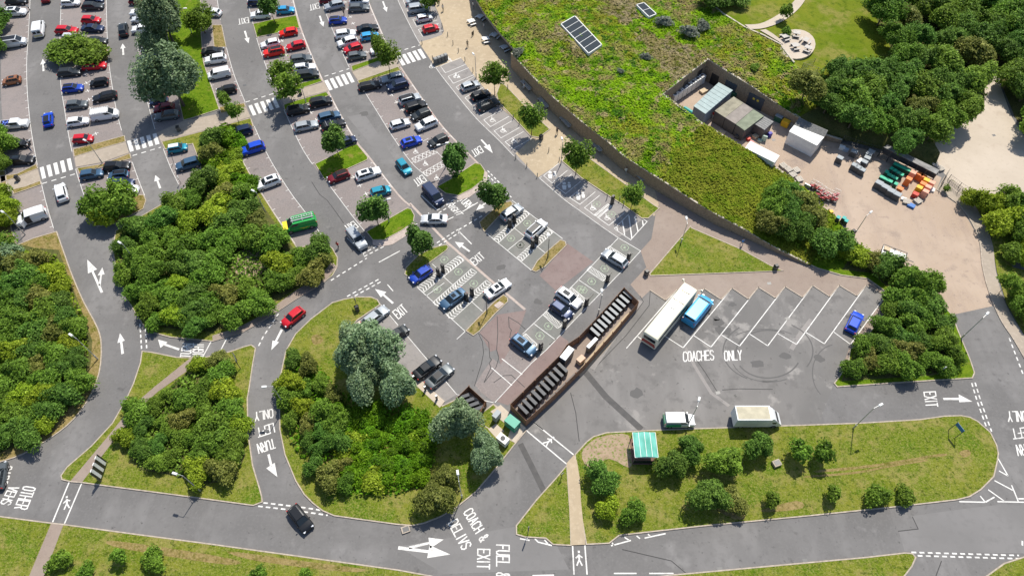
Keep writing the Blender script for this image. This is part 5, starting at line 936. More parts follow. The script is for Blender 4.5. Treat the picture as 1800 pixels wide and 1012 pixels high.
def car_parts(ty):
    L, W, Hh, belt, hood, r0, f0, r1, f1, deck = TY[ty]; X = lambda t: (t - .5) * L; b = MB(); van = ty in VAN
    # lower body lofted from rear to front
    st = [(0, .86, .40, deck - .24), (.012, .93, .30, deck - .06), (.05, .985, .22, deck), (.14, 1, .20, deck + .01), (r0 + .2, 1, .2, belt + .01), (.5, 1, .2, belt), (f0 - .06, 1, .2, belt), (f0 + .01, .99, .2, hood + .02), ((f0 + 1) / 2, .985, .2, hood - .03), (.955, .94, .22, hood - .12), (.985, .87, .30, hood - .24), (1, .78, .38, hood - .36)]
    if van: st[0] = (0, .97, .36, deck); st[1] = (.006, .985, .3, deck); st[2] = (.02, .99, .24, deck)
    rings = []
    for t, ww, z0, z1 in sorted(st):
        w2 = W / 2 * ww; x = X(t); h_ = z1 - z0
        rings.append([(x, -w2 * .9, z0), (x, -w2 * .985, z0 + .1 * h_ + .04), (x, -w2, z0 + .52 * h_), (x, -w2 * .975, z0 + .84 * h_), (x, -w2 * .89, z1 - .01), (x, -w2 * .45, z1 + .015), (x, w2 * .45, z1 + .015), (x, w2 * .89, z1 - .01), (x, w2 * .975, z0 + .84 * h_), (x, w2, z0 + .52 * h_), (x, w2 * .985, z0 + .1 * h_ + .04), (x, w2 * .9, z0)])
    k = len(rings[0]); vs = [p for r_ in rings for p in r_]; fs = []; ms = []
    for i in range(len(rings) - 1):
        for j in range(k):
            fs.append((i * k + j, i * k + (j + 1) % k, (i + 1) * k + (j + 1) % k, (i + 1) * k + j)); ms.append(1 if j in (0, 10, 11) else 0)
    fs += [tuple(range(k))[::-1], tuple((len(rings) - 1) * k + j for j in range(k))]; ms += [0, 0]
    b.v += vs; b.f += [f[::-1] for f in fs]; b.m += ms
    # cabin
    wb, wt = W / 2 * .875, W / 2 * (.86 if van else .70 if ty != '4x4' else .78); zb = belt - .02
    P = {}
    for s_ in (-1, 1):
        P[s_] = dict(rb=(X(r0), s_ * wb * .96, zb), fb=(X(f0), s_ * wb * .97, zb), rt=(X(r1), s_ * wt, Hh - .06), ft=(X(f1), s_ * wt, Hh - .06), mb=(X((r0 + f0) / 2), s_ * wb, zb), mt=(X((r1 + f1) / 2), s_ * wt * 1.02, Hh - .02))
    A, B = P[-1], P[1]; ri = .78
    def mid(p, q, t): return tuple(p[i] + (q[i] - p[i]) * t for i in range(3))
    for s_, Q in P.items():
        sd_ = [[Q['rb'], Q['mb'], Q['mt'], Q['rt']], [Q['mb'], Q['fb'], Q['ft'], Q['mt']]]
        for q in sd_: b.quad(*(q if s_ < 0 else q[::-1]))
    b.quad(B['rb'], A['rb'], A['rt'], B['rt']); b.quad(A['fb'], B['fb'], B['ft'], A['ft'])
    cr = {}   # crowned roof
    for nm, xx in (('r', X(r1) + .04), ('m', X((r1 + f1) / 2)), ('f', X(f1) - .04)):
        for s_ in (-1, 1): cr[nm, s_] = (xx, s_ * wt * ri, Hh)
    for s_, Q in P.items():
        for q in ([Q['rt'], Q['mt'], cr['m', s_], cr['r', s_]], [Q['mt'], Q['ft'], cr['f', s_], cr['m', s_]]): b.quad(*(q if s_ < 0 else q[::-1]))
    b.quad(cr['r', -1], cr['m', -1], cr['m', 1], cr['r', 1]); b.quad(cr['m', -1], cr['f', -1], cr['f', 1], cr['m', 1]); b.quad(A['rt'], cr['r', -1], cr['r', 1], B['rt']); b.quad(cr['f', -1], A['ft'], B['ft'], cr['f', 1])
    body = b
    ins = lambda q, u0, u1, v0, v1, o: [tuple(Vector(mid(mid(q[0], q[1], u), mid(q[3], q[2], u), v)) + Vector(o)) for u, v in ((u0, v0), (u1, v0), (u1, v1), (u0, v1))]
    ws = MB(); ws.quad(*ins([A['fb'], B['fb'], B['ft'], A['ft']], .045, .955, .06, .94, (.012, 0, .014)))
    rw_ = MB(); rq = ins([B['rb'], A['rb'], A['rt'], B['rt']], .1, .9, .3 if not van else .45, .9, (-.014, 0, .008)); rw_.quad(*rq)
    sw = {}
    for s_, Q in P.items():
        m = MB(); o = (0, s_ * .014, .006); a1 = [Q['rb'], Q['mb'], Q['mt'], Q['rt']]; a2 = [Q['mb'], Q['fb'], Q['ft'], Q['mt']]
        rr = lambda q: q if s_ < 0 else q[::-1]
        if not van: m.quad(*rr(ins(a1, .16, .96, .12, .86, o)))
        m.quad(*rr(ins(a2, .02 if not van else .38, .50 if not van else .9, .12 if not van else .25, .86, o)))
        if not van: m.quad(*rr(ins(a2, .55, .93, .12, .84, o)))
        sw[s_] = m
    wh = []
    wr = .33 if ty not in ('4x4', 'van') else .37
    for sx in (-1, 1):
        for s_ in (-1, 1):
            x = X(.185 if sx < 0 else .815); y = s_ * (W / 2 - .1); wh.append((x, y, wr, s_))
    lights = []
    for s_ in (-1, 1):
        h_ = MB(); h_.box((X(.965), s_ * W * .335, hood - .16 - .02), (.22, .30, .13), -s_ * .5); t_ = MB(); zt = deck - .16
        t_.box((X(.012), s_ * W * .40, zt), (.10, .2, .22 if not van else .5), s_ * .25); lights.append((h_, t_))
    mi = []
    for s_ in (-1, 1): mi.append(MB().box((X(f0 - .03), s_ * (W / 2 + .07), belt + .06), (.13, .2, .14), 0))
    return dict(body=body, ws=ws, rw=rw_, sw=sw, wh=wh, li=lights, mi=mi, X=X)
GEO = {}
def shared(key, mb, name, mats, ang=None):
    if key not in GEO:
        o = mb().build(name, mats, None, ang); GEO[key] = o.data; bpy.data.objects.remove(o)
    return GEO[key]
def inst(name, me, parent, loc=(0, 0, 0), mat0=None, roof=None):
    o = bpy.data.objects.new(name, me); COL.objects.link(o); o.parent = parent; o.location = loc
    if mat0: o.material_slots[0].link = 'OBJECT'; o.material_slots[0].material = mat0
    return o
PARTS = {t: car_parts(t) for t in TY}
def wheel_mb(r_):
    b = MB(); b.tube((0, -.105, 0), (0, .105, 0), r_, n=16, m=0); return b
def rim_mb(r_):
    b = MB(); b.tube((0, -.112, 0), (0, .112, 0), r_ * .62, n=10); return b
FLAG = {}
def car(ty, col, p, deg, label, extras='', rowgrp=None, k=1.0):
    """deg: photo direction of the nose, 0 right, 90 up"""
    g = PARTS[ty]; L, W, Hh = TY[ty][:3]; c = G(p, Hh * .45); v = ty in VAN
    r = root({'van': 'panel_van', 'small van': 'panel_van'}.get(ty, 'parked_car' if rowgrp else 'moving_car'), (c.x, c.y, 0.0), hang(p, deg), label, 'van' if v else 'car', rowgrp)
    r.scale = (k * rnd.uniform(.985, 1.015),) * 2 + (k * rnd.uniform(.985, 1.015),); pm = paint(col)
    inst('body', shared((ty, 'b'), lambda: g['body'], 'body', [pm, M_black], 32), r, mat0=pm)
    inst('windscreen', shared((ty, 'ws'), lambda: g['ws'], 'windscreen', M_glass), r)
    if 'K' not in extras: inst('rear_window', shared((ty, 'rw'), lambda: g['rw'], 'rear_window', M_glass), r)
    for s_ in (-1, 1):
        inst('side_window', shared((ty, 'sw', s_), lambda: g['sw'][s_], 'side_window', M_glass), r)
        h_, t_ = g['li'][0 if s_ < 0 else 1]
        inst('headlight', shared((ty, 'hl', s_), lambda: h_, 'headlight', M_lampglass), r); inst('tail_light', shared((ty, 'tl', s_), lambda: t_, 'tail_light', M_red), r)
        inst('door_mirror', shared((ty, 'mi', s_), lambda: g['mi'][0 if s_ < 0 else 1], 'door_mirror', M_black), r, mat0=pm)
    for x, y, wr, s_ in g['wh']:
        w_ = inst('wheel', shared(('wh', wr), lambda: wheel_mb(wr), 'wheel', M_tyre, 40), r, (x, y, wr)); inst('rim', shared(('rim', wr), lambda: rim_mb(wr), 'rim', M_rim), w_)
    X = g['X']; r1, f1 = TY[ty][7], TY[ty][8]; wt = W / 2 * (.86 if v else .70)
    if 'S' in extras: inst('sunroof', shared((ty, 'sr'), lambda: MB().box((X((r1 + f1) / 2 + .03), 0, Hh + .012), (L * (f1 - r1) * .55, wt * 1.15, .03)), 'sunroof', M_glass), r)
    if 'B' in extras: inst('black_roof', shared((ty, 'br'), lambda: MB().box((X((r1 + f1) / 2), 0, Hh + .008), (L * (f1 - r1) * .97, wt * 1.55, .025)), 'black_roof', mat('gloss_black', (.010, .010, .012), .35, 0, .2)), r)
    if 'W' in extras: inst('white_roof', shared((ty, 'wr'), lambda: MB().box((X((r1 + f1) / 2), 0, Hh + .008), (L * (f1 - r1) * .97, wt * 1.55, .025)), 'white_roof', M_white), r)
    if 'R' in extras:
        def rails():
            m = MB(); [m.box((X((r1 + f1) / 2), s_ * wt * .86, Hh + .05), (L * (f1 - r1) * .85, .05, .06)) for s_ in (-1, 1)]; return m
        inst('roof_rails', shared((ty, 'rl'), rails, 'roof_rails', M_rim), r)
    if 'C' in extras:
        def bars():
            m = MB(); [m.box((X(r1 + (f1 - r1) * t), 0, Hh + .12), (.08, W * .8, .05)) for t in (.25, .75)]; [m.box((X(r1 + (f1 - r1) * t), s_ * wt * .9, Hh + .05), (.08, .06, .16)) for t in (.25, .75) for s_ in (-1, 1)]; return m
        inst('roof_bars', shared((ty, 'cb'), bars, 'roof_bars', M_rim), r)
    return r
# rows: (x, y, photo angle of nose, type, colour, extras, remark)
ROWS = {
 'in the leftmost bay row': [(29, 2, 3, 'estate', 'black', ''), (27, 21, 2, 'SUV', 'white', 'S'), (23, 74, 8, 'van', 'pale silver', 'B'), (20, 142, 190, 'small car', 'brown', 'S'), (32, 252, 3, 'hatchback', 'black', ''), (37, 281, 3, 'estate', 'black', 'S')],
 'in the left half of the second bay row': [(124, 5, 3, 'hatchback', 'white', ''), (117, 53, 0, 'estate', 'red', ''), (126, 66, 0, 'hatchback', 'pale silver', ''), (122, 127, 5, 'estate', 'dark grey', ''), (128, 155, 6, 'hatchback', 'blue', 'B'), (135, 184, 6, 'hatchback', 'grey', ''), (137, 214, 8, 'hatchback', 'white', ''), (146, 244, 5, 'small car', 'red', ''), (161, 306, 10, 'hatchback', 'steel blue', '')],
 'in the right half of the second bay row': [(166, 0, 2, 'hatchback', 'navy', ''), (163, 11, 2, 'estate', 'dark grey', ''), (160, 35, 0, 'hatchback', 'red', ''), (163, 50, 0, 'saloon', 'navy', ''), (172, 72, 0, 'hatchback', 'dark grey', ''), (165.5, 115.6, 5, 'estate', 'red', ''), (174, 145, 188, 'small car', 'black', ''), (184, 170, 192, 'estate', 'black', ''), (205, 292, 5, 'estate', 'black', ''), (208, 308, 186, 'small car', 'steel blue', 'B'), (216, 321, 0, 'hatchback', 'navy', ''), (220, 333, 2, 'people carrier', 'white', '')],
 'in the third bay row beside the silver trees': [(243, 2, 0, 'hatchback', 'maroon', ''), (246, 22, 180, 'SUV', 'white', ''), (247, 34, 182, 'hatchback', 'pale silver', ''), (250, 51, 184, 'SUV', 'white', ''), (260, 74, 184, 'hatchback', 'navy', ''), (265, 87, 184, 'hatchback', 'dark grey', ''), (264, 102, 184, 'hatchback', 'steel blue', ''), (272, 166, 188, 'hatchback', 'black', ''), (279, 178, 188, 'small car', 'navy', ''), (288, 190, 188, 'hatchback', 'maroon', ''), (293.5, 203, 188, 'estate', 'grey', ''), (312, 260.5, 10, 'small car', 'teal', 'W'), (330.5, 288, 196, 'SUV', 'steel blue', '')],
 'in the fourth bay row': [(371, 22, 175, 'estate', 'white', ''), (374, 90, 5, 'saloon', 'black', ''), (379, 104, 188, 'SUV', 'white', ''), (398, 158, 190, 'hatchback', 'black', ''), (423, 231, 195, 'SUV', 'navy', ''), (444, 260.5, 197, 'SUV', 'bright blue', ''), (471.5, 320.5, 200, 'SUV', 'white', 'S')],
 'in the left half of the fifth bay row': [(451, 4, 3, 'hatchback', 'navy', ''), (458, 26, 184, 'SUV', 'white', ''), (475, 77, 192, 'hatchback', 'white', ''), (481, 91, 191, 'SUV', 'bright red', 'B'), (524, 193, 12, 'SUV', 'black', ''), (538, 221, 12, 'estate', 'silver', ''), (595, 310, 200, 'hatchback', 'maroon', 'B')],
 'in the right half of the fifth bay row': [(502, 18, 5, 'hatchback', 'light blue', ''), (506.5, 57, 190, 'hatchback', 'bright red', ''), (520, 80.5, 192, 'hatchback', 'red', ''), (529, 104, 8, 'SUV', 'grey', ''), (535, 119, 8, 'estate', 'white', 'R'), (541, 131, 8, 'SUV', 'dark grey', ''), (564, 179, 12, 'SUV', 'black', ''), (578.5, 205, 15, 'SUV', 'steel blue', ''), (586, 220, 18, 'estate', 'black', 'C'), (610, 248, 18, 'small car', 'navy', ''), (647, 305, 18, 'estate', 'white', 'S'), (669, 336, 15, 'small car', 'teal', '')],
 'in the left half of the sixth bay row': [(577, 0, 5, 'hatchback', 'maroon', ''), (588, 10, 192, 'SUV', 'silver', ''), (594, 36, 5, 'hatchback', 'blue', 'B'), (607, 60, 8, 'SUV', 'white', ''), (611, 74, 195, 'SUV', 'white', ''), (620, 85, 197, 'hatchback', 'red', ''), (627, 98, 10, 'hatchback', 'grey', ''), (650, 151, 12, 'estate', 'black', ''), (703, 218, 16, 'hatchback', 'pale silver', ''), (723, 249, 18, 'hatchback', 'bright blue', 'S')],
 'in the right half of the sixth bay row': [(631, 2, 3, 'SUV', 'white', ''), (631, 14, 3, 'estate', 'grey', ''), (646, 50, 8, 'saloon', 'black', ''), (650, 64, 10, 'hatchback', 'light blue', ''), (668, 88, 12, 'sports car', 'white', 'B'), (690, 137, 192, 'estate', 'silver', ''), (699, 150, 195, 'SUV', 'navy', ''), (720, 174, 16, 'SUV', 'silver', 'B'), (731, 187, 18, 'SUV', 'black', ''), (740, 201, 200, 'hatchback', 'dark grey', ''), (749.5, 218, 202, 'SUV', 'white', ''), (770, 247, 204, 'hatchback', 'dark grey', '')],
 'in the bays along the sandy forecourt': [(732, 2, 5, 'saloon', 'silver', ''), (736, 15, 8, '4x4', 'silver', ''), (746, 32, 12, 'small car', 'pale silver', 'W'), (757, 50.5, 13, 'small car', 'red', ''), (826.5, 151, 18, 'hatchback', 'silver', ''), (844.6, 167, 20, 'hatchback', 'black', ''), (858, 184, 22, 'estate', 'dark grey', 'R')],
 'in the electric charging bays': [(899.5, 373, 33, 'SUV', 'silver', ''), (942.5, 402, 42, 'SUV', 'white', 'B'), (739.5, 482, 213, 'hatchback', 'blue', ''), (796, 525, 215, 'saloon', 'steel blue', 'S'), (1080.5, 454, 149, 'estate', 'silver', ''), (1000, 523, -35, 'SUV', 'white', 'S'), (987, 545, -35, 'hatchback', 'navy', ''), (920.5, 606, -37, 'SUV', 'steel blue', 'S'), (660, 556, 37, 'estate', 'silver', ''), (699, 586.5, 34, 'small car', 'dark grey', ''), (751, 645.5, 38, 'saloon', 'black', ''), (773, 660.5, 40, 'saloon', 'grey', 'B')]}
GRPN = {k: 'cars parked ' + k for k in ROWS}
labels = {}
for k, cs in ROWS.items():
    cs = sorted(cs, key=lambda c: c[1]); ROWS[k] = cs; nm = lambda c: c[4] + ' ' + c[3]
    for i, c in enumerate(cs):
        ex = {'S': ' with dark sunroof', 'B': ' with black roof', 'W': ' with white roof', 'R': ' with roof rails', 'C': ' with roof bars'}.get(c[5][:1], '')
        same = [d for d in cs if nm(d) == nm(c)]; base = nm(c) + (ex if len(same) > 1 or len((nm(c) + ex + k).split()) < 16 else '')
        sm2 = [d for d in cs if nm(d) == nm(c) and d[5] == c[5]]
        lb = base + ' parked ' + k
        if len(sm2) > 1: lb = nm(c) + (' just below the ' + nm(cs[i - 1]) if i else ' at the top') + ' ' + k
        if len(lb.replace('4x4', 'a b').split()) > 15: lb = nm(c) + ', ' + ORD[i] + ' down ' + k
        n_ = 0
        while lb in labels: lb = '%s, %s from the top %s' % (nm(c), ORD[i], k); n_ += 1; 
        labels[lb] = 1
        car(c[3], c[4], (c[0], c[1]), c[2], lb, c[5], 'parked cars')
for a in (('hatchback', 'bright blue', (84.5, 210), 90, 'bright blue hatchback driving up the leftmost aisle', 'B'), ('SUV', 'white', (107.5, 338), 104, 'white SUV driving up towards the leftmost zebra crossing'), ('SUV', 'dark grey', (216.5, 52), 92, 'dark grey SUV driving up the second aisle', 'S'),
          ('4x4', 'silver', (627, 419), -52, 'boxy silver off-roader leaving over the EXIT lettering'), ('hatchback', 'teal', (710, 293), -52, 'teal estate car driving down towards the EXIT lettering'), ('saloon', 'pale silver', (763, 385), 180, 'silver white saloon crossing at the junction'),
          ('saloon', 'white', (875, 507), 33, 'white saloon pulling out of the charging bays', 'S'), ('hatchback', 'red', (515, 557), 219, 'bright red hatchback driving round the bend'), ('hatchback', 'black', (528, 911), -52, 'dark blue-black hatchback turning over the double dashed line'),
          ('hatchback', 'bright blue', (1502, 566), 64, 'bright blue car alone in the last coach bay'), ('hatchback', 'grey', (-2, 836), 80, 'grey car cut off by the left edge of the photo'), ('hatchback', 'maroon', (80, -5), 88, 'dark red car at the very top of the leftmost aisle')):
    car(a[0], a[1], a[2], a[3], a[4], a[5] if len(a) > 5 else '', None, 1.06 if a[4].startswith('bright blue car') else 1.0)
# vans with their own looks
v = car('van', 'white', (68, 50), 83, 'white van with yellow chevrons on its rear doors in the leftmost aisle', 'K', None, 1.02); m = MB()
for i in range(6):
    s_ = -.8 + i * .27; m.add([(-2.575, s_, .55), (-2.575, s_ + .13, .55), (-2.575, s_ + .28, .95), (-2.575, s_ + .15, .95)], [(0, 1, 2, 3)])
m.build('rear_chevrons', mat('chevron_yellow', (.75, .55, .03), .5), v)
m = MB(); [m.box((-2.56, y, 1.45), (.03, .6, .5)) for y in (-.42, .42)]; m.build('rear_window', M_glass, v)
v = car('van', 'white', (184, 201), 9, 'white van with a ladder rack on the roof in the second bay row', 'K', 'parked cars', .97); m = MB()
for i in range(8): m.box((-2.2 + i * .45, 0, 2.16), (.07, 1.7, .05))
for s_ in (-1, 1): m.box((-.6, s_ * .8, 2.12), (3.5, .06, .06))
[m.box((-2.2 + i * 1.6, s_ * .8, 2.04), (.06, .06, .14)) for i in range(3) for s_ in (-1, 1)]; m.build('ladder_rack', M_white, v)
v = car('van', 'white', (384.5, 129), 192, 'plain white panel van in the fourth bay row', 'K', 'parked cars', .9)
v = car('small van', 'white', (56, 381), 198, 'white van with open side doors beside the left hedge', 'K', 'parked cars', 1.12)
for s_ in (-1,):
    d = MB().box((1.15, 1.2, .95), (.9, .07, 1.0), .9).build('open_door', paint('white'), v)
m = MB(); m.box((.45, .93, 1.0), (.8, .05, 1.1)); m.build('door_opening', M_black, v); m = MB(); m.box((-2.2 * .98, .55, 1.0), (.06, .55, 1.2)); m.build('open_rear', M_black, v)
v = car('van', 'green', (527, 393), 194, 'green van with yellow nose and roof ladder in the fourth bay row', 'K', 'parked cars', 1.12); X_ = PARTS['van']['X']
m = MB(); m.box((X_(.925), 0, .90), (.78, 1.94, .60), 0, taper=.9); m.build('yellow_bonnet', mat('van_yellow', (.78, .62, .02), .35, 0, 1), v)
m = MB(); [m.box((-.6, y, 2.12), (3.4, .07, .07)) for y in (-.45, -.1)]; [m.box((-2.2 + i * .4, -.275, 2.12), (.05, .4, .05)) for i in range(9)]; m.tube((-2.3, .35, 2.12), (1.1, .35, 2.12), .12); [m.box((-2.1 + i * 1.5, .0, 2.04), (.07, 1.3, .1)) for i in range(3)]; m.build('roof_ladder', M_steel, v)
for s_ in (-1, 1): m = MB().add([(-1.6, s_ * 1.0, .8), (-.4, s_ * 1.0, .65), (.3, s_ * 1.0, .95), (-.3, s_ * 1.0, .85)], [(0, 1, 2, 3) if s_ < 0 else (3, 2, 1, 0)]); m.build('yellow_stripe', MATS['van_yellow'], v)
v = car('van', 'navy', (761.5, 342), -49, 'navy blue van waiting at the TURN RIGHT junction', '', None, .97)
v = car('van', 'sky blue', (1227, 545), 51, 'sky blue van parked beside the cream coach', '', None, 1.2)
v = car('small van', 'white', (1194, 738), 0, 'small white van with green side parked by the long island', 'K', None, 1.02)
m = MB(); m.box((-.95, -.935, .95), (2.1, .03, .75)); m.box((-2.215, 0, 1.0), (.03, 1.6, .9)); m.build('green_livery', mat('livery_green', (.02, .36, .16), .4), v)
# pickup
c = G((25, 218), .7); r = root('pickup_truck', (c.x, c.y, 0), hang((25, 218), 5), 'white pickup with blue sacks in its load bed, leftmost bay row', 'pickup')
b = MB(); b.box((0, 0, .62), (5.2, 1.82, .5), taper=.98); b.box((1.75, 0, .93), (1.6, 1.72, .16), taper=.93); b.box((.35, 0, 1.3), (1.9, 1.66, .62), taper=.8); [b.box((-1.6, s_ * .86, .98), (1.9, .08, .28)) for s_ in (-1, 1)]; b.box((-2.55, 0, .98), (.08, 1.7, .28)); b.build('body', paint('white'), r)
MB().box((-1.6, 0, .9), (1.8, 1.6, .08)).build('load_bed', M_black, r); m = MB(); [m.box((-1.6 + rnd.uniform(-.6, .6), rnd.uniform(-.5, .5), 1.05), (.5, .35, .25), rnd.random() * 3) for _ in range(9)]; m.build('sacks', mat('blue_sack', (.1, .16, .55), .6, vary=.5, vs=4), r)
m = MB(); m.quad((1.27, -.72, 1.06), (1.27, .72, 1.06), (1.12, .62, 1.56), (1.12, -.62, 1.56)); m.build('windscreen', M_glass, r)
m = MB(); [m.quad(*([(-.45, s_ * .82, 1.1), (1.05, s_ * .82, 1.1), (.95, s_ * .71, 1.52), (-.38, s_ * .71, 1.52)][::(-s_)])) for s_ in (-1, 1)]; m.build('side_window', M_glass, r)
for x in (-1.6, 1.65):
    for y in (-.82, .82): w_ = inst('wheel', shared(('wh', .37), lambda: wheel_mb(.37), 'wheel', M_tyre, 40), r, (x, y, .37)); inst('rim', shared(('rim', .37), lambda: rim_mb(.37), 'rim', M_rim), w_)
# coach
c = G((1180.6, 544.5), 3.3); L, W, Hh = 12.0, 2.5, 3.35
r = root('coach', (c.x, c.y, 0), hd((1150, 583), (1209, 510)), 'long cream coach parked in the second coach bay', 'coach')
b = MB(); secs = [(-6, .95, .5, 3.0), (-5.9, 1, .38, 3.22), (-5.6, 1, .35, 3.32), (5.2, 1, .35, 3.35), (5.75, .98, .38, 3.28), (5.98, .92, .45, 2.9), (6.02, .9, .5, 1.2)]; rings = []
for x, k_, z0, z1 in secs: rings.append([(x, -W / 2 * k_, z0), (x, -W / 2 * k_, z1 - .28), (x, -W / 2 * k_ * .95, z1 - .07), (x, -W / 2 * k_ * .8, z1), (x, W / 2 * k_ * .8, z1), (x, W / 2 * k_ * .95, z1 - .07), (x, W / 2 * k_, z1 - .28), (x, W / 2 * k_, z0)])
kk = 8; b.v = [p for q in rings for p in q]
for i in range(len(rings) - 1):
    for j in range(kk): b.f.append((i * kk + j, (i + 1) * kk + j, (i + 1) * kk + (j + 1) % kk, i * kk + (j + 1) % kk)[::-1]); b.m.append(0)
b.f += [tuple(range(kk)), tuple((len(rings) - 1) * kk + j for j in range(kk))[::-1]]; b.m += [0, 0]; b.build('body', paint('cream'), r, 35)
m = MB(); [m.box((-5.3 + i * 1.53 + .7, s_ * 1.252, 2.3), (1.45, .02, 1.0)) for i in range(7) for s_ in (-1, 1)]; m.build('side_windows', M_glass, r)
MB().quad((6.04, -1.05, 1.3), (6.04, 1.05, 1.3), (6.0, 1.05, 2.75), (6.0, -1.05, 2.75)).build('windscreen', M_glass, r)
MB().box((-6.0, 0, 2.35), (.04, 2.0, .75)).build('rear_window', M_glass, r)
MB().box((-5.99, 0, 1.3), (.05, 2.1, .8)).build('engine_grille', mat('coach_red', (.35, .07, .05), .6), r)
[MB().box((-6.02, s_ * 1.08, 1.1), (.05, .2, .5)).build('tail_light', M_red, r) for s_ in (-1, 1)]; [MB().box((6.03, s_ * .9, .8), (.05, .35, .22)).build('headlight', M_lampglass, r) for s_ in (-1, 1)]
MB().box((2.0, 0, 3.37), (.12, 2.0, .06)).build('roof_seam', M_dsteel, r); MB().box((.6, .0, 3.385), (.85, .7, .09)).build('roof_hatch', mat('hatch_grey', (.42, .42, .40), .5), r)
m = MB(); [m.tube((4.2, -.55 + i * .36, 3.34), (4.2, -.55 + i * .36, 3.4), .13, n=10) for i in range(4)]; m.build('roof_vents', M_black, r)
for s_ in (-1, 1): m = MB(); m.tube((5.9, s_ * 1.2, 3.0), (6.45, s_ * 1.65, 2.9), .05); m.box((6.5, s_ * 1.68, 2.6), (.15, .25, .5)); m.build('mirror_arm', paint('cream'), r)
for x in (-3.6, 3.7):
    for y in (-1.1, 1.1): w_ = MB().tube((0, -.16, 0), (0, .16, 0), .5, n=18).build('wheel', M_tyre, r, 40); w_.location = (x, y, .5); MB().tube((0, -.17, 0), (0, .17, 0), .28, n=10).build('rim', M_rim, w_)
# box lorry
c = G((1330, 733), 1.5); r = root('box_lorry', (c.x, c.y, 0), hd((1300, 733), (1360, 733)), 'white box lorry with a dusty roof parked by the long island', 'lorry')
MB().box((-.85, 0, 1.85), (4.9, 2.2, 2.35)).build('cargo_box', M_offw, r); MB().box((-.9, 0, 3.04), (4.5, 1.9, .04)).build('roof_panel', mat('dusty_roof', (.46, .42, .31), .8, vary=.12, vs=1.5), r)
b = MB(); b.add([(1.62, -1.0, .45), (3.5, -.92, .45), (3.5, -.92, .95), (3.25, -.93, 1.22), (2.55, -.86, 2.05), (2.0, -.86, 2.75), (1.62, -.95, 2.95)] + [(1.62, 1.0, .45), (3.5, .92, .45), (3.5, .92, .95), (3.25, .93, 1.22), (2.55, .86, 2.05), (2.0, .86, 2.75), (1.62, .95, 2.95)], [(0, 1, 2, 3, 4, 5, 6), (13, 12, 11, 10, 9, 8, 7)] + [(i, i + 7, (i + 1) % 7 + 7, (i + 1) % 7) for i in range(7)]); b.build('cab', paint('white'), r)
MB().quad((3.2, -.85, 1.27), (3.2, .85, 1.27), (2.6, .8, 2.03), (2.6, -.8, 2.03)).build('windscreen', M_glass, r); m = MB(); [m.box((2.2, s_ * .93, 1.55), (.8, .06, .5)) for s_ in (-1, 1)]; m.build('side_window', M_glass, r)
MB().box((0, 0, .5), (6.4, 1.5, .25)).build('chassis', M_black, r)
for x in (-2.2, 2.5):
    for y in (-.92, .92): w_ = inst('wheel', shared(('wh', .37), lambda: wheel_mb(.37), 'wheel', M_tyre, 40), r, (x, y, .37)); inst('rim', shared(('rim', .37), lambda: rim_mb(.37), 'rim', M_rim), w_)
# open trailer by the yard
c = G((1570, 447), .5); r = root('trailer', (c.x, c.y, 0), hd((1550, 440), (1590, 455)), 'open metal trailer with loose planks at the edge of the yard', 'trailer')
MB().box((0, 0, .55), (3.9, 1.9, .12)).build('bed', M_steel, r); m = MB(); [m.box((0, s_ * .95, 1.0), (3.9, .06, .08)) for s_ in (-1, 1)]; [m.box((x, s_ * .95, .8), (.06, .06, .45)) for x in (-1.9, -.95, 0, .95, 1.9) for s_ in (-1, 1)]; [m.box((s_ * 1.93, 0, .8), (.06, 1.9, .5)) for s_ in (-1, 1)]; m.box((2.6, 0, .5), (1.4, .1, .1)); m.build('side_rails', M_dsteel, r)
m = MB(); [m.box((.2, -.7 + i * .2, .68), (3.0, .14, .08)) for i in range(5)]; m.build('planks', M_offw, r); MB().box((-1.2, .4, .78), (1.0, .8, .3)).build('timber_stack', M_pallet, r)
for s_ in (-1, 1): w_ = inst('wheel', shared(('wh', .33), lambda: wheel_mb(.33), 'wheel', M_tyre, 40), r, (0, s_ * 1.08, .33))

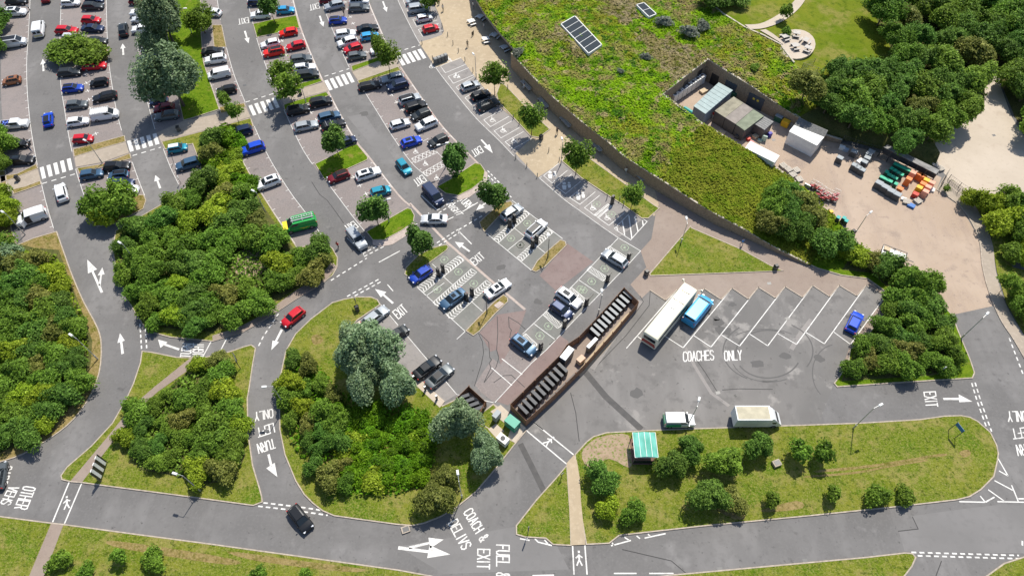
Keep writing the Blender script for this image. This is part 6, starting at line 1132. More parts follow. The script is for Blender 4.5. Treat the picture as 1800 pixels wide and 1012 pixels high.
# ------------------------------------------------------------------ people
def person(p, rz, top, legs, label, sit=False, stride=.22, cat='person', z=0.0):
    c = G(p, z + .0); r = root('person', (c.x, c.y, z), rz, label, cat)
    me = bpy.data.meshes.new('body'); hz_ = .92 if not sit else .5
    V = [(0, 0, hz_), (0, 0, hz_ + .28), (0, 0, hz_ + .5), (0, 0, hz_ + .6), (.02, 0, hz_ + .72), (.0, 0, hz_ + .80)]; E = [(0, 1), (1, 2), (2, 3), (3, 4), (4, 5)]; Rr = [.15, .13, .15, .055, .095, .06]
    for s_ in (-1, 1):
        o = len(V); st = stride * s_
        if not sit: V += [(0, s_ * .1, hz_ - .08), (st * .5 + .03, s_ * .1, .48), (st, s_ * .1, .09), (st + .15, s_ * .11, .04)]
        else: V += [(.02, s_ * .1, hz_ - .02), (.42, s_ * .12, hz_), (.42, s_ * .12, .09), (.57, s_ * .12, .04)]
        E += [(0, o), (o, o + 1), (o + 1, o + 2), (o + 2, o + 3)]; Rr += [.1, .065, .045, .04]
        o = len(V); V += [(0, s_ * .19, hz_ + .47), (-st * .3, s_ * .24, hz_ + .2), (-st * .5 + .12, s_ * .24, hz_ - .02), (-st * .5 + .15, s_ * .24, hz_ - .1)]; E += [(2, o), (o, o + 1), (o + 1, o + 2), (o + 2, o + 3)]; Rr += [.06, .045, .035, .032]
    me.from_pydata(V, E, []); ob = bpy.data.objects.new('body', me); COL.objects.link(ob); md = ob.modifiers.new('s', 'SKIN')
    for i, q in enumerate(Rr): me.skin_vertices[0].data[i].radius = (q, q)
    me.skin_vertices[0].data[0].use_root = True
    ob.modifiers.new('d', 'SUBSURF').levels = 1; dg = bpy.context.evaluated_depsgraph_get(); dg.update(); nm = bpy.data.meshes.new_from_object(ob.evaluated_get(dg)); bpy.data.objects.remove(ob)
    nm.name = 'body'; [nm.materials.append(x) for x in (M_skin, mat('cloth_%s' % top, CL[top], .85), mat('cloth_%s' % legs, CL[legs], .85))]
    bm = bmesh.new(); bm.from_mesh(nm)
    for s_ in (-1, 1):      # five fingers on each hand
        hx, hy, hzz = -stride * s_ * .5 + .15, s_ * .24, hz_ - .13
        for i, ln in enumerate((.055, .075, .08, .072, .055)):
            x = hx + (.012 * (i - 2)) + (.02 if i == 0 else 0); g = bmesh.ops.create_cone(bm, cap_ends=True, segments=5, radius1=.009, radius2=.006, depth=ln)
            bmesh.ops.translate(bm, verts=g['verts'], vec=(x, hy, hzz - ln / 2))
    bm.to_mesh(nm); bm.free()
    for f in nm.polygons:
        q = f.center; f.material_index = 2 if (q.z < hz_ + .02 and abs(q.y) < .2 and q.z > .07) else (1 if (q.z < hz_ + .55 and q.z > hz_ + .02 and (abs(q.y) < .2 or q.z > hz_ + .15)) else 0); f.use_smooth = True
        if q.z <= .07: f.material_index = 2
    b_ = bpy.data.objects.new('body', nm); COL.objects.link(b_); b_.parent = r
    h_ = bmesh.new(); bmesh.ops.create_uvsphere(h_, u_segments=10, v_segments=6, radius=.112); bmesh.ops.translate(h_, verts=h_.verts, vec=(-.015, 0, hz_ + .79)); hm = bpy.data.meshes.new('hair'); h_.to_mesh(hm); h_.free(); hm.materials.append(M_hair); ho = bpy.data.objects.new('hair', hm); COL.objects.link(ho); ho.parent = r
    return r
CL = {'white': (.6, .6, .58), 'red': (.5, .04, .04), 'blue': (.08, .25, .6), 'dark': (.03, .03, .04), 'denim': (.06, .1, .2), 'orange': (.6, .2, .05), 'grey': (.25, .25, .26), 'khaki': (.3, .26, .18)}
for a in (((53, 19), 1.5, 'white', 'dark', 'person in a white top walking beside the white SUV'), ((52, 256), .4, 'grey', 'dark', 'person standing at the nose of the upper black car'), ((56, 267), 2.0, 'dark', 'denim', 'person bending between the two black cars'),
          ((595, 436), 1.2, 'red', 'dark', 'person in a red top crossing the lane end'), ((1303, 431), 1.9, 'blue', 'grey', 'person in a blue top on the brown footway'), ((605, 27), 1.4, 'dark', 'dark', 'person in dark clothes between two parked cars'),
          ((673, 342), .3, 'orange', 'dark', 'person in orange loading the teal car'), ((779, 20), 1.4, 'white', 'khaki', 'person in a white top on the forecourt at the top edge'), ((772, 8), 1.4, 'orange', 'dark', 'person in orange on the forecourt at the top edge'),
          ((822, 83), 1.6, 'khaki', 'dark', 'person in khaki crossing the sandy forecourt'), ((832, 15), .6, 'white', 'grey', 'person in white under the roof edge at the top'), ((851, 52), 2.2, 'white', 'grey', 'person in white between the two outdoor tables'),
          ((979, 236), 1.7, 'dark', 'dark', 'person in black on the footway beside the second grass strip'), ((1099, 306), 1.2, 'white', 'grey', 'person in white beside the lowest wall bench'), ((702, 108), .2, 'dark', 'denim', 'person in dark clothes at the start of the zebra crossing'),
          ((1252, 208), .8, 'red', 'white', 'person in red beside the blue-grey shed')):
    person(a[0], a[1], a[2], a[3], a[4])
person((921.5, 156), R(215), 'white', 'grey', 'person in white sitting on the topmost wall bench', sit=True, stride=0)
# ------------------------------------------------------------------ lamps
def lamp(base, h, az, label, arms=1, z=.1, grp='street lamps', arm=.9, col=None):
    c = G(base, z); r = root('street_lamp', (c.x, c.y, z), az, label, 'lamp', grp); b = MB(); b.tube((0, 0, -.1), (0, 0, 1.1), .11, n=10); b.tube((0, 0, 1.1), (0, 0, h), .07, .05, n=8); b.build('pole', col or M_steel, r)
    for i in range(arms):
        s_ = 1 if i == 0 else -1; a = MB(); a.tube((0, 0, h - .05), (s_ * arm, 0, h + .05), .035, n=6); ao = a.build('arm', col or M_steel, r); hd_ = MB(); hd_.box((s_ * (arm + .25), 0, h + .06), (.75, .34, .14), taper=.8); hd_.build('lamp_head', M_offw, r)
    return r
T = lambda a, b: hd(a, b)
for a in (((172, 631), 6.3, R(150), 'tall lamp leaning over the left thicket, on the kerb of the curving road'), ((502, 714), 6.6, R(185), 'lamp whose head hangs over the road above the ONLY lettering'), ((352, 862), 6.0, R(165), 'lamp on the lower kerb of the three sided island'),
          ((812, 874), 6.6, R(100), 'lamp beside the olive tree above the COACH lettering'), ((1209, 746), 6.2, R(70), 'lamp standing between the white and green van and dark tree'), ((1500, 752), 6.8, R(25), 'lamp on the upper kerb of the long island lawn'),
          ((1690, 594), 6.0, R(40), 'lamp on the kerb beside the thicket by the yard entrance'), ((1502, 412), 5.0, R(40), 'lamp beside the grey bin on the yard kerb'), ((1197, 427), 5.2, R(90), 'lamp on the pointed end of the grass triangle')): lamp(*a)
for a in (((783, 294), 5.8, R(20), 'double headed lamp beside the dark tree by the hatched bays', 2), ((684, 390), 5.6, R(20), 'double headed lamp beside the tree at the lower end of the fifth row', 2), ((180, 287), 5.4, R(150), 'lamp on the dry verge of the second row path', 1), ((538, 180), 5.6, R(150), 'lamp beside the two trees in the fifth row', 1),
          ((337, 58), 5.8, R(10), 'double headed lamp on the long grass strip at the top', 2), ((837, 136), 5.2, R(120), 'lamp on the forecourt beside the silver hatchback', 1), ((986, 288), 5.6, R(100), 'lamp where the forecourt meets the parent and child bays', 1), ((963, 452), 5.0, R(100), 'dark lamp on the verge with low plants', 1),
          ((1052, 550), 5.2, R(90), 'lamp on the footway beside the long timber enclosure', 1), ((856, 550), 4.8, R(100), 'dark lamp on the verge with the concrete slab', 1), ((247, 470), 6.2, R(150), 'lamp head poking out of the left side of the central thicket', 1), ((466, 372), 5.0, R(150), 'lamp head poking out of the bushes beside the white SUV with sunroof', 1), ((44, 412), 5.5, R(150), 'lamp partly hidden in the hedge beside the open van', 1)):
    lamp(a[0], a[1], a[2], a[3], a[4], .1, 'car park lamps', .55, M_dsteel if 'dark lamp' in a[3] else None)
# ------------------------------------------------------------------ bollards, bins, signs
def bollard():
    r = root('bollard', (0, 0, 0), 0, 'x', 'bollard'); MB().tube((0, 0, -.02), (0, 0, 1.0), .075, n=8).build('post', M_dsteel, r); MB().tube((0, 0, 1.0), (0, 0, 1.05), .085, .06, n=8).build('cap', M_black, r); MB().tube((0, 0, .8), (0, 0, .9), .079, n=8).build('reflective_band', M_offw, r); return r
bp = [Z4(*p) for p in ((678, 110), (717, 180), (757, 243), (795, 303), (833, 357), (880, 420), (937, 495), (995, 568))]; series(bollard(), [(G((p[0], p[1] + 4)), 0) for p in bp], 'slim dark bollard on the sandy forecourt, {o} down from the red car row end', 'bollards along the forecourt bays')
bp = [Z4(575, 305), Z4(650, 415)]; series(bollard(), [(G((p[0], p[1] + 3)), 0) for p in bp], ['bollard at the upper side of the forecourt zebra crossing', 'bollard between the zebra crossing and the recycling bins'], 'bollards by the forecourt zebra')
bp = [Z8(*p) for p in ((360, 590), (425, 640), (487, 700))]; series(bollard(), [(G((p[0], p[1] + 4)), 0) for p in bp], 'bollard on the road edge of the lower forecourt, {o} from the top', 'bollards on the lower forecourt road edge')
bp = [Z8(*p) for p in ((555, 550), (617, 605))]; series(bollard(), [(G((p[0], p[1] + 4)), 0) for p in bp], ['lone bollard in the middle of the lower forecourt', 'bollard at the foot of the lower forecourt lamp'], 'bollards inside the lower forecourt')
bp = [Z8(*p) for p in ((283, 300), (345, 355), (380, 390), (312, 180), (900, 830), (975, 840), (998, 870))]; series(bollard(), [(G((p[0], p[1] + 3), .1), 0) for p in bp], ['post on the verge beside the lowest parked estate', 'upper post of the pair beside the wheelchair bays', 'lower post of the pair beside the wheelchair bays', 'post at the path corner beside the tree', 'post left of the charger by the hatched bay', 'post just right of the wall side charger', 'post nearest the thin tree above the hatched triangle'], 'posts on the verges beside the bays')
def litter():
    r = root('litter_bin', (0, 0, 0), 0, 'x', 'bin'); MB().box((0, 0, .5), (.62, .62, 1.0), taper=.95).build('bin_body', M_dsteel, r); MB().box((0, 0, 1.08), (.7, .7, .16), taper=.7).build('bin_lid', M_black, r); MB().box((-.33, 0, .8), (.03, .4, .16)).build('opening', M_black, r); return r
series(litter(), [(G((33, 317), .06), .3), (G((315, 230), .06), .3), (G((528.5, 166), .06), .3), (G((951, 245)), .8), (G((1135.6, 483)), .6), (G((1362, 473)), .3), (G((1497, 412)), .5), (G((764, 8)), 0), (G((628.5, 545), .1), .4)],
       ['litter bin on the path at the leftmost row', 'litter bin on the path below the silver tree', 'litter bin on the path beside the fifth row trees', 'litter bin at the foot of the second grass strip', 'litter bin at the left corner of the grass triangle', 'litter bin at the right tip of the grass triangle', 'grey bin beside the yard lamp', 'bin by the low tree at the top edge', 'square bin on the upper lawn of the large tree island'], 'litter bins')
def recyc():
    r = root('recycling_bin', (0, 0, 0), 0, 'x', 'bin'); MB().box((0, 0, .65), (.72, .8, 1.3), taper=.92).build('bin_body', mat('bin_body_grey', (.13, .13, .125), .6), r); MB().box((0, 0, 1.36), (.78, .86, .14), taper=.7).build('bin_lid', mat('bin_lid_grey', (.24, .24, .23), .6), r); MB().tube((-.4, 0, 1.0), (-.36, 0, 1.0), .12, n=8).build('opening', M_black, r); return r
series(recyc(), [(G((766 + i * 6.0, 112 - i * 2.3)), hd((768, 110), (784, 104))) for i in range(4)], 'grey recycling bin beside the forecourt zebra, {o} from the left of four', 'row of four recycling bins')
def sign(name, base, h, wd, ht, rz, colr, label, posts=2, z=.1, stripes=0):
    c = G(base, z); r = root(name, (c.x, c.y, z), rz, label, 'sign'); m = MB()
    xs = [0] if posts == 1 else [-wd / 2, wd / 2]; [m.tube((x, 0, -.1), (x, 0, h), .05, n=8) for x in xs]; m.build('post', M_dsteel, r)
    p = MB().box((0, -.07, h - ht / 2), (wd, .05, ht)).build('sign_panel', colr, r)
    if stripes:
        q = MB(); [q.box(((i + .5) / stripes * wd - wd / 2, 0, h - ht / 2), (wd / stripes * .48, .22, ht * .98)) for i in range(stripes)]; q.build('white_slats', M_white, p)
    return r
c = G((183.5, 826), .4); sign('hoarding', (184, 829), 3.1, 2.7, 2.6, hd((179, 839), (188, 812)), M_black, 'tall slatted black and white sign board beside the brown path', stripes=3)
sign('direction_sign', (420, 640), 2.4, 1.6, .9, R(120), M_dsteel, 'framed direction sign on the tip of the three sided island'); sign('direction_sign', (1673, 762), 2.6, 1.3, .7, R(-70), mat('sign_blue', (.04, .16, .35), .5), 'blue direction sign at the rounded end of the long island')
sign('finger_post', (928, 938), 3.4, .25, 1.6, R(90), M_dsteel, 'tall narrow dark sign near the tip of the small pointed island', 1); sign('small_sign', (987, 838), 1.6, .5, .4, R(40), M_dsteel, 'little sign with a round plate beside the crossing at the pointed island', 1)
sign('height_notice', (627, 537), 2.2, .9, .5, R(120), M_dsteel, 'small sign on the upper lawn of the large tree island', 1); sign('a_board', (831, 63), 1.1, .7, .9, R(60), M_black, 'dark folding sign board on the forecourt', 2, 0)
sign('marker_post', (1648, 657), 2.4, .25, 1.2, 0, M_white, 'white marker post inside the thicket beside the coach bays', 1); sign('parking_sign', (318, 322), 1.8, .5, .5, R(100), M_white, 'small white sign at the end of the third row bays', 1)
for p, h_, lb in (((713, 930), .12, 'square grey access cover near the bottom kerb of the large island'), ((1484 - 120, 815), .5, 'open concrete hatch in the long island lawn')):
    c = G(p, .1); r = root('drain_cover' if h_ < .3 else 'concrete_hatch', (c.x, c.y, .1), R(20), lb, 'drain'); MB().box((0, 0, h_ / 2), (1.1, .9, h_)).build('frame', M_kerb, r); MB().box((0.05, 0, h_ + .01), (.8, .62, .03)).build('lid', M_dsteel, r)
# ------------------------------------------------------------------ electric chargers
def charger():
    r = root('ev_charger', (0, 0, 0), 0, 'x', 'charger'); MB().box((0, 0, .1), (.75, .6, .2)).build('plinth', M_dsteel, r); MB().box((0, 0, 1.15), (.6, .42, 1.9), taper=.92).build('cabinet', M_black, r); MB().box((0, -.215, 1.45), (.4, .03, .4)).build('screen', M_glass, r)
    m = MB(); [m.tube((.32, 0, 1.6 - i * .22), (.42 - .1 * (i == 4), -.2 + i * .04, 1.38 - i * .22), .03, n=6) for i in range(6)]; m.tube((.42, -.2, .3), (.5, .3, .15), .03, n=6); m.build('cable', M_black, r); return r
CH = [((771, 485), 'between the blue hatchback and hatched strip, left one of the pair'), ((779, 478), 'between the blue hatchback and hatched strip, right one of the pair'), ((820, 528), 'right of the saloon with sunroof, left one of the pair'), ((830, 519), 'right of the saloon with sunroof, right one of the pair'), ((896, 399), 'below the silver SUV by the verge tree, lower one of the pair'), ((904, 391), 'below the silver SUV by the verge tree, upper one of the pair'), ((936, 435), 'below the white SUV with black roof, lower one of the pair'), ((943, 427), 'below the white SUV with black roof, upper one of the pair'),
      ((1103.5, 458), 'behind the silver estate on the footway side'), ((1067, 495), 'alone on the footway side below the silver estate'), ((1030, 537), 'at the nose of the white SUV'), ((992, 575), 'at the nose of the navy hatchback'), ((950, 614), 'at the nose of the lowest parked SUV'), ((1075.6, 358), 'beside the grass strip by the wheelchair charging bay')]
series(charger(), [(G(p), hd((760, 500), (800, 540)) if i < 8 else hd((1015, 557), (1040, 535))) for i, (p, _) in enumerate(CH)], ['black rapid charger ' + l for _, l in CH], 'rapid chargers')
def wpost():
    r = root('charging_post', (0, 0, 0), 0, 'x', 'charger'); MB().box((0, 0, .65), (.28, .22, 1.3)).build('cabinet', M_black, r); MB().box((0, 0, 1.34), (.32, .26, .08)).build('cap', M_steel, r); MB().box((0, 0, .04), (.4, .35, .08)).build('plinth', M_steel, r); return r
series(wpost(), [(G((634, 577), .13), .6), (G((728, 668), .13), .6), (G((748, 686), .13), .6), (G((768, 702), .13), .6)], ['slim charging post behind the silver estate', 'slim charging post behind the black saloon', 'slim charging post behind the grey saloon', 'slim charging post by the empty bay'], 'slim charging posts')
for i, (a, b) in enumerate((((1117, 439), (1098, 462)), ((1080, 473), (1062, 494)), ((1048, 511), (1030, 531)), ((986, 588), (958, 612)))):
    P_ = GP([a, b]); d = P_[1] - P_[0]; r = root('wheel_stop', (*((P_[0] + P_[1]) / 2).xy, 0), math.atan2(d.y, d.x), '%s dark rubber wheel stop from the top along the footway side charging bays' % ORD[i], 'wheel stop', 'rubber wheel stops'); MB().box((0, 0, .06), (d.length * .42, .16, .12), taper=.97, ty=.6).build('stop', M_black, r)
# ------------------------------------------------------------------ timber enclosures with power cabinets
def fence(name, pts, h, label, cat='fence', closed=True, m=None, z=0.0):
    P = GP(pts, h); P = [Vector((p.x, p.y, 0)) for p in P]; c0 = P[0].copy(); r = root(name, (c0.x, c0.y, z), 0, label, cat); n = len(P)
    for i in range(n if closed else n - 1):
        a, b_ = P[i] - c0, P[(i + 1) % n] - c0; d = b_ - a; L = d.length; d = d / L; rz = math.atan2(d.y, d.x); bd = MB(); k = int(L / .17)
        for j in range(k): q = a + d * ((j + .5) * L / k); bd.box((q.x, q.y, h / 2), (L / k * .86, .03, h - rnd.uniform(0, .04)), rz)
        for zz in (.35, h - .35): q = (a + b_) / 2; bd.box((q.x - d.y * .04, q.y + d.x * .04, zz), (L, .05, .1), rz)
        bd.build('fence_panel', m or M_wood, r); ps = MB(); kk = max(1, round(L / 2.4))
        for j in range(kk): q = a + d * (j * L / kk); ps.box((q.x - d.y * .09, q.y + d.x * .09, h / 2 + .03), (.11, .11, h + .06), rz)
        ps.build('fence_post', m or M_wood, r)
    return r
fence('timber_enclosure', [(1097, 505), (1058, 549), (1018, 591), (997, 605), (984, 624), (940, 667), (897, 710), (925, 739), (978, 690), (1030, 638), (1078, 584), (1123, 530)], 1.9, 'long narrow timber fenced enclosure of cabinets between charging bays and coach park')
fence('timber_enclosure', [(823.6, 678), (853, 705), (838.5, 731), (802.6, 699)], 1.8, 'small square timber fenced enclosure beside the willow')
def cab(top):
    r = root('power_cabinet', (0, 0, 0), 0, 'x', 'cabinet'); MB().box((0, 0, .65), (1.85, .46, 1.3)).build('cabinet_body', M_black, r); MB().box((0, 0, 1.33), (1.9, .5, .06)).build('cabinet_lid', top, r)
    m = MB(); [m.box((-.6 + i * .3, .235, .7), (.2, .02, .9)) for i in range(5)]; m.build('vent', M_dsteel, r); return r
A_ = hd((985, 585), (1000, 597)); M_lid = mat('cabinet_lid_grey', (.20, .215, .225), .5, 0); M_lid2 = mat('cabinet_lid_dark', (.035, .04, .05), .5, 0)
AA = hd((1000, 585), (1012, 596))
series(cab(M_lid), [(G((1104 - i * 6.45, 518 + i * 7.2), 1.3) * 1, AA) for i in range(10)], 'black cabinet with shiny grey lid in the upper timber enclosure, {o} from the upper end', 'grey lidded power cabinets')
series(cab(M_lid2), [(G((989 - i * 7.7, 645.5 + i * 8.1), 1.3), AA) for i in range(10)], 'black lidded cabinet in the lower half of the long enclosure, {o} from the top', 'dark lidded power cabinets')
series(cab(M_lid2), [(G((814 + i * 8.5, 699 + i * 7.0), .9), AA + R(90) - R(20)) for i in range(4)], 'dark panel topped cabinet in the small enclosure, {o} from the left', 'cabinets of the small enclosure')
for o in COL.objects:
    if o.name.startswith('power_cabinet'): o.location.z = 0
def cabinet(name, p, dims, rz, m, top, label, cat='cabinet', z=0.0, fan=False):
    c = G(p, z + dims[2] * .5); r = root(name, (c.x, c.y, z), rz, label, cat); MB().box((0, 0, dims[2] / 2), dims).build('casing', m, r); MB().box((0, 0, dims[2] + .04), (dims[0] + .08, dims[1] + .08, .08), taper=.97).build('top', top, r)
    d_ = MB(); [d_.box((s_ * dims[0] * .25, -dims[1] / 2 - .01, dims[2] * .5), (dims[0] * .42, .03, dims[2] * .8)) for s_ in (-1, 1)]; d_.build('door', m, r)
    if fan: MB().tube((0, 0, dims[2] + .08), (0, 0, dims[2] + .13), .35, n=14).build('fan', M_black, r)
    return r
M_greenc = mat('cabinet_green', (.02, .23, .15), .45); M_greyc = mat('cabinet_grey', (.28, .31, .33), .5)
cabinet('substation_box', (996, 626), (2.4, 1.0, 1.9), hd((985, 640), (1005, 615)), M_dsteel, M_offw, 'white topped dark metal box in the middle of the long enclosure'); cabinet('substation_box', (1040, 607), (2.2, .5, 1.6), hd((1030, 620), (1052, 597)), M_dsteel, M_offw, 'narrow white topped unit just above the wooden crate')
cabinet('wooden_crate', (1020.6, 633), (1.2, .8, 1.0), hd((1010, 640), (1028, 624)), M_pallet, mat('crate_lid', (.62, .42, .30), .7), 'pale wooden crate at the pinch of the long enclosure', 'crate')
cabinet('green_cabinet', (900.5, 744), (1.9, 1.3, 1.6), hd((892, 737), (910, 751)), M_greenc, mat('cabinet_green_top', (.03, .30, .20), .4), 'green metal electricity cabinet outside the long enclosure', z=.13)
cabinet('grey_cabinet', (873, 731), (1.2, .7, 1.5), hd((868, 738), (880, 724)), M_greyc, M_greyc, 'grey electricity cabinet beside the grass corner', z=.13); cabinet('heat_pump', (884, 773), (1.6, 1.0, 1.2), hd((874, 768), (892, 782)), M_offw, M_white, 'white heat pump with round fan beside the silver tree', 'heat pump', z=.13, fan=True)
b = MB().prism([(v.x, v.y) for v in GP([(1072, 607), (1020, 663), (1014, 655), (1044, 617), (1100, 553), (1112, 545)])], 0, .03); b = b.build('gravel_bed', M_buff, road)
# ------------------------------------------------------------------ green roofed shelter
P = GP([(1111.5, 760.4), (1151.6, 760.4), (1157.5, 801.4), (1116, 804)], 2.6); c = sum(P, Vector()) / 4; r = root('shelter', (c.x, c.y, .1), 0, 'small open shelter with a translucent green roof and brown floor', 'shelter')
hw, hh = (P[1] - P[0]).length / 2, (P[0] - P[3]).length / 2
m, n, bs = _nodes('green_polycarbonate'); bs.inputs['Base Color'].default_value = (.05, .38, .30, 1); bs.inputs['Roughness'].default_value = .3; t = n.nodes.new('ShaderNodeTexNoise'); t.inputs['Scale'].default_value = 1.2; rr = n.nodes.new('ShaderNodeValToRGB'); rr.color_ramp.elements[0].position = .35; rr.color_ramp.elements[0].color = (.02, .27, .19, 1); rr.color_ramp.elements[1].position = .65; rr.color_ramp.elements[1].color = (.12, .46, .38, 1); n.links.new(t.outputs[0], rr.inputs[0]); n.links.new(rr.outputs[0], bs.inputs['Base Color'])
rf = MB(); rf.quad((-hw, -hh, 2.5), (0, -hh, 2.75), (0, hh, 2.75), (-hw, hh, 2.5)); rf.quad((0, -hh, 2.75), (hw, -hh, 2.5), (hw, hh, 2.5), (0, hh, 2.75)); rf.build('roof', m, r); q = MB(); [q.box((x, 0, 2.53 + .23 * (1 - abs(x) / hw)), (.06, hh * 2, .05)) for x in (-hw, -hw / 2, 0, hw / 2, hw)]; [q.box((0, y, 2.47), (hw * 2, .07, .09)) for y in (-hh, hh)]; q.build('roof_frame', M_offw, r)
for x in (-1, 1):
    for y in (-1, 1): MB().box((x * (hw - .08), y * (hh - .08), 1.25), (.09, .09, 2.5)).build('post', M_dsteel, r)
MB().box((0, 0, .03), (hw * 2, hh * 2 + .2, .06)).build('floor', mat('shelter_floor', (.16, .09, .065), .8), r); q = MB(); [q.box((0, s_ * (hh - .05), .55), (hw * 2 - .2, .04, .9)) for s_ in (-1,)]; q.build('side_panel', M_glass, r); MB().box((0, hh - .5, .48), (hw * 1.6, .45, .06)).build('bench_seat', M_wood, r)
# ------------------------------------------------------------------ benches and tables
def bench():
    r = root('wall_bench', (0, 0, 0), 0, 'x', 'bench'); q = MB(); [q.box((0, -.22 + i * .15, .46), (3.3, .12, .05)) for i in range(4)]; q.build('seat', M_steel, r)
    for x in (-1.4, 0, 1.4): MB().box((x, 0, .21), (.12, .5, .43)).build('leg', M_dsteel, r)
    q = MB(); [q.box((0, .33, .62 + i * .14), (3.3, .04, .1)) for i in range(2)]; q.build('backrest', M_steel, r); return r
series(bench(), [(G(Z8(*p), .4) * 1, hd((953, 183), (970, 201)) ) for p in ((418, 180), (520, 283), (650, 397), (832, 540), (1082, 712))], ['long slatted bench by the wall with a seated person', 'long slatted wall bench just below the seated person', 'middle long slatted bench along the stone wall', 'long slatted wall bench above the lower forecourt', 'lowest long slatted bench along the stone wall'], 'slatted benches along the stone wall')
def table(m_, ring=True):
    r = root('picnic_table', (0, 0, 0), 0, 'x', 'table'); MB().box((0, 0, .74), (1.5, 1.0, .07)).build('tabletop', m_, r); MB().box((0, 0, .36), (.3, .5, .72)).build('pedestal', M_dsteel, r)
    for s_ in (-1, 1): s2 = MB().box((0, s_ * .95, .45), (1.4, .34, .06)).build('seat', m_, r); MB().box((0, s_ * .95, .2), (1.0, .08, .42)).build('leg', M_dsteel, r)
    return r
M_tbl = mat('weathered_table', (.46, .43, .39), .8, vary=.15)
oo = MB().prism([(v.x, v.y) for v in GP([(1399 + 34 * math.cos(t * .26), 79 + 26 * math.sin(t * .26)) for t in range(24)], 4.55)], 4.3, 4.72).build('picnic_circle', M_pale); tag(oo, 'round pale gravel picnic circle on the field', None, None, 'structure')
q = smooth([(1308, 46), (1335, 44), (1362, 30), (1385, 12), (1402, -8), (1415, -40)], 4); q2 = smooth([(1432, -40), (1417, -4), (1398, 20), (1372, 40), (1342, 52), (1318, 54)], 4)
def drape(ps, m, name, label, up=.1):
    P = GP(ps, 4.6); b = MB(); b.prism([(p.x, p.y) for p in P], 0, 0); b.v = [(x, y, hz(x, y) + up) for x, y, z in b.v]; o = b.build(name, m); return tag(o, label, None, None, 'structure')
drape(q + q2, M_pale, 'path', 'sandy path crossing the field from the building parapet', .16); drape(smooth([(1335, 56), (1352, 66), (1368, 75), (1376, 80), (1374, 74), (1358, 62), (1345, 54)], 2), M_pale, 'path', 'thin sandy link between the path and the picnic circle', .16)
series(table(M_tbl), [(G(p, 5.1) + Vector((0, 0, -.38)), a) for p, a in (((1380, 66), .4), ((1400, 60), -.3), ((1416, 72), .9), ((1398, 82), .2), ((1420, 86), -.6))], ['leftmost picnic table on the gravel circle', 'topmost picnic table on the gravel circle', 'picnic table at the upper right of the gravel circle', 'lowest central picnic table on the gravel circle', 'picnic table at the lower right of the gravel circle'], 'picnic tables')
series(table(M_offw), [(G(p) + Vector((0, 0, 0)), a) for p, a in (((829, 42), .5), ((845, 34), .9), ((854, 73), .3), ((870, 66), 1.0), ((887, 88), .6))], ['sunlit outdoor table at the edge of the roof shade', 'shaded table near the top of the entrance recess', 'sunlit table nearest the zebra crossing', 'shaded table behind the sunlit one', 'shaded table at the corner of the entrance recess'], 'cafe tables under the roof edge')
# ------------------------------------------------------------------ the delivery yard
def corners(ps, z): P = GP(ps, z); return P
def shed(name, ps, z, wallm, roofm, label, cat='shed', th=.12, ribs=0, door=0):
    P = GP(ps, z); c = sum(P, Vector()) / len(P); r = root(name, (c.x, c.y, 0), 0, label, cat); Q = [(p.x - c.x, p.y - c.y) for p in P]
    MB().prism([(x * .97, y * .97) for x, y in Q], 0, z - th).build('wall', wallm, r); ro = MB().prism(Q, z - th, z).build('roof', roofm, r)
    if ribs:
        a, b_, c_, d = (Vector((*q, 0)) for q in Q[:4]); m = MB()
        for i in range(1, ribs): t = i / ribs; p, q = a + (b_ - a) * t, d + (c_ - d) * t; e = q - p; m.box((*((p + q) / 2).xy, z + .015), (e.length, .05, .05), math.atan2(e.y, e.x))
        m.build('roof_ribs', roofm, ro)
    if door:
        a, d = Vector((*Q[-1], 0)), Vector((*Q[0], 0)); a, d = (Vector((*Q[2], 0)), Vector((*Q[3], 0))); e = d - a; p = (a + d) / 2 * .975; m = MB(); [m.box((*(p + e * t).xy, 1.1), (1.0, .06, 2.1), math.atan2(e.y, e.x)) for t in (-.28, .05, .3)[:door]]; m.build('door', M_black, r)
    return r
M_bgroof = mat('blue_grey_roof', (.24, .32, .32), .5, vary=.12, vs=1); M_mossy = mat('mossy_felt_roof', (.27, .25, .185), .9, vary=.22, vs=1.2); M_felt = mat('grey_felt_roof', (.26, .23, .205), .9, vary=.15, vs=1.2); M_felt2 = mat('green_grey_felt', (.20, .225, .16), .9, vary=.2, vs=1.2); M_corr = mat('corrugated_grey', (.20, .20, .195), .7, vary=.2, vs=3)
shed('yard_shed', [(1219, 186.5), (1263.4, 145), (1288.3, 158.8), (1240, 200.3)], 3.0, mat('blue_grey_wall', (.22, .27, .32), .6), M_bgroof, 'long shed with pale blue-grey sheet roof in the yard corner', ribs=8)
shed('yard_shed', [(1256.5, 194.8), (1289.7, 170), (1307, 181), (1274.5, 206.5)], 2.8, M_dsteel, M_mossy, 'mossy yellow-grey roofed shed bay next to the blue-grey shed', door=2); shed('yard_shed', [(1274.8, 206.7), (1307.3, 181.2), (1324, 192), (1293, 218)], 2.78, M_dsteel, M_felt, 'brownish grey roofed shed bay in the middle of the sheds', door=2)
shed('yard_shed', [(1293.4, 218.4), (1324.3, 192.2), (1343, 204), (1309, 229.5)], 2.76, M_dsteel, M_felt2, 'greenish felt roofed shed bay', door=1); shed('yard_shed', [(1326, 217.6), (1343.6, 204.6), (1360, 214), (1344, 228.5)], 2.4, M_dsteel, M_corr, 'small corrugated roof shed at the end of the sheds', ribs=6)
shed('white_container', [(1310, 259.8), (1319, 248), (1370.5, 273.6), (1361.6, 286)], 2.5, M_offw, M_white, 'long low white container against the meadow bank', 'container', ribs=0)
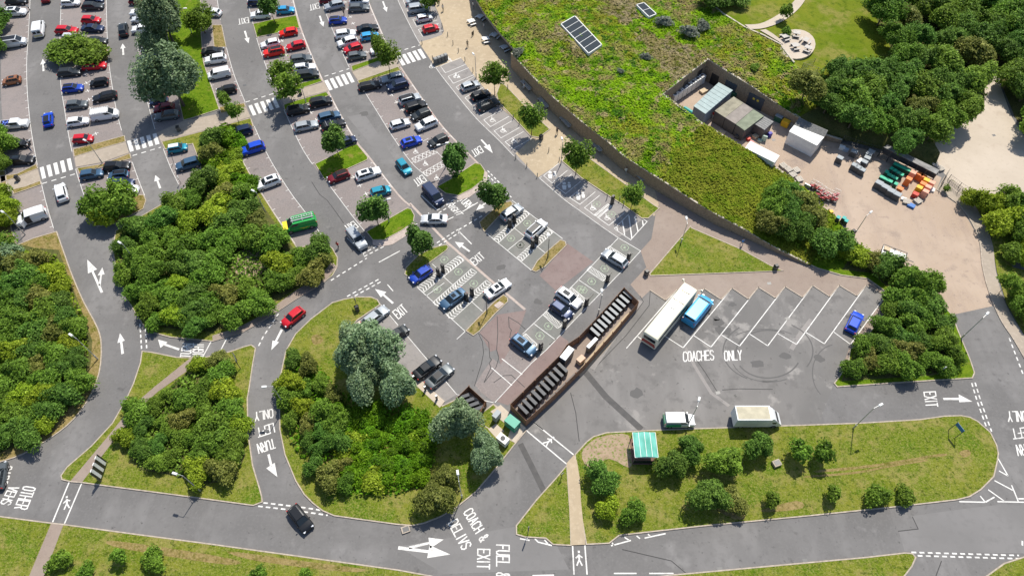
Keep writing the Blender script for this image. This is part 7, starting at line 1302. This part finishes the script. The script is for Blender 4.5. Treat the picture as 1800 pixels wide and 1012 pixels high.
shed('white_cabin', [(1387, 231), (1396, 220), (1448.8, 241), (1436, 256)], 3.0, M_offw, M_white, 'tall white cabin in the yard', 'cabin'); shed('lean_to_roof', [(1396.6, 219.2), (1404.5, 207), (1455.7, 229.4), (1449.4, 240.6)], 2.95, M_offw, M_corr, 'grey corrugated lean-to on the back of the white cabin', 'cabin', ribs=14)
def crate(name, p, dims, rz, m, top, label, cat='container', z=0.0, grp=None, lid=True):
    c = G(p, z + dims[2] * .9); r = root(name, (c.x, c.y, z), rz, label, cat, grp); b = MB(); b.box((0, 0, dims[2] / 2), dims, taper=1.03); b.build('body', m, r)
    if lid: MB().box((0, 0, dims[2] + .05), (dims[0] * 1.06, dims[1] * 1.06, .1), taper=.93).build('lid', top, r)
    m2 = MB(); [m2.tube((sx * dims[0] * .38, sy * dims[1] * .38 - .04, .08), (sx * dims[0] * .38, sy * dims[1] * .38 + .04, .08), .08, n=8) for sx in (-1, 1) for sy in (-1, 1)]; m2.build('wheels', M_black, r)
    return r
YA = hd((1573, 288), (1599, 300)); col = lambda n_, c_: mat(n_, c_, .5, vary=.08, vs=3)
C_gr, C_dg, C_or, C_pk, C_ye, C_gy, C_tl = col('bin_green', (.03, .42, .24)), col('bin_dark_green', (.02, .10, .06)), col('bin_orange', (.75, .20, .045)), col('bin_salmon', (.74, .33, .22)), col('bin_yellow', (.78, .44, .02)), col('bin_grey', (.07, .075, .08)), col('bin_teal', (.01, .33, .30))
def bins(pts, dims, m, top, lab, grp, rz=YA, name='wheelie_bin', cat='bin'):
    pr = crate(name, (0, 0), dims, 0, m, top, 'x', cat); register(pr)
    for i, p in enumerate(pts):
        c = G(p, dims[2]); lb = lab.format(o=ORD[i]) if isinstance(lab, str) else lab[i]; a = rz + rnd.uniform(-.08, .08)
        if i == 0: pr.location = (c.x, c.y, 0); pr.rotation_euler = (0, 0, a); tag(pr, lb, None, grp)
        else: dup(pr, (c.x, c.y, 0), a, lb, grp)
L_ = lambda a, b, n: [(a[0] + (b[0] - a[0]) * i / (n - 1), a[1] + (b[1] - a[1]) * i / (n - 1)) for i in range(n)]
bins(L_((1574, 288), (1599, 300), 6), (.58, .7, 1.05), C_dg, C_gr, 'green lidded wheelie bin in the back row by the open shelter, {o} from the left', 'green bins back row'); bins(L_((1567.5, 296), (1585.5, 307), 4), (.58, .7, 1.05), C_dg, C_gr, 'green lidded wheelie bin in the second row, {o} from the left', 'green bins second row')
bins(L_((1563, 307), (1575, 313.5), 3), (.58, .7, 1.05), C_dg, C_gr, 'green lidded wheelie bin in the third row, {o} from the left', 'green bins third row'); bins(L_((1549.5, 311), (1566, 319), 4), (.58, .7, 1.05), C_dg, C_gr, 'green lidded wheelie bin in the row behind the grey bins, {o} from the left', 'green bins front row')
bins([(1559, 302), (1575, 323)], (.62, .75, 1.05), C_dg, C_gr, ['lone green wheelie bin left of the third row', 'lone green wheelie bin behind the orange box'], 'lone green bins')
bins([(1546, 321), (1557, 328), (1567.5, 335), (1578, 341)], (1.25, 1.05, 1.3), C_gy, M_greyc, 'large grey four wheeled bin at the front of the bin park, {o} from the left', 'large grey bins', name='four_wheeled_bin')
for p, m, z_, lb in (((1605, 304), C_pk, 1.5, 'pale salmon crate stack right of the back row of green bins'), ((1597.5, 315), C_or, 1.5, 'orange crate stack standing alone beside the green bins'), ((1582, 332), C_or, 1.3, 'orange crate stack next to the large grey bins'), ((1617, 307), C_or, 1.2, 'orange crate stack at the upper corner of the coloured block'), ((1623, 310.5), C_or, 1.2, 'second orange stack at the upper corner of the coloured block'), ((1628.5, 317), C_ye, 1.4, 'upper yellow crate stack of the coloured block'), ((1622.5, 323.5), C_or, 1.4, 'orange stack between the two yellow ones'), ((1616, 330), C_ye, 1.4, 'lower yellow crate stack of the coloured block'), ((1638, 321.5), C_pk, 1.4, 'uppermost salmon stack on the right of the block'), ((1631.6, 329), C_pk, 1.4, 'middle salmon stack on the right of the block'), ((1627, 337), C_pk, 1.4, 'lowest salmon stack on the right of the block'), ((1609.5, 341), mat('bin_red', (.55, .05, .03), .5), .8, 'low red crate stack with rubbish on it')):
    crate('crate_stack', p, (1.0, .85, z_), YA, m, m, lb, 'crate', grp='coloured crate stacks')
crate('flat_tray', (1602, 361), (1.2, .9, .3), YA, mat('tray_blue', (.04, .16, .45), .5), mat('tray_blue', (0, 0, 0)), 'flat blue tray at the front of the crate block', 'crate'); crate('yellow_bin', (1382, 213.6), (1.4, 1.0, 1.2), YA, C_ye, C_ye, 'bright yellow bin by the yard wall doors', 'bin'); crate('green_bin', (1370, 204.5), (1.4, 1.1, 1.2), YA, C_dg, M_greyc, 'dark green bin by the yard wall doors', 'bin')
crate('yellow_box', (1461, 372), (.6, .6, .6), .3, C_ye, C_ye, 'small yellow box on the yard kerb', 'crate'); bins([(1474, 382), (1484, 383), (1488, 388)], (.6, .7, 1.05), C_gy, C_tl, ['teal lidded bin beside the small yellow box', 'upper of the two touching teal lidded bins', 'lower of the two touching teal lidded bins'], 'teal lidded bins')
bins([(1502, 266), (1477, 277), (1503, 290), (1509.5, 294), (1516, 298), (1528, 270), (1532, 266), (1525, 277), (1520, 284)], (1.1, .9, 1.2), C_gy, M_greyc, ['dark bin by the back fence of the yard', 'lone dark bin in the open yard', 'leftmost front bin of the dark bin cluster', 'middle front bin of the dark bin cluster', 'rightmost front bin of the dark bin cluster', 'pale lidded bin at the back of the dark cluster', 'rearmost bin of the dark cluster', 'bin in the centre right of the dark cluster', 'bin behind the front row of the dark cluster'], 'dark bins in the yard', name='four_wheeled_bin')
crate('white_bag_heap', (1513, 283), (1.3, 1.0, .8), .6, M_offw, M_white, 'white heap of bags amid the dark bin cluster', 'bags', lid=False); crate('blue_tub', (1393.4, 321.5), (.9, .9, .6), 0, mat('tub_blue', (.03, .2, .55), .5), C_gy, 'round blue tub on the bank edge', 'tub', lid=False)
crate('blue_drum', (1354, 234), (.7, .6, .9), .4, mat('drum_blue', (.05, .04, .35), .5), C_gy, 'blue box at the corner of the corrugated shed', 'crate', lid=False); crate('red_crate', (1316, 243), (.7, .6, .5), .4, MATS['bin_red'], C_gy, 'red crate by the shed doors', 'crate', lid=False); crate('timber_box', (1329, 238), (1.2, .9, .5), .6, M_pallet, M_pallet, 'pale wooden box by the shed doors', 'crate', lid=False); crate('green_skip', (1291, 163), (1.2, 1.0, 1.1), YA, C_dg, C_dg, 'dark green bin behind the blue-grey shed', 'bin')
crate('timber_box', (1237, 159), (1.5, 1.0, .5), .6, M_pallet, M_pallet, 'pale timber crate by the air conditioning units', 'crate', lid=False)
c = G((1220, 199), .6); r = root('teal_tarpaulin_roll', (c.x, c.y, 0), hd((1205, 189), (1236, 208)), 'long teal rolled sheet lying along the yard wall', 'tarpaulin'); MB().tube((-2.4, 0, .45), (2.4, 0, .45), .38, n=10).build('roll', C_tl, r); m = MB(); [m.box((x, 0, .25), (.1, .8, .5)) for x in (-1.8, 1.8)]; m.build('trestle', M_dsteel, r)
def pallet(n=3):
    r = root('pallet_stack', (0, 0, 0), 0, 'x', 'pallet')
    for k in range(n):
        m = MB(); z = k * .16; [m.box((0, -.5 + i * .2, z + .13), (1.2, .14, .025)) for i in range(6)]; [m.box((x, 0, z + .06), (.1, 1.1, .1)) for x in (-.5, 0, .5)]; m.build('pallet', mat('bleached_pallet', (.52, .47, .40), .85, vary=.2, vs=5), r)
    return r
series(pallet(), [(G(p), a) for p, a in (((1376, 293), .5), ((1385, 300), .5), ((1399, 301), .4), ((1393, 309), .5), ((1404, 317), .3), ((1592, 356), -.4), ((1612, 355), .5), ((1659, 221), -.5), ((1649, 229), -.6), ((1643, 238), -.7), ((1636, 274), 1.3), ((1632, 286), 1.2), ((1640, 290), .9), ((1652, 298), .4))],
       ['pallet stack nearest the white container', 'second pallet stack below the white container', 'pallet stack standing furthest into the yard', 'pallet stack touching the bank in the group of five', 'lowest pallet stack beside the blue tub', 'single pale pallets left of the blue tray', 'pale pallet stack right of the blue tray', 'topmost pallet stack on the turning circle kerb', 'second pallet stack on the turning circle kerb', 'third pallet stack on the turning circle kerb', 'pallet stack under the edge of the wood', 'leaning pallets left of the shelter end', 'pallets at the end of the open shelter', 'lowest pallets beside the fence corner'], 'stacks of pallets')
def cage():
    r = root('roll_cage', (0, 0, 0), 0, 'x', 'cage'); MB().box((0, 0, .2), (1.1, .8, .06)).build('base', M_dsteel, r); m = MB()
    for s_ in (-1, 1):
        [m.box((x, s_ * .4, .95), (.03, .03, 1.5)) for x in np.linspace(-.55, .55, 6)]; m.box((0, s_ * .4, 1.7), (1.1, .03, .03)); [m.box((s_ * .55, y, .95), (.03, .03, 1.5)) for y in (-.2, 0, .2)]
    m.build('cage_sides', M_steel, r); q = MB(); [q.box((rnd.uniform(-.3, .3), rnd.uniform(-.2, .2), .4 + .2 * i), (.5, .4, .25), rnd.random()) for i in range(4)]; q.build('goods', mat('red_goods', (.5, .08, .09), .7, vary=.3, vs=6), r); return r
series(cage(), [(G(p), YA + .05) for p in ((1427, 331), (1434, 335), (1441, 340), (1448, 345), (1452, 352), (1444, 352), (1437, 346), (1459, 350), (1466, 347), (1464, 355))], 'wire roll cage with red goods at the bank edge, {o} from the upper left', 'roll cages with red goods')
# open fronted shelter
P = GP([(1553.5, 258.5), (1560, 254), (1652, 299), (1646, 306)], 2.4); c = sum(P, Vector()) / 4; r = root('trolley_shelter', (c.x, c.y, 0), 0, 'long narrow open shelter with a dull metal roof behind the bins', 'shelter'); Q = [(p.x - c.x, p.y - c.y) for p in P]
MB().prism(Q, 2.3, 2.4).build('roof', mat('dull_roof_sheet', (.22, .215, .205), .8, vary=.45, vs=.9), r); m = MB(); a, b_, c_, d = (Vector((*q, 0)) for q in Q)
for t in np.linspace(0, 1, 7):
    for u, v in ((a, d), (b_, c_)): q = u + (v - u) * t; MB().box((q.x, q.y, 1.15), (.09, .09, 2.3)).build('post', M_dsteel, r)
e = c_ - b_; MB().box((*((b_ + c_) / 2).xy, 1.2), (e.length, .05, 2.0), math.atan2(e.y, e.x)).build('back_panel', M_dsteel, r)
def wire_fence(pts, h, label, z=0.0):
    P = GP(pts, z); c0 = P[0]; r = root('wire_fence', tuple(c0), 0, label, 'fence')
    for a, b_ in zip(P, P[1:]):
        a, b_ = a - c0, b_ - c0; d = b_ - a; L = d.length; rz = math.atan2(d.y, d.x); m = MB(); [m.box((*(a + d * t).xy, h / 2), (.02, .02, h), rz) for t in np.linspace(0, 1, max(3, int(L / .3)))]; [m.box((*((a + b_) / 2).xy, zz), (L, .02, .03), rz) for zz in (.1, h * .5, h)]; m.build('wire_panel', M_dsteel, r); MB().box((*a.xy, h / 2), (.08, .08, h + .1)).build('post', M_dsteel, r)
wire_fence([(1541, 277), (1558, 285), (1575, 292)], 1.6, 'wire fence panel at the left end of the open shelter'); wire_fence([(1650, 333), (1655, 322), (1662, 308)], 1.8, 'wire fence closing the yard beside the pavement'); wire_fence([(1665, 325), (1682, 340), (1696, 350)], 1.2, 'curved guard rail on the pavement', .1); wire_fence([(1666, 316), (1684, 330), (1702, 342)], 1.3, 'wire fence along the turning circle side of the pavement', .1)
wire_fence([(1430, 112), (1409, 120), (1435, 128), (1462, 139)], 1.2, 'sparse wire fence between meadow roof and picnic field', 4.3); wire_fence([(1480, 249), (1503, 257), (1530, 266), (1552, 270)], 1.5, 'wire fence along the foot of the wood behind the yard')
bpy.context.view_layer.update()

# small clutter in the yard, each its own thing
for p, dm, m, lb, ct in (((1262, 205), (.9, .6, .9), C_gy, 'dark trolley left at the side of the blue-grey shed', 'trolley'), ((1284, 222), (1.6, .25, 1.2), M_offw, 'white panel leaning against the shed doors', 'panel'), ((1270, 232), (1.2, .8, .2), M_pallet, 'flat pallet below the shed doors', 'pallet'), ((1296, 238), (.7, .5, .8), C_gy, 'dark cage trolley by the middle shed door', 'trolley'),
                     ((1345, 240), (.9, .3, 1.3), mat('pale_green_panel', (.35, .45, .38), .6), 'pale green sheet standing beside the blue box', 'panel'), ((1336, 246), (.8, .6, .35), MATS['pale_green_panel'], 'low green tray beside the pale timber box', 'crate'), ((1322, 249), (.7, .5, .4), mat('pink_tub', (.6, .22, .22), .6), 'pink tub beside the red crate', 'tub'), ((1392, 216), (.8, .5, .7), M_steel, 'grey metal box right of the bright yellow bin', 'crate'),
                     ((1481, 258), (1.0, .8, .6), M_offw, 'white wrapped bundle by the back fence', 'bundle'), ((1488, 262), (.9, .7, .5), mat('pale_blue_bundle', (.35, .42, .5), .7), 'pale blue wrapped bundle by the back fence', 'bundle'), ((1420, 325), (1.1, .2, .9), M_steel, 'bent metal frame beside the roll cages', 'frame'), ((1589, 349), (.9, .7, .35), M_white, 'white sack heap in front of the grey bins', 'sack'), ((1640, 333), (.6, .9, .35), M_offw, 'white stones in a net by the salmon stacks', 'sack')):
    crate(ct.replace(' ', '_'), p, dm, YA + rnd.uniform(-.3, .3), m, m, lb, ct, lid=False)
for i, (p, rz) in enumerate((((1747, 238), .3), ((1262, 690), .2), ((1384, 560), .4), ((640, 430), 0), ((330, 955), .1), ((1265, 1000), .1), ((1415, 985), 0), ((1538, 972), 0), ((468, 757), 0), ((1360, 246), .3), ((1352, 498), .1), ((560, 548), .6), ((212, 400), .2), ((430, 150), .2))):
    c = G(p); MB().box((c.x, c.y, .012), (.65, .5, .018), rz).build('drain_cover', M_dsteel, road)
